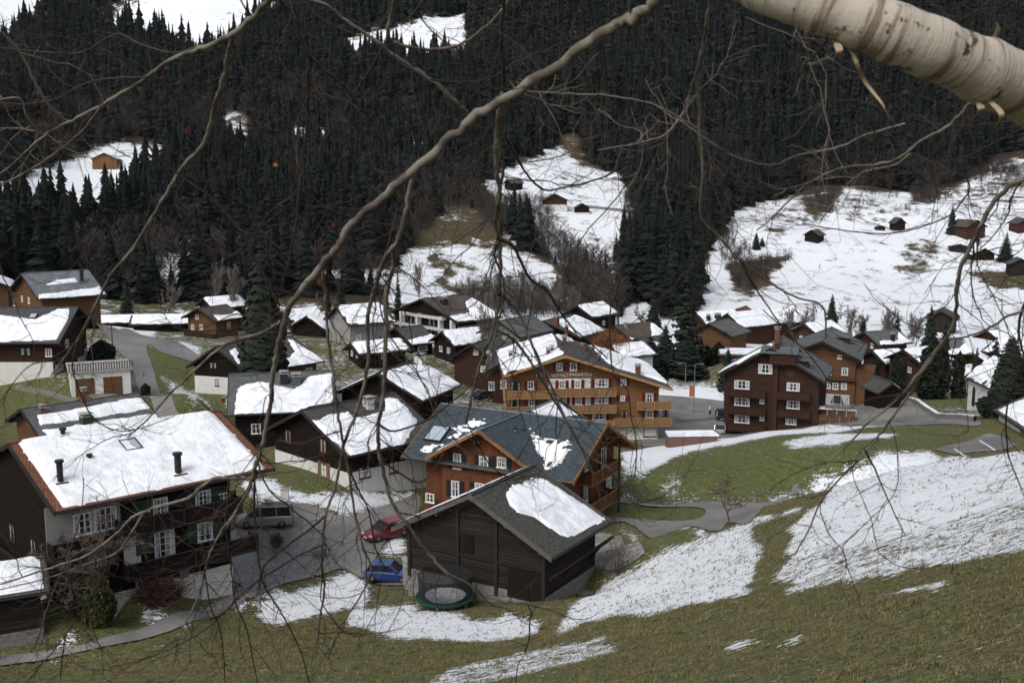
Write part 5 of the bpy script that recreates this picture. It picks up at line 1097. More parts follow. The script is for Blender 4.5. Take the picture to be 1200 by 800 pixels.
con('pointed spruce alone on the right of the snow meadow', 1178, 333, 271, 470, 20, SPn[0], base_r=2)
con('dark spruce at the left edge of the rust roofed farmhouse', 1115, 276, 240, 520, 13, SPR[0])
con('spruce on the small knoll of the snow meadow', 886, 302, 272, 480, 11, SPR[1]); con('thin spruce touching the knoll spruce', 893, 300, 277, 485, 8, SPn[0], base_r=2)
con('lone spruce on the slope below the middle clearing', 722, 306, 270, 470, 11, SPn[0], base_r=2)
con('pointed spruce behind the snow triangle roof', 400, 385, 322, 262, 20, SPR[1]); con('second spruce behind the mottled snow roof', 384, 380, 335, 275, 18, SPR[0]); con('narrow spruce left of the apartment house gable', 467, 368, 315, 270, 14, SPn[0], base_r=2)
con('big dark fir half covering the chapel', 1181, 492, 392, 158, 46, big, base_h=26, base_r=4.2, name='fir_tree'); con('second dark fir behind the chapel fir', 1163, 470, 392, 178, 30, SPR[0], name='fir_tree')
for lb, a_ in (('dark fir behind the plaza snow, left', (788,448,405,214,30)), ('dark fir behind the plaza snow, middle', (822,446,398,235,26)), ('dark fir left of the brown chalet roof', (852,440,405,205,24)), ('small fir below the spruce wood by the brown chalet', (300,395,350,215,26)), ('fir left of the rusty shrub behind the hotel', (690,392,352,262,18)), ('dark fir between the yews and the dark red house', (1104,455,372,215,22)), ('dark fir at the far right street bend', (1142,452,405,205,20)), ('small dark fir by the mottled snow roof', (446,425,392,200,16)), ('fir right of the metal roofed chalet', (150,372,322,250,22))):
    con(lb, *a_, SPR[0], name='fir_tree')
# columnar evergreens
yew1 = [('trunk', trunkm(4, .12, 21)), ('crown', bush_mesh(1.0, 7.0, 22, 2600, .17, 'yew', 'column', .5))]
def col(label, px, pyb, pyt, d, wpx, name='yew', kind=yew1, rx=1., rz=7., cat='tree', **kw): return con(label, px, pyb, pyt, d, wpx, kind, name, cat, rz, base_r=rx, **kw)
col('left one of the twin dark columnar yews by the crossroads', 1048, 472, 414, 190, 13); col('right one of the twin dark columnar yews by the crossroads', 1056, 474, 417, 187, 11)
col('tall dark yew block left of the dark red house', 1092, 472, 396, 195, 34); col('dark yew column right of the dark red house', 1122, 468, 410, 196, 15); col('yew between the guest house and the lower snowy house', 1024, 455, 416, 205, 13)
hed = [('crown', bush_mesh(2.2, 3.2, 31, 4000, .2, 'yew', 'column', .3))]
col('square dark hedge below the chapel wall', 1164, 505, 462, 150, 38, 'hedge', hed, 2.2, 3.2, 'hedge')
col('brown-green cedar hedge in front of the far cluster, left clump', 828, 446, 404, 228, 24, 'cedar', yew1); col('brown-green cedar hedge in front of the far cluster, right clump', 842, 446, 400, 226, 22, 'cedar', yew1)
col('low dark shrub left of the cedar clumps', 815, 447, 416, 224, 24, 'shrub', yew1, cat='shrub')
col('dark shrub under the left chalet terrace', 82, 455, 430, 160, 22, 'shrub', hed, 2.2, 3.2, 'shrub'); col('rounded dark shrub above the garage terrace', 120, 425, 398, 168, 34, 'shrub', hed, 2.2, 3.2, 'shrub'); col('small dark conifer by the road behind the low chalet', 171, 470, 454, 150, 12, 'shrub', hed, 2.2, 3.2, 'shrub')
# shrubs near the large chalet
gx_, gy_, gz_ = ground(113, 731)
gold = [('crown', bush_mesh(1.15, 3.6, 41, 5200, .13, 'golden', 'round', .45)), ('stem', trunkm(2.5, .12, 41))]
plant('golden_conifer', 'egg-shaped green and gold conifer in the lawn left of the red-brown bush', 'shrub', (gx_, gy_, gz_-.1), gold)
def twig_bush(rx, rz, seed, mat, n=420, minr=.012):
    g = random.Random(seed); mb = MB()
    for i in range(n):
        a = g.uniform(0, 6.28); el = g.uniform(.25, 1.45); L = g.uniform(.6, 1.05); d = Vector((math.cos(a)*math.cos(el)*rx, math.sin(a)*math.cos(el)*rx, math.sin(el)*rz))*L
        p0 = Vector((g.gauss(0, rx*.12), g.gauss(0, rx*.12), 0)); p1 = p0+d*.5+Vector((0, 0, rz*.08)); p2 = p0+d+Vector((g.gauss(0, .05)*rx, g.gauss(0, .05)*rx, 0)); mb.tube([p0, p1, p2], [minr*1.6, minr*1.2, minr*.8], 3)
        for k in range(3):
            q = p0.lerp(p2, g.uniform(.4, .95)); e = q+Vector((g.gauss(0, rx*.16), g.gauss(0, rx*.16), g.uniform(0, rz*.22))); mb.tube([q, e], [minr, minr*.6], 3)
    return mb.mesh('crown', M[mat])
gx_, gy_, gz_ = ground(188, 706); plant('red_bush', 'low spreading red-brown bush before the white basement wall', 'shrub', (gx_, gy_, gz_), [('crown', twig_bush(2.1, 1.9, 51, 'redbush', 600, .018))])
gx_, gy_, gz_ = ground(324, 640); plant('reed_bush', 'pale dry reed bush beside the grey van', 'shrub', (gx_, gy_, gz_), [('crown', twig_bush(.8, 1.4, 52, 'larch', 160, .012))])
gx_, gy_, gz_ = ground(725, 672); plant('bramble_bush', 'tangled bare bush on the slope edge right of the barn', 'shrub', (gx_, gy_, gz_), [('crown', twig_bush(2.3, 3.0, 53, 'twigs', 60, .010))])
gx_, gy_, gz_ = ground(857, 616); tt = bare_tree_meshes(5, 61, 4, minr=.014, r0=.08, spread=.7); plant('small_tree', 'small bare tree on the lane edge below the mound', 'tree', (gx_, gy_, gz_-.1), [('trunk', tt[0]), ('crown', tt[1])])
gx_, gy_, gz_ = at_depth(712, 205); plant('rusty_shrub', 'big round rusty orange shrub behind the hotel roof', 'shrub', (gx_, gy_, gz_), [('crown', twig_bush(5.2, 10, 54, 'rust', 1500, .05))])
gx_, gy_, gz_ = at_depth(86, 74); tt = bare_tree_meshes(8.4, 62, 5, mat='twigs', minr=.02, r0=.40, spread=.85, up=.12, nchild=(9, 5, 4, 4, 2), first=.35, lmul=.56)
plant('apple_tree', 'gnarled thick-trunked bare fruit tree in front of the large chalet', 'tree', (gx_, gy_, gz_-.2), [('trunk', tt[0]), ('crown', tt[1])])
BTM = [bare_tree_meshes(12, s, 4, minr=.026, r0=.13, spread=.42, nchild=(16, 6, 5, 4), lmul=.46, up=.8, mat='twigs_pale') for s in (71, 72, 73)]
LAR = [bare_tree_meshes(12, s, 4, mat='larch', minr=.05, r0=.17, spread=.62, nchild=(16, 6, 4), lmul=.34, up=.2) for s in (81,)]
bare = [('leftmost bare tree of the row behind the brown chalet', 931, 398, 352, 255), ('bare tree left of the dark pointed spruce', 941, 398, 348, 262), ('bare tree just right of the dark pointed spruce', 993, 395, 352, 262), ('bare tree behind the guest house ridge', 1000, 394, 358, 266),
 ('tall bare tree near the snowy little spruce', 1031, 392, 353, 264), ('bare tree left of the slim spruce', 1044, 392, 354, 268), ('bare tree right of the slim spruce', 1058, 392, 356, 264), ('last thin bare tree of the row near the weathered barn', 1071, 395, 360, 262),
 ('round bare tree on the snow left of the middle meadow', 493, 350, 300, 330), ('bare tree at the upper edge of the apartment house roof', 545, 365, 312, 300), ('left bare tree of the thicket above the hotel', 578, 372, 312, 300), ('bare tree in the middle of the thicket above the hotel', 603, 374, 318, 300), ('tall thin bare tree of the thicket above the hotel', 630, 376, 296, 305),
 ('bare tree right in the thicket above the hotel', 655, 378, 325, 300), ('bare tree on the meadow knoll', 872, 306, 278, 470), ('bare tree left of the knoll on the snow', 862, 300, 275, 480), ('bare tree by the grey walled house', 432, 412, 345, 225), ('bare tree behind the grey walled house', 408, 395, 350, 240), ('bare tree near the road by the spruce wood', 190, 372, 322, 265), ('pale bare tree at the wood edge left', 95, 330, 292, 330), ('tall bare tree left of the tallest spruce', 276, 380, 300, 270), ('bare tree right of the two rounded snow sheds', 245, 352, 290, 290),
 ('bare tree growing through the roofs in front of the apartment house', 572, 402, 345, 205), ('bare tree in the dip right of the thicket', 675, 380, 330, 300), ('bare tree on the bank right of the hotel chimney', 700, 385, 345, 290)]
for i, (lb, px, pyb, pyt, d) in enumerate(bare):
    x, y, z = at_depth(px, d); zt = CZ+ray(px, pyt)[2]*d; H = max(3, zt-z); t0, t1 = BTM[i % 3]
    r = plant('bare_tree', lb, 'tree', (x, y, z-.1), [('trunk', t0), ('crown', t1)], rz=i*1.7); r.scale = (min(1, H/12)*.95,)*2+(H/11.5,)
for i, (lb, px, pyb, pyt, d) in enumerate([('tawny larch on the bank below the middle clearing', 672, 372, 292, 330), ('tawny larch left of the bank larch', 650, 350, 300, 380), ('brown larch right of the bank larch', 700, 375, 310, 320), ('brown larch at the corner of the dark wood', 757, 385, 340, 300), ('rusty topped larch behind the dark pointed spruce', 978, 372, 338, 290), ('brown larch above the leftmost clearing chalets', 228, 330, 250, 420)]):
    x, y, z = at_depth(px, d); zt = CZ+ray(px, pyt)[2]*d; H = max(3, zt-z); t0, t1 = LAR[0]
    r = plant('larch', lb, 'tree', (x, y, z-.1), [('trunk', t0), ('crown', t1)], rz=i*2.1); r.scale = (H/13,)*2+(H/11.5,)
# ------------------------------------------------------------------ vehicles
def loft(mb, rings, m=0, cap=True):
    n = len(rings[0])
    for a, b in zip(rings[:-1], rings[1:]):
        for i in range(n):
            j = (i+1) % n; mb.face([a[i], a[j], b[j], b[i]], None, m)
    if cap: mb.face(rings[0][::-1], None, m); mb.face(rings[-1], None, m)
def paint(name, c, metal=.3):
    m, t, b = newmat(name, .32); b.inputs['Base Color'].default_value = (*c, 1); b.inputs['Metallic'].default_value = metal; b.inputs['Coat Weight'].default_value = .4
    n = noise(t, co(t), 6, 3); t.links.new(mix(t, n, tuple(x*.8 for x in c), c), b.inputs['Base Color']); return m
M['p_grey'] = paint('grey_car_paint', (.30, .30, .31)); M['p_red'] = paint('red_car_paint', (.17, .014, .018), .1); M['p_blue'] = paint('blue_car_paint', (.02, .055, .20), .2)
M['p_silver'] = paint('silver_car_paint', (.42, .43, .44), .5); M['p_dark'] = paint('dark_car_paint', (.02, .022, .026), .2)
M['rim'] = plain('wheel_rim', (.13, .13, .135), .4, .2, 8, .5); M['lampred'] = plain('tail_lamp_plastic', (.25, .01, .01), .3); M['lampclear'] = plain('headlamp_plastic', (.5, .52, .54), .15); M['plate'] = plain('number_plate', (.6, .6, .58), .5)
def car(name, label, cat, px, py, head, pnt, L=4.2, W=1.75, H=1.45, van=False, group=None):
    x, y, z = ground(px, py); z += .06; r = empty(name, (x, y, z), math.atan2(head[1], head[0])); tag(r, label, cat, group)   # car points along +x
    hb = .92 if not van else 1.02; f = MB()
    if van: st = [(-.5, .32, hb+.02, .90), (-.48, .25, hb+.06, .97), (-.2, .22, hb+.05, 1), (.2, .22, hb+.02, 1), (.36, .22, hb-.02, .98), (.46, .24, .82, .92), (.5, .32, .62, .80)]
    else: st = [(-.5, .36, .80, .84), (-.475, .26, hb, .94), (-.25, .2, hb+.01, 1), (.12, .2, hb-.02, 1), (.3, .2, .86, .98), (.44, .24, .74, .92), (.5, .34, .56, .78)]
    rings = []
    for a, z0, z1, wf in st:
        w_ = W/2*wf; X = a*L; rings.append([(X, -w_*.92, z0), (X, -w_, z0+.14), (X, -w_, z1-.12), (X, -w_*.93, z1), (X, w_*.93, z1), (X, w_, z1-.12), (X, w_, z0+.14), (X, w_*.92, z0)])
    loft(f, rings); body = f.build('body', pnt, r, True)
    for p_ in body.data.polygons: p_.use_smooth = False
    if van: gs = [(-.485, hb, .02), (-.46, H-.06, 0), (.17, H-.05, 0), (.345, hb-.02, 0)]
    else: gs = [(-.47, hb-.02, 0), (-.36, H-.06, 0), (.04, H-.04, 0), (.24, hb-.04, 0)]
    wt, wb = W*.41, W*.465; g = MB()
    xa, xb, xc, xd = [a*L for a, _, _ in gs]; zt = H-.05
    B0, B1, B2, B3 = (xa, hb-.03), (xb, zt), (xc, zt), (xd, hb-.05)
    for sy in (-1, 1):
        P = [(xa, sy*wb, B0[1]), (xd, sy*wb, B3[1]), (xc, sy*wt, zt), (xb, sy*wt, zt)]
        g.face(P if sy < 0 else P[::-1])
    g.face([(xa, -wb, B0[1]), (xb, -wt, zt), (xb, wt, zt), (xa, wb, B0[1])]); g.face([(xd, -wb, B3[1]), (xd, wb, B3[1]), (xc, wt, zt), (xc, -wt, zt)])
    g.build('window', M['glassdark'], r)
    rf = MB(); rf.poly([(xb-.05, -wt-.02, zt-.01), (xc+.06, -wt-.02, zt-.01), (xc+.06, wt+.02, zt-.01), (xb-.05, wt+.02, zt-.01)], (0, 0, .07))
    for sy in (-1, 1):
        for a, b_ in (((xa, B0[1]), (xb, zt)), ((xd, B3[1]), (xc, zt))): rf.bar((a[0], sy*wb*1.005, a[1]), (b_[0], sy*wt*1.01, b_[1]), .09)
        for xm in ((-.16, .1) if not van else (-.22, .06)): rf.bar((xm*L, sy*(wb+.005), hb-.05), (xm*L, sy*(wt+.01), zt), .07)
    rf.build('roof', pnt, r)
    if van:
        q = MB(); q.box(xb+.3, xc-.5, -wt*.7, wt*.7, zt+.062, zt+.09); q.build('sunroof', M['glassdark'], r)
    wr = .32 if not van else .34
    for ax in (-.31*L, .31*L):
        for sy in (-1, 1):
            t_ = MB(); yo = sy*(W/2-.1)
            V, q, uv = tube_np([(0, yo-.11*sy, 0), (0, yo-.10*sy, 0), (0, yo+.11*sy, 0), (0, yo+.12*sy, 0)], [.01, wr, wr, .01], 16)
            me = np_mesh('wheel', V, q, M['tyre']); o = link(bpy.data.objects.new('wheel', me), r); o.location = (ax, 0, wr)
            V, q, uv = tube_np([(0, yo+.122*sy, 0), (0, yo+.124*sy, 0), (0, yo+.14*sy, 0)], [.001, wr*.62, .05], 10)
            link(bpy.data.objects.new('rim', np_mesh('rim', V, q, M['rim'])), o)
            k = MB(); 
            V, q, uv = tube_np([(0, sy*(W/2-.03), 0), (0, sy*(W/2+.006), 0)], [wr*1.17, wr*1.17], 16)
    for sy in (-1, 1):
        q = MB(); q.box(.455*L, .492*L, sy*W*.36-.16, sy*W*.36+.16, .6, .74); q.build('headlight', M['lampclear'], r)
        q = MB(); q.box(-.504*L, -.47*L, sy*W*.40-.09, sy*W*.40+.09, .68, hb-.02 if not van else 1.1); q.build('tail_light', M['lampred'], r)
        q = MB(); q.box(.17*L-.08 if not van else .26*L, .17*L+.08 if not van else .26*L+.14, sy*(W/2+.0)-.02, sy*(W/2+.16), hb, hb+.16) if sy > 0 else q.box(.17*L-.08 if not van else .26*L, .17*L+.08 if not van else .26*L+.14, -(W/2+.16), -(W/2-.02), hb, hb+.16); q.build('wing_mirror', pnt, r)
    for sx in (-1, 1): q = MB(); q.box(sx*.507*L-.012, sx*.507*L+.012, -.26, .26, .42, .53); q.build('number_plate', M['plate'], r)
    q = MB(); q.box(-.505*L, -.46*L, -W*.44, W*.44, .3, .46); q.box(.47*L, .507*L, -W*.40, W*.40, .3, .44); q.build('bumper', M['blackmetal'], r)
    return r
car('parked_van', 'grey passenger van with dark side windows beside the large chalet', 'van', 311, 616, (-1, -.12), M['p_grey'], 4.9, 1.9, 1.92, True)
car('parked_car', 'red car half behind the dark barn with its bonnet toward the yard', 'car', 453, 630, (-.72, -.6), M['p_red'], 4.3, 1.75, 1.5)
car('parked_car', 'blue hatchback parked against the concrete wall left of the barn', 'car', 457, 680, (1, -.14), M['p_blue'], 3.9, 1.65, 1.45)
car('parked_car', 'small silver car standing on the road left of the brown chalet', 'car', 843, 507, (.15, 1), M['p_silver'], 4.2, 1.8, 1.6)
car('parked_car', 'dark car parked behind the silver car', 'car', 845, 491, (.12, 1), M['p_dark'], 4.4, 1.8, 1.7)
car('parked_car', 'dark car under the red log house, left of the hotel', 'car', 563, 469, (-.8, -.6), M['p_dark'], 4.2, 1.75, 1.5)
# ------------------------------------------------------------------ trampoline
x, y, z = ground(522, 711); tr = empty('trampoline', (x, y, z)); tag(tr, 'round green trampoline with black safety net in front of the barn', 'trampoline')
Rt, hz = 2.05, .85; M['tramp_green'] = plain('green_padding', (.012, .045, .036), .7); M['tramp_mat'] = plain('black_mat', (.02, .02, .022), .7)
def ringpts(R_, z_, n=36): return [(R_*math.cos(k*2*math.pi/n), R_*math.sin(k*2*math.pi/n), z_) for k in range(n+1)]
mb = MB(); n = 36
for k in range(n):
    a, b_ = k*2*math.pi/n, (k+1)*2*math.pi/n; P = lambda r_, t_, z_: (r_*math.cos(t_), r_*math.sin(t_), z_)
    mb.face([P(Rt, a, hz+.02), P(Rt, b_, hz+.02), P(Rt-.38, b_, hz+.04), P(Rt-.38, a, hz+.04)]); mb.face([P(Rt, b_, hz+.02), P(Rt, a, hz+.02), P(Rt, a, hz-.12), P(Rt, b_, hz-.12)])
mb.build('padding', M['tramp_green'], tr)
mb = MB(); mb.face([(Rt*.84*math.cos(k*2*math.pi/n), Rt*.84*math.sin(k*2*math.pi/n), hz-.01) for k in range(n)]); mb.build('jumping_mat', M['tramp_mat'], tr)
mb = MB(); rr = [1.42*(1+.05*math.sin(3*k*2*math.pi/n)) for k in range(n)]
c_ = [(rr[k]*math.cos(k*2*math.pi/n), rr[k]*math.sin(k*2*math.pi/n), hz+.0) for k in range(n)]; d_ = [(p[0]*.9, p[1]*.9, hz+.1) for p in c_]
for k in range(n): j = (k+1) % n; mb.face([c_[k], c_[j], d_[j], d_[k]])
mb.face(d_); mb.build('snow_cover', M['snow'], tr)
for k in range(6):
    a = k*math.pi/3+.3; c, s_ = math.cos(a), math.sin(a)
    mb = MB(); mb.tube([(Rt*.97*c, Rt*.97*s_, 0), (Rt*.97*c, Rt*.97*s_, hz-.05)], [.03, .03], 6); mb.build('leg', M['zinc'], tr)
    mb = MB(); mb.tube(smooth_line([(Rt*1.04*c, Rt*1.04*s_, .3), (Rt*1.1*c, Rt*1.1*s_, 1.6), (Rt*1.02*c, Rt*1.02*s_, 2.5), (Rt*.92*c, Rt*.92*s_, 2.65)]), [.03]*16, 6); mb.build('net_pole', M['blackmetal'], tr)
m, t, b = newmat('safety_net', .8); tp = N(t, 'ShaderNodeBsdfTransparent'); mx = N(t, 'ShaderNodeMixShader'); b.inputs['Base Color'].default_value = (.015, .016, .018, 1)
uv = co(t, 'UV'); sx = N(t, 'ShaderNodeSeparateXYZ'); t.links.new(uv, sx.inputs[0])
ga = mth(t, 'LESS_THAN', mth(t, 'FRACT', mth(t, 'MULTIPLY', sx.outputs[0], 22)), .48); gb = mth(t, 'LESS_THAN', mth(t, 'FRACT', mth(t, 'MULTIPLY', sx.outputs[1], 22)), .48)
t.links.new(mth(t, 'MAXIMUM', ga, gb), mx.inputs[0]); t.links.new(tp.outputs[0], mx.inputs[1]); t.links.new(b.outputs[0], mx.inputs[2]); t.links.new(mx.outputs[0], t.nodes['Material Output'].inputs[0])
M['net'] = m; mb = MB()
for k in range(n):
    a, b_ = k*2*math.pi/n, (k+1)*2*math.pi/n; P = lambda r_, t_, z_: (r_*math.cos(t_), r_*math.sin(t_), z_); l0, l1 = a*Rt, b_*Rt
    mb.face([P(Rt*.9, a, hz+.05), P(Rt*.9, b_, hz+.05), P(Rt*.93, b_, 2.4), P(Rt*.93, a, 2.4)], [(l0, 0), (l1, 0), (l1, 1.6), (l0, 1.6)])
mb.build('safety_net', m, tr)
# ------------------------------------------------------------------ walls, lamps, small things
def block(name, label, cat, px, py, rz, w_, d_, h_, mat, deep=.8, dz=0):
    x, y, z = ground(px, py); r = empty(name, (x, y, z+dz), R(rz)); tag(r, label, cat); mb = MB(); mb.box(-w_/2, w_/2, 0, d_, -deep, h_); mb.build('wall', mat, r); return r
r = block('retaining_wall', 'pale concrete wall block between the blue car and the barn', 'wall', 497, 687, 10, 2.9, 2.2, 1.6, M['concrete'])
mb = MB(); mb.box(-1.55, 1.55, -.1, 2.3, 1.603, 1.7); mb.build('coping', M['concrete'], r)
r = block('retaining_wall', 'terracotta retaining wall with snow on top beside the hotel', 'wall', 812, 521, 3, 6.2, 2.4, 1.1, plain('terracotta_wall', (.15, .085, .07), .85, .2))
mb = MB(); mb.poly([(-3.2, -.12, 1.103), (3.3, -.1, 1.103), (3.1, 2.5, 1.103), (-3.1, 2.5, 1.103)], (0, 0, .2)); mb.build('snow_cover', M['snow'], r)
# slab pile at the barn corner
x, y, z = ground(668, 694); r = empty('stone_pile', (x, y, z), R(-30)); r.rotation_euler.z = R(58-90); tag(r, 'loose pile of flat grey stone slabs at the foot of the barn', 'stone pile')
g = random.Random(3)
for i in range(16):
    mb = MB(); cx, cy = g.uniform(-1.9, 1.9), g.uniform(-.5, .5); zz = .12*(i % 4); k = g.randint(5, 7); P = []
    for j in range(k): a = j*2*math.pi/k; P.append((cx+math.cos(a)*g.uniform(.35, .7), cy+math.sin(a)*g.uniform(.25, .5), zz+g.uniform(-.02, .02)))
    mb.poly(P, (0, 0, .09)); o = mb.build('slab', M['stone'], r)
# garage terrace, left
x, y, z = ground(118, 461); r = empty('garage', (x, y, z), R(24)); tag(r, 'white garage block with orange doors and a railed roof terrace, left lawn', 'garage')
mb = MB(); mb.box(-3.6, 3.9, 0, 7.5, -1.5, 3.0); mb.build('wall', M['white'], r)
mb = MB(); mb.box(-3.9, 4.2, -.3, 7.8, 3.003, 3.25); mb.build('terrace_slab', M['concrete'], r)
for cx in (-1.9, 1.6): mb = MB(); mb.box(cx-1.2, cx+1.2, -.06, .02, -.2, 2.2); mb.build('garage_door', M['wood_mid'], r)
mb = MB()
for k in range(25): mb.box(-3.8+k*.33, -3.8+k*.33+.16, -.26, -.2, 3.26, 4.15)
mb.box(-3.9, 4.2, -.3, -.16, 4.155, 4.24); mb.build('railing', M['trim_grey'], r)
def pole_lamp(label, px, pyb, pyt, d, arm=-1):
    x, y, z = at_depth(px, d); zt = CZ+ray(px, pyt)[2]*d; H = zt-z; r = empty('street_lamp', (x, y, z)); tag(r, label, 'street lamp')
    mb = MB(); mb.tube([(0, 0, -.3), (0, 0, H*.6), (0, 0, H)], [.09, .07, .05], 8); mb.build('pole', M['zinc'], r)
    mb = MB(); mb.tube([(0, 0, H-.05), (arm*.5, 0, H+.06), (arm*.9, 0, H+.05)], [.04, .035, .03], 6); mb.build('arm', M['zinc'], r)
    mb = MB(); mb.box(min(arm*.75, arm*1.5), max(arm*.75, arm*1.5), -.14, .14, H-.02, H+.1); o = mb.build('lamp_head', M['zinc'], r)
    mb = MB(); mb.box(min(arm*.85, arm*1.4), max(arm*.85, arm*1.4), -.1, .1, H-.06, H-.023); mb.build('lens', M['frame_white'], o); return r, H
pole_lamp('left street lamp with a short arm, beyond the hotel corner', 803, 466, 425, 205)
r, H = pole_lamp('right street lamp carrying an orange banner', 813, 481, 425, 190, 1)
mb = MB(); mb.box(-.85, -.08, -.03, .03, H*.34, H*.57); mb.build('banner', plain('orange_banner', (.45, .15, .06), .7), r); mb = MB(); mb.box(-.9, -.05, -.02, .02, H*.57+.003, H*.57+.05); mb.build('banner_bar', M['zinc'], r)
# dry stone wall along the right street
def wall_line(name, label, cat, P, h_, th, mat, snow_=True, kind=None):
    w_ = ground_many(P); o0 = w_[0]; r = empty(name, (float(o0[0]), float(o0[1]), float(hgt(o0[0], o0[1])))); tag(r, label, cat); mb = MB(); sn = MB(); L_ = smooth_line([(a[0], a[1], 0) for a in w_], sub=6)
    L_[:, 2] = hgt(L_[:, 0], L_[:, 1]); L_ = L_-np.array(r.location)
    for a, b_ in zip(L_[:-1], L_[1:]):
        t_ = b_-a; n_ = np.array([-t_[1], t_[0], 0]); n_ = n_/(np.linalg.norm(n_)+1e-9)*th/2
        for m_, z0, z1, e in ((mb, -.4, h_, 1), (sn, h_+.003, h_+.14, 1.05)):
            q = [a-n_*e, b_-n_*e, b_+n_*e, a+n_*e]; lo = [(p[0], p[1], p[2]+z0) for p in q]; hi = [(p[0], p[1], p[2]+z1) for p in q]
            m_.face(hi); m_.face([lo[0], lo[1], hi[1], hi[0]], [(0, 0), (1, 0), (1, 1), (0, 1)]); m_.face([lo[2], lo[3], hi[3], hi[2]], [(0, 0), (1, 0), (1, 1), (0, 1)])
    mb.build('wall', mat, r)
    if snow_: sn.build('snow_cover', M['snow'], r)
    return r
wall_line('stone_wall', 'low dry stone wall with snowy top along the street by the chapel', 'wall', [(1064,470),(1143,494)], .7, .5, M['stone'])
wall_line('retaining_wall', 'long low dark wall across the middle clearing', 'wall', [(684,243),(710,246),(736,249)], 1.4, .8, M['stone'], False)
wall_line('stone_wall', 'short grey terrace wall below the brown chalet on the left lawn', 'wall', [(20,455),(55,462),(92,472)], .5, .5, M['stone'], False)
# fences
def fence(label, P, hp=1.1, every=3., mat='trim_grey', rails=2):
    w_ = ground_many(P); L_ = smooth_line([(a[0], a[1], 0) for a in w_], sub=8); r = empty('fence', (float(w_[0][0]), float(w_[0][1]), float(hgt(w_[0][0], w_[0][1])))); tag(r, label, 'fence')
    L_[:, 2] = hgt(L_[:, 0], L_[:, 1]); L_ -= np.array(r.location); s_ = np.concatenate([[0], np.cumsum(np.linalg.norm(np.diff(L_, axis=0), axis=1))]); k = max(2, int(s_[-1]/every)+1); Q = []
    for u in np.linspace(0, s_[-1], k):
        p = np.array([np.interp(u, s_, L_[:, i]) for i in range(3)]); Q.append(p); mb = MB(); mb.tube([p-[0, 0, .3], p+[0, 0, hp]], [.05, .045], 6); mb.build('post', M[mat], r)
    for j in range(rails):
        mb = MB(); zz = hp*(.9-.4*j); mb.tube([p+np.array([0, 0, zz]) for p in Q], [.014 if mat != 'frame_white' else .03]*len(Q), 4); mb.build('wire' if mat != 'frame_white' else 'rail', M[mat], r)
    return r
fence('wire fence on thin posts along the footpath, bottom left', [(0,772),(14,770),(48,765),(108,752)], 1.2, 2.2)
fence('row of thin posts along the lane edge below the mound', [(728,582),(810,588),(890,588),(940,578)], .9, 6, rails=1)
fence('garden railing before the white basement of the large chalet', [(205,700),(240,698),(285,690)], 1.0, 1.6, 'zinc')
fence('thin rail beside the steps of the guest house terrace', [(945,497),(985,496),(1008,490)], 1.0, 1.6, 'zinc')
x, y, z = ground(972, 497); r = empty('terrace', (x, y+1, z), R(-15)); tag(r, 'wooden terrace with snowy table in front of the guest house', 'terrace')
mb = MB(); mb.box(-4.4, 4.2, 0, 4.5, -.5, 1.1); mb.build('deck', M['wood_mid'], r)
for k in range(7): mb = MB(); mb.box(-4.3+k*1.38, -4.2+k*1.38, .05, .15, 1.103, 2.05); mb.build('post', M['concrete'], r)
mb = MB(); mb.box(-4.35, 4.15, .03, .17, 2.053, 2.13); mb.build('handrail', M['frame_white'], r)
mb = MB(); mb.box(-3.0, -.4, 1.2, 2.6, 1.8, 1.9); mb.build('table', M['wood_mid'], r); mb = MB(); mb.box(-2.95, -.45, 1.25, 2.55, 1.903, 2.05); mb.build('snow_cover', M['snow'], r)
x, y, z = ground(334, 585); r = empty('utility_cabinet', (x, y, z)); tag(r, 'small white utility cabinet on the snow above the van', 'cabinet'); mb = MB(); mb.box(-.35, .35, -.2, .2, -.2, .95); mb.build('body', M['white'], r); mb = MB(); mb.box(-.4, .4, -.25, .25, .953, 1.02); mb.build('lid', M['concrete'], r)
x, y, z = at_depth(133, 172); r = empty('utility_pole', (x, y, z)); tag(r, 'plain grey utility pole beside the forked road', 'pole'); mb = MB(); mb.tube([(0, 0, -.5), (0, 0, 6.2)], [.12, .09], 8); mb.build('shaft', M['trim_grey'], r); mb = MB(); mb.box(-.6, .6, -.05, .05, 5.6, 5.72); mb.build('crossarm', M['trim_grey'], r)
for lb, px, py in (('short orange-topped marker stick on the near slope', 1005+110, 672), ('little wooden stump post on the snowy mound', 961, 512)):
    x, y, z = ground(px if px < 1000 else 1115, py); r = empty('marker_post', (x, y, z)); tag(r, lb, 'post'); mb = MB(); mb.tube([(0, 0, -.2), (.02, 0, .3)], [.022, .02], 6); mb.build('shaft', M['wood_red'], r); mb = MB(); mb.tube([(.02, 0, .3), (.02, 0, .35)], [.022, .02], 6); mb.build('tip', plain('faded_orange', (.4, .1, .04)), r)
# parking marks
for (a, b_) in (((1118,526),(1128,533)),((1148,516),(1166,528))):
    w_ = ground_many([a, b_]); t_ = w_[1][:2]-w_[0][:2]; n_ = np.array([-t_[1], t_[0]]); n_ = n_/np.linalg.norm(n_)*.12
    tag(drape('parking_mark', [w_[0][:2]-n_, w_[1][:2]-n_, w_[1][:2]+n_, w_[0][:2]+n_], M['frame_white'], .045, .6), 'faded white line painted on the parking terrace', kind='structure')
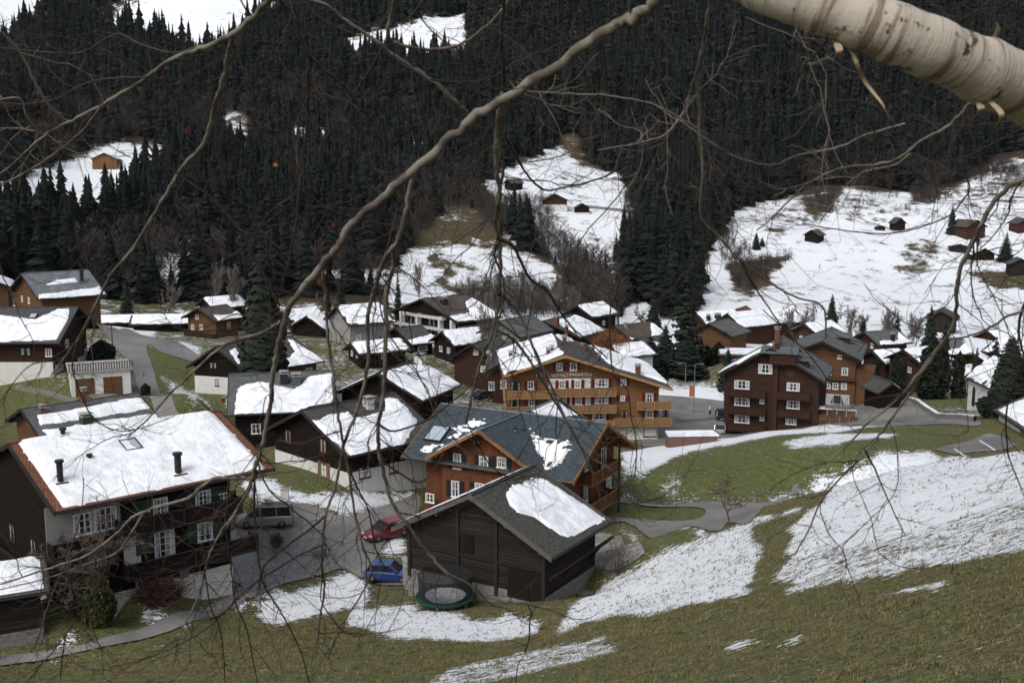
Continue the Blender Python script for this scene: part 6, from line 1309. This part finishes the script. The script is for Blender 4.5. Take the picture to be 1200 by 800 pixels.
# person by the street, pale jacket
x, y, z = ground(832, 486); r = empty('person', (x, y, z+.05), R(20)); tag(r, 'person in a pale jacket standing on the street beyond the silver car', 'person')
mb = MB()
for sx in (-1, 1): mb.tube([(sx*.10, .0, 0), (sx*.10, -.12, .04), (sx*.10, .0, .09), (sx*.11, 0, .48), (sx*.09, 0, .86), (sx*.05, 0, .95)], [.05, .05, .06, .075, .10, .11], 8)
mb.tube([(0, 0, .85), (0, 0, 1.0), (0, 0, 1.2), (0, 0, 1.38), (0, 0, 1.45), (0, 0, 1.5)], [.15, .16, .18, .19, .09, .06], 10)
for sx in (-1, 1): mb.tube([(sx*.17, 0, 1.38), (sx*.25, .0, 1.1), (sx*.24, -.08, .88), (sx*.23, -.1, .80)], [.07, .055, .045, .03], 7)
mb.tube([(0, 0, 1.46), (0, -.01, 1.52), (0, -.02, 1.6), (0, -.02, 1.68), (0, -.01, 1.75)], [.05, .08, .10, .09, .02], 10); o = mb.build('body', [plain('skin', (.45, .28, .2))], r, True)
mb = MB(); mb.tube([(0, 0, .80), (0, 0, 1.0), (0, 0, 1.2), (0, 0, 1.40), (0, 0, 1.47)], [.20, .19, .21, .21, .08], 10)
for sx in (-1, 1): mb.tube([(sx*.17, 0, 1.39), (sx*.255, .0, 1.1), (sx*.245, -.08, .87)], [.09, .075, .06], 8)
mb.build('jacket', plain('pale_jacket', (.5, .42, .42)), r, True)
mb = MB()
for sx in (-1, 1): mb.tube([(sx*.10, 0, .06), (sx*.11, 0, .48), (sx*.09, 0, .86)], [.085, .095, .12], 8)
mb.build('trousers', plain('dark_trousers', (.03, .03, .045)), r, True)
mb = MB(); mb.tube([(0, .02, 1.6), (0, .02, 1.7), (0, 0, 1.79)], [.11, .105, .02], 10); mb.build('hair', plain('dark_hair', (.02, .015, .012)), r, True)
# ------------------------------------------------------------------ grass on the near slope
g = np.random.default_rng(5); n = 60000
gx = g.uniform(-20, 45, n*3); gy = 12+(g.random(n*3)**1.3)*62; d = gy
ok = (np.abs(gx/(gy+4)) < .55); gx, gy = gx[ok][:n], gy[ok][:n]; u_, v_ = warp(gx, gy)
cov = np.zeros(len(gx))
for P, s_, _ in SNOWP: cov[pip(P, u_, v_)] = s_
k_ = (g.random(len(gx)) > cov*1.05) & (fbm(gx*.7, gy*1.1, 6) > .36)
for P in ROADP: k_ &= ~pip([tuple(a) for a in P], gx, gy)
for hx, hy, hr in ((HS['barn'][0], HS['barn'][1], 8),(HS['shed'][0], HS['shed'][1], 3.5)): k_ &= np.hypot(gx-hx, gy-hy) > hr
gx, gy = gx[k_], gy[k_]; gz = hgt(gx, gy); n = len(gx); V = []; nb = 4
bx = gx[:, None]+g.normal(0, .05, (n, nb)); by = gy[:, None]+g.normal(0, .05, (n, nb)); a = g.uniform(0, 6.28, (n, nb)); l = g.uniform(.03, .13, (n, nb))*(.5+1.5*vnoise(gx*1.7, gy*1.7, 12))[:, None]*(1+(gy[:, None] > 40)*.3); wd = .008+.00025*gy[:, None]
lean = g.uniform(.3, 1.1, (n, nb)); c, s_ = np.cos(a), np.sin(a); gz2 = gz[:, None]+0*a
P0 = np.stack([bx-s_*wd, by+c*wd, gz2-.02], -1); P1 = np.stack([bx+s_*wd, by-c*wd, gz2-.02], -1); P2 = np.stack([bx+c*l*lean, by+s_*l*lean, gz2+l*.7], -1)
V = np.stack([P0, P1, P2], 2).reshape(-1, 3); me = np_mesh('grass', V, np.arange(len(V)).reshape(-1, 3), M['twigs'])
m, t, b = newmat('dry_grass_blades', .9); o_ = co(t); nn = noise(t, o_, 1.3, 4); n2 = noise(t, o_, 9, 2)
t.links.new(mix(t, sstep(t, mth(t, 'ADD', mth(t, 'MULTIPLY', nn, .5), mth(t, 'MULTIPLY', n2, .5)), .4, .62), (.07, .078, .024), (.21, .17, .08)), b.inputs['Base Color']); me.materials[0] = m
tag(link(bpy.data.objects.new('grass', me)), 'short dry winter grass on the near slope', kind='stuff')

# ------------------------------------------------------------------ damp winter air over the valley
m = bpy.data.materials.new('valley_air'); m.use_nodes = True; t = m.node_tree; t.nodes.clear(); out = N(t, 'ShaderNodeOutputMaterial'); pv = N(t, 'ShaderNodeVolumePrincipled')
pv.inputs['Color'].default_value = (.80, .87, .95, 1); pv.inputs['Density'].default_value = .00002; pv.inputs['Anisotropy'].default_value = .3; t.links.new(pv.outputs[0], out.inputs['Volume'])
mb = MB(); mb.box(-2300, 2300, -40, 1560, float(GZ.min())-3, 560)
o = mb.build('haze', m); tag(o, 'faint damp winter air over the whole valley', kind='stuff')
# ------------------------------------------------------------------ the birch whose boughs hang into the view
m, t, b = newmat('birch_bark', .7); uv = co(t, 'UV'); o_ = co(t)
bands = noise(t, mapping(t, uv, (1.2, 38, 1)), 1., 4, .65); blot = noise(t, mapping(t, o_, (1, 1, 1)), 13, 6, .75); soft = noise(t, o_, 6, 3)
c = mix(t, soft, (.30, .26, .205), (.56, .50, .42)); c = mix(t, mth(t, 'MULTIPLY', sstep(t, bands, .48, .60), .9), c, (.17, .125, .09)); c = mix(t, sstep(t, blot, .56, .62), c, (.05, .038, .028))
t.links.new(c, b.inputs['Base Color']); bump(t, b, mth(t, 'ADD', bands, blot), .5, .01); M['birch'] = m; M['knot'] = plain('dark_knot_bark', (.035, .028, .022), .9, .4, 40)
m, t, b = newmat('branch_bark', .75); o_ = co(t); a_ = noise(t, o_, 30, 4); l_ = noise(t, o_, 9, 4)
geo = N(t, 'ShaderNodeNewGeometry'); c = mix(t, a_, (.055, .042, .034), (.135, .108, .086)); c = mix(t, mth(t, 'MULTIPLY', sstep(t, l_, .44, .56), .85), c, (.20, .182, .148))
c = mix(t, mth(t, 'MULTIPLY', sstep(t, noise(t, o_, 14, 3), .60, .68), .7), c, (.09, .10, .05)); t.links.new(c, b.inputs['Base Color']); bump(t, b, a_, .4, .004); M['branch'] = m
m, t, b = newmat('twig_bark', .6); c = mix(t, noise(t, co(t), 14, 3), (.022, .014, .012), (.06, .042, .034)); t.links.new(c, b.inputs['Base Color']); M['twig'] = m
m, t, b = newmat('pale_twig_bark', .7); c = mix(t, noise(t, co(t), 14, 3), (.14, .10, .075), (.30, .25, .20)); t.links.new(c, b.inputs['Base Color']); M['twig_pale'] = m
tb = Vector((3.05, 2.6, float(hgt(3.05, 2.6))))
birch = empty('birch_tree', tb); tag(birch, 'old birch leaning in from the right, its bare boughs and twigs hanging across the view', 'tree')
def W2(px, py, d): return np.array(unproj(px, py, d))-np.array(tb)
trunk_top = [(0, 0, -.3), (.02, .05, .8), (-.05, .0, 1.6), (-.1, -.1, 2.6), (0, -.1, 4.2), (.1, .1, 6.5)]
mb = MB(); mb.tube(smooth_line(trunk_top, sub=6), np.linspace(.24, .09, 31), 18); mb.build('trunk', M['birch'], birch, True)
# the thick limb: (px, py, d, radius px)
def limb(name, pts, mat, n=14, wob=.0, parent=birch, sub=8, jag=0):
    P = smooth_line([tuple(W2(p[0], p[1], p[2]))+(p[3]*p[2]/F,) for p in pts], sub=sub); r = np.maximum(P[:, 3], .0008)
    if wob: r = r*(1+wob*(np.array([vnoise(i*.7, 3.1, 4) for i in range(len(r))])-.5))
    if jag: P[1:-1, :3] += rng.normal(0, 1, P[1:-1, :3].shape)*jag*r[1:-1, None]
    mb = MB(); mb.tube(P[:, :3], r, n); return mb.build(name, mat, parent, True), P
L1 = [(1560, 330, 3.1, 50), (1420, 222, 2.9, 46), (1290, 150, 2.7, 42), (1180, 96, 2.5, 37.5), (1080, 52, 2.4, 34.5), (980, 14, 2.4, 32), (900, -14, 2.45, 30), (840, -42, 2.6, 24), (790, -75, 2.8, 20), (700, -160, 3.2, 16), (560, -260, 4, 8)]
s0 = tuple(np.array([0, -.1, 1.55])); _, PL = limb('limb', L1, M['birch'], 22, .16, sub=10)
# joint to the trunk
mb = MB(); e0 = W2(1560, 330, 3.1); mb.tube(smooth_line([(0, 0, 1.2), tuple((np.array([0, 0, 1.5])+e0)/2-np.array([0, 0, .1])), tuple(e0), tuple(W2(1500, 280, 3.02))], sub=6), np.linspace(.19, .155, 19), 18); mb.build('limb_base', M['birch'], birch, True)
M['peel'] = plain('peeling_bark', (.36, .28, .19), .8, .35, 60)
# curls of peeling bark
def strip3(pts, w_):
    P = smooth_line([tuple(W2(*p)) for p in pts], sub=5); mb = MB(); k = len(P)
    for i in range(k-1):
        tp = lambda q: w_*(.35+.65*math.sin(math.pi*min(1, q*1.15+.12)))*(1 if q < .85 else (1-q)/.15*.8+.1)*(.8+.4*vnoise(q*7, w_*900, 3)); a = tp(i/k); b_ = tp((i+1)/k); s_ = np.array([1, .3, .2]); s_ /= np.linalg.norm(s_)
        mb.poly([tuple(P[i]-s_*a), tuple(P[i]+s_*a), tuple(P[i+1]+s_*b_), tuple(P[i+1]-s_*b_)], (.0, .003, .0))
    mb.build('peeling_bark', M['peel'], birch)
strip3([(994, 48, 2.42), (1004, 74, 2.4), (1014, 96, 2.44), (1034, 122, 2.38), (1044, 142, 2.42)], .005); strip3([(978, 46, 2.42), (984, 60, 2.36), (976, 70, 2.4)], .008)
strip3([(1160, 118, 2.45), (1174, 134, 2.38), (1166, 150, 2.44)], .007); strip3([(1146, 120, 2.45), (1150, 128, 2.43), (1142, 138, 2.48)], .009); strip3([(1164, 46, 2.5), (1170, 34, 2.48), (1168, 26, 2.44)], .006)
BR = [ # (material, depth start, depth end, radius px start, radius px end, points)
 ('branch', 2.8, 3.9, 13, 2.2, [(845,-40),(800,-18),(770,2),(735,22),(690,50),(640,86),(595,112),(545,146),(500,186),(455,226),(415,258),(395,290),(376,312),(347,347),(333,377),(325,412),(320,436),(318,460),(314,490),(306,526),(298,550),(292,574),(280,592),(266,618)]),
 ('branch', 3.0, 3.9, 5.5, 1.4, [(345,-12),(313,3),(300,17),(273,40),(240,55),(200,70),(173,90),(137,113),(113,127),(80,143),(47,163),(20,188),(-10,212)]),
 ('branch', 3.5, 4.1, 2.4, 1.2, [(118,126),(93,157),(60,183),(28,203),(-10,222)]),
 ('twig', 3.3, 3.9, 3.6, 1.2, [(322,-10),(334,10),(345,32),(363,67),(361,92),(360,117),(360,150),(353,187),(350,227),(346,268),(338,305),(330,330)]),
 ('twig', 3.4, 3.9, 2.6, 1.0, [(363,67),(380,83),(400,98),(420,123),(440,150),(450,190)]),
 ('branch', 3.3, 4.3, 4.2, 1.3, [(273,42),(268,62),(263,87),(253,117),(247,143),(237,170),(213,197),(193,230),(173,263),(155,292),(135,315),(122,337),(110,362),(95,390),(78,416),(60,440)]),
 ('twig_pale', 3.6, 3.9, 1.8, 2.6, [(3,38),(27,67),(43,100),(60,127),(80,143)]),
 ('twig_pale', 3.6, 3.8, 1.2, 2.0, [(-8,118),(23,115),(30,133),(38,146),(47,157)]),
 ('twig', 3.6, 3.8, 1.8, 1.0, [(240,52),(205,62),(165,52),(137,40),(100,60),(67,62),(20,58),(-10,55)]),
 ('twig', 3.4, 4.0, 1.6, .9, [(175,90),(130,92),(95,100),(60,118),(20,122),(-10,120)]),
 ('branch', 3.0, 3.4, 2.0, 4.0, [(330,-10),(380,5),(400,20),(443,50),(470,72),(500,90),(530,115),(547,132)]),
 ('branch', 3.0, 3.5, 3.6, 1.6, [(465,-10),(460,10),(455,43),(477,55),(508,58),(540,52),(567,33),(587,13),(600,-8)]),
 ('twig', 3.5, 3.9, 2.2, .9, [(455,46),(433,83),(420,103),(398,140),(380,165),(372,190)]),
 ('twig', 3.1, 3.4, 2.8, 3.2, [(592,-10),(588,33),(590,83),(592,108)]),
 ('branch', 3.2, 4.2, 4.6, 1.8, [(590,112),(587,123),(582,160),(582,200),(585,230),(580,258),(586,285),(586,320),(585,355),(576,392),(565,420),(555,455),(545,497)]),
 ('branch', 3.3, 4.3, 2.6, 1.5, [(584,160),(589,200),(581,240),(588,270),(580,300),(590,330),(587,365),(570,430)]),
 ('branch', 3.3, 4.5, 4.2, 1.5, [(496,190),(484,205),(475,247),(465,282),(450,305),(442,330),(436,350),(430,380),(432,417),(426,452),(416,486),(404,518),(398,546),(392,574),(382,602),(378,640),(377,665),(380,690),(374,730),(370,770)]),
 ('branch', 3.6, 4.4, 3.8, 2.0, [(462,296),(460,315),(453,345),(452,397),(450,450),(444,500),(444,530),(452,562),(460,590),(480,617),(500,645),(522,670),(545,682),(575,700),(605,706),(645,712)]),
 ('branch', 3.7, 4.5, 3.0, 1.2, [(378,314),(381,347),(385,397),(392,454),(396,485),(402,520),(408,548),(412,575),(417,605),(425,640),(435,665),(427,690),(410,717),(395,740),(385,765)]),
 ('twig', 4.1, 4.5, 1.8, 1.0, [(408,546),(420,574),(432,598),(440,640),(452,668)]),
 ('branch', 3.6, 4.2, 2.6, 1.2, [(585,345),(592,350),(607,366),(625,407),(645,450),(667,498),(690,535),(712,547),(732,577),(752,600)]),
 ('branch', 3.6, 4.2, 2.6, 1.2, [(584,388),(600,396),(612,410),(632,440),(650,470),(672,508),(695,555),(708,600)]),
 ('twig', 3.6, 4.1, 3.0, 1.0, [(583,280),(602,290),(620,325),(640,340),(655,362),(672,385),(690,400),(712,420)]),
 ('twig', 3.7, 4.2, 1.4, .8, [(705,43),(710,93),(705,133),(707,173)]),
 ('twig', 3.9, 4.2, 1.3, 1.0, [(728,320),(722,345),(715,365),(716,415),(720,440),(735,457),(740,490),(746,520),(744,560)]),
 ('branch', 3.2, 3.9, 3.2, 1.5, [(835,-10),(829,20),(823,57),(813,97),(803,128),(808,150),(822,190),(822,240)]),
 ('branch', 3.3, 3.9, 2.6, 1.4, [(815,92),(820,130),(820,160),(824,200),(821,252),(840,275),(862,299),(892,325),(930,347),(964,359),(968,395)]),
 ('twig', 3.8, 4.1, 1.6, .8, [(870,308),(880,330),(900,359),(922,389),(952,420),(975,452)]),
 ('branch', 3.2, 3.6, 1.4, 1.8, [(795,140),(840,172),(870,187),(907,193),(935,182),(985,172),(1010,160),(1060,145)]),
 ('branch', 3.1, 3.8, 3.2, 1.0, [(1148,112),(1135,123),(1113,147),(1083,163),(1057,183),(1033,192),(987,197),(950,213),(927,233),(905,255),(887,270)]),
 ('twig_pale', 3.3, 3.8, 2.0, .9, [(1068,180),(1050,193),(1033,197),(1010,203),(985,225),(960,262)]),
 ('branch', 3.2, 4.0, 4.2, 1.4, [(1240,195),(1200,208),(1166,235),(1144,276),(1127,310),(1121,340),(1120,370),(1108,397),(1090,419),(1064,454),(1040,478),(1016,496),(1000,515),(966,545)]),
 ('branch', 3.6, 4.2, 2.8, 1.2, [(1110,395),(1092,420),(1078,440),(1070,457),(1052,480),(1036,502),(1014,530),(966,581),(948,620),(931,650)]),
 ('twig', 3.9, 4.2, 1.8, .8, [(1014,528),(1028,555),(1040,584),(1061,627)]),
 ('branch', 3.3, 3.8, 2.4, 1.4, [(1240,352),(1200,364),(1182,370),(1156,386),(1134,394),(1114,397)]),
 ('twig', 3.5, 4.1, 1.8, .9, [(1090,100),(1097,112),(1107,143),(1117,180),(1136,217),(1125,239),(1110,254),(1069,269),(1031,274),(982,269),(940,262)]),
 ('twig', 3.4, 3.8, 1.8, .9, [(1205,205),(1190,222),(1183,240),(1181,252),(1165,275),(1147,293)]),
 ('twig', 3.4, 4.0, 2.4, 1.0, [(1215,340),(1198,362),(1194,392),(1200,420),(1190,450),(1180,474),(1180,521),(1186,545),(1196,570)]),
 ('twig', 3.0, 3.5, 2.2, .8, [(975,30),(967,50),(955,65),(943,77),(933,97),(915,115),(897,128)]),
 ('twig_pale', 3.0, 3.4, 1.0, 1.2, [(873,20),(900,32),(923,40),(940,52),(947,67),(940,85),(932,112)]),
 ('twig', 3.2, 3.8, 1.2, 1.0, [(990,72),(1007,84),(1033,113),(1073,140),(1110,148),(1160,145),(1205,140)]),
 ('twig_pale', 3.1, 3.5, 1.4, 1.2, [(600,103),(617,107),(667,110),(720,113),(767,123),(800,140),(825,155)]),
 ('twig_pale', 3.4, 3.8, 1.2, 1.6, [(700,176),(725,172),(750,167),(780,157),(802,130)]),
 ('twig', 3.5, 4.0, 1.6, .9, [(800,140),(785,160),(767,167),(747,183),(738,205),(728,225),(705,252),(690,268),(668,300)]),
 ('twig', 3.4, 4.0, 2.0, 1.4, [(592,160),(607,187),(622,210),(640,223),(660,220),(690,213),(717,203),(723,190),(728,175)]),
 ('twig', 3.4, 3.9, 1.2, 1.6, [(143,117),(167,153),(180,180),(217,210),(257,240),(282,272),(300,305),(320,335),(347,346)]),
 ('twig', 3.7, 3.9, 1.0, 1.6, [(340,200),(350,220),(387,245),(412,254)]), ('twig', 3.8, 4.1, 1.4, .8, [(350,195),(347,225),(315,250),(290,285),(265,303),(235,322)]),
 ('branch', 3.8, 4.4, 2.8, 1.2, [(330,375),(307,390),(267,402),(232,430),(212,450),(200,460),(177,487),(150,512)]),
 ('twig', 4.0, 4.3, 1.6, .9, [(278,403),(290,415),(300,424),(318,430)]),
 ('branch', 3.9, 4.5, 3.4, 1.2, [(300,552),(296,560),(270,560),(247,562),(220,583),(178,596),(154,607),(137,624),(104,649),(69,662),(20,678),(-10,687)]),
 ('branch', 4.0, 4.6, 2.4, 1.0, [(178,598),(168,602),(150,630),(137,647),(96,663),(55,677),(-10,693)]),
 ('branch', 3.9, 4.5, 2.6, 1.0, [(300,540),(294,563),(280,594),(262,618),(247,646),(240,668),(232,700),(212,740),(206,757)]),
 ('twig', 4.1, 4.6, 1.8, .8, [(380,605),(360,622),(335,640),(310,662),(305,677),(276,704),(247,732),(206,757),(160,776)]),
 ('twig', 4.1, 4.6, 1.6, .8, [(380,637),(347,652),(325,666),(310,675),(280,697),(262,720)]),
 ('twig', 4.0, 4.5, 2.0, .9, [(268,560),(267,590),(264,616),(270,655),(275,702),(289,737),(302,800)]),
 ('twig', 4.0, 4.5, 2.0, .9, [(298,560),(298,600),(302,642),(305,669),(312,690),(330,718),(352,762),(362,800)]),
 ('twig', 4.2, 4.6, 1.4, .8, [(239,666),(247,710),(258,737),(262,770),(264,800)]),
 ('twig', 4.2, 4.6, 1.4, .8, [(126,663),(112,690),(96,715),(69,754),(41,787),(27,805)]),('twig', 4.2, 4.6, 1.2, .8, [(76,748),(73,770),(71,792)]),
 ('twig', 4.0, 4.4, 1.4, .8, [(398,505),(375,512),(350,520),(325,515)]),
 ('twig', 4.0, 4.4, 1.8, 1.0, [(444,497),(460,505),(480,500),(505,490),(530,470),(548,455),(560,430)]),
 ('twig', 4.0, 4.5, 1.4, .8, [(447,540),(470,555),(492,565),(510,548),(520,530)]),
 ('twig', 3.6, 4.0, 1.2, .8, [(110,362),(95,395),(60,420),(30,432),(0,470)]), ('twig', 4.0, 4.3, 1.4, .8, [(95,390),(85,425),(92,455),(110,490),(140,505),(170,500),(205,487)]),
 ('twig', 3.9, 4.2, 1.4, .8, [(560,5),(600,22),(640,32),(680,50),(700,66)]), ('twig', 3.5, 3.9, 1.2, .8, [(1170,-5),(1150,10),(1120,25),(1100,20),(1075,8)]), ('twig', 3.6, 4.0, 1.2, .8, [(1200,150),(1170,165),(1140,180),(1100,190),(1075,182)]),
 ('twig', 3.7, 4.2, 1.2, .8, [(547,495),(560,520),(575,545),(600,560),(630,555)]), ('twig', 3.8, 4.2, 1.2, .7, [(40,760),(60,700),(80,650),(95,600),(98,560)]),
 ('twig', 3.7, 4.2, 1.3, .7, [(480,-8),(500,30),(540,60),(590,70),(640,62),(700,80)]), ('twig', 3.7, 4.2, 1.1, .7, [(-8,28),(30,40),(80,45),(150,70),(210,110),(250,150),(300,175)]),
 ('twig', 3.7, 4.2, 1.1, .7, [(0,160),(40,175),(90,160),(150,165),(200,180),(240,175)]), ('twig', 3.9, 4.3, 1.1, .7, [(620,190),(660,182),(700,160),(750,150),(800,160),(860,205),(900,240)]), ('twig', 3.9, 4.3, 1.1, .7, [(410,240),(440,260),(480,262),(520,250),(560,230)]),
]
tg = random.Random(11); TW = []
def side_twigs(mb, pts, base_r, lv=0, dens=1.):
    """short crooked side twigs with buds, leaving the branch alternately"""
    k = len(pts); L = sum(np.linalg.norm(pts[i+1]-pts[i]) for i in range(k-1)); n = int(L/.042*dens)
    for _ in range(n):
        i = tg.randrange(1, k-1); p = pts[i]; d = pts[min(i+1, k-1)]-pts[i-1]; d = d/(np.linalg.norm(d)+1e-9)
        s_ = np.array([tg.gauss(0, 1), tg.gauss(0, .6), tg.gauss(0, .9)]); nd = d*.6+s_*.6; nd /= np.linalg.norm(nd)+1e-9; l = abs(tg.gauss(0, .08))+.015
        if lv == 0 and tg.random() < .30: l = tg.uniform(.12, .45)
        if lv == 0 and tg.random() < .055: l = tg.uniform(.4, .95); nd = nd*.5+np.array([0, 0, -.6 if p[2] < W2(600, 330, 4)[2]+.4 else -.15])
        q = [p.copy()]; m_ = max(3, int(l/.035))
        for j in range(m_):
            nd = nd+np.array([tg.gauss(0, .22), tg.gauss(0, .15), tg.gauss(0, .2)+(-.05 if j < m_/2 else .10)]); nd /= np.linalg.norm(nd)+1e-9; q.append(q[-1]+nd*l/m_)
        r0 = min(base_r*.5, (.001+.0034*l)); mb.tube(q, np.linspace(r0, max(.0005, r0*.45), len(q)), 4)
        if l > .13 and lv < 1: side_twigs(mb, q, r0, lv+1, .9)
for i, (mt, d0, d1, r0, r1, P) in enumerate(BR):
    k = len(P); pts = [(p[0], p[1], d0+(d1-d0)*j/(k-1), .76*(r1+(r0-r1)*(1-j/(k-1))**1.15)*(.78 if i == 0 else 1)) for j, p in enumerate(P)]
    o, Q = limb('branch', pts, M[mt], 9 if r0 > 3 else 6, .35 if r0 > 2 else .2, sub=6, jag=.26)
    mb = MB(); mb.tube(Q[:, :3], Q[:, 3], 9 if r0 > 3 else 6); nf = len(mb.f); side_twigs(mb, [q[:3] for q in Q], Q[:, 3].mean()); mb.mi = [0]*nf+[1]*(len(mb.f)-nf)
    old = o.data; o.data = mb.mesh('branch', [M[mt], M['twig' if mt != 'twig_pale' else 'twig_pale']], True); bpy.data.meshes.remove(old)
# a few shrivelled leaves that never fell
M['leaf'] = plain('dead_leaf', (.20, .05, .022), .7, .4, 30); M['leafb'] = plain('orange_leaf', (.42, .13, .03), .6, .3, 30)
for px, py, d, sc_, mt, rt in ((222,152,3.4,.030,'leaf',.3),(320,196,3.6,.022,'leafb',1.2),(378,328,3.8,.045,'leaf',.2),(372,346,3.8,.035,'leaf',.7),(377,362,3.8,.03,'leaf',-.5),(720,187,3.6,.022,'leaf',.4),(262,470,4.2,.028,'leaf',.1),(170,440,4.2,.03,'leaf',.6),(962,312,3.9,.03,'leaf',.5),(1156,350,3.7,.02,'leaf',.5),(392,264,3.8,.028,'leaf',.1),(290,703,4.4,.03,'leaf',0)):
    mb = MB(); P = []
    for u, w_ in ((0, 0), (.25, .32), (.55, .38), (.8, .2), (1, 0)): P.append((u, w_))
    for a, b_ in zip(P[:-1], P[1:]):
        for s_ in (-1, 1): mb.face([(0, a[0]*.0, -a[0]), (s_*a[1], .25*a[1], -a[0]), (s_*b_[1], .25*b_[1], -b_[0]), (0, 0, -b_[0])])
    o = mb.build('dead_leaf', M[mt], birch); o.location = W2(px, py-4, d); o.scale = (sc_*.8,)*3; o.rotation_euler = (.3, rt, rt*3)
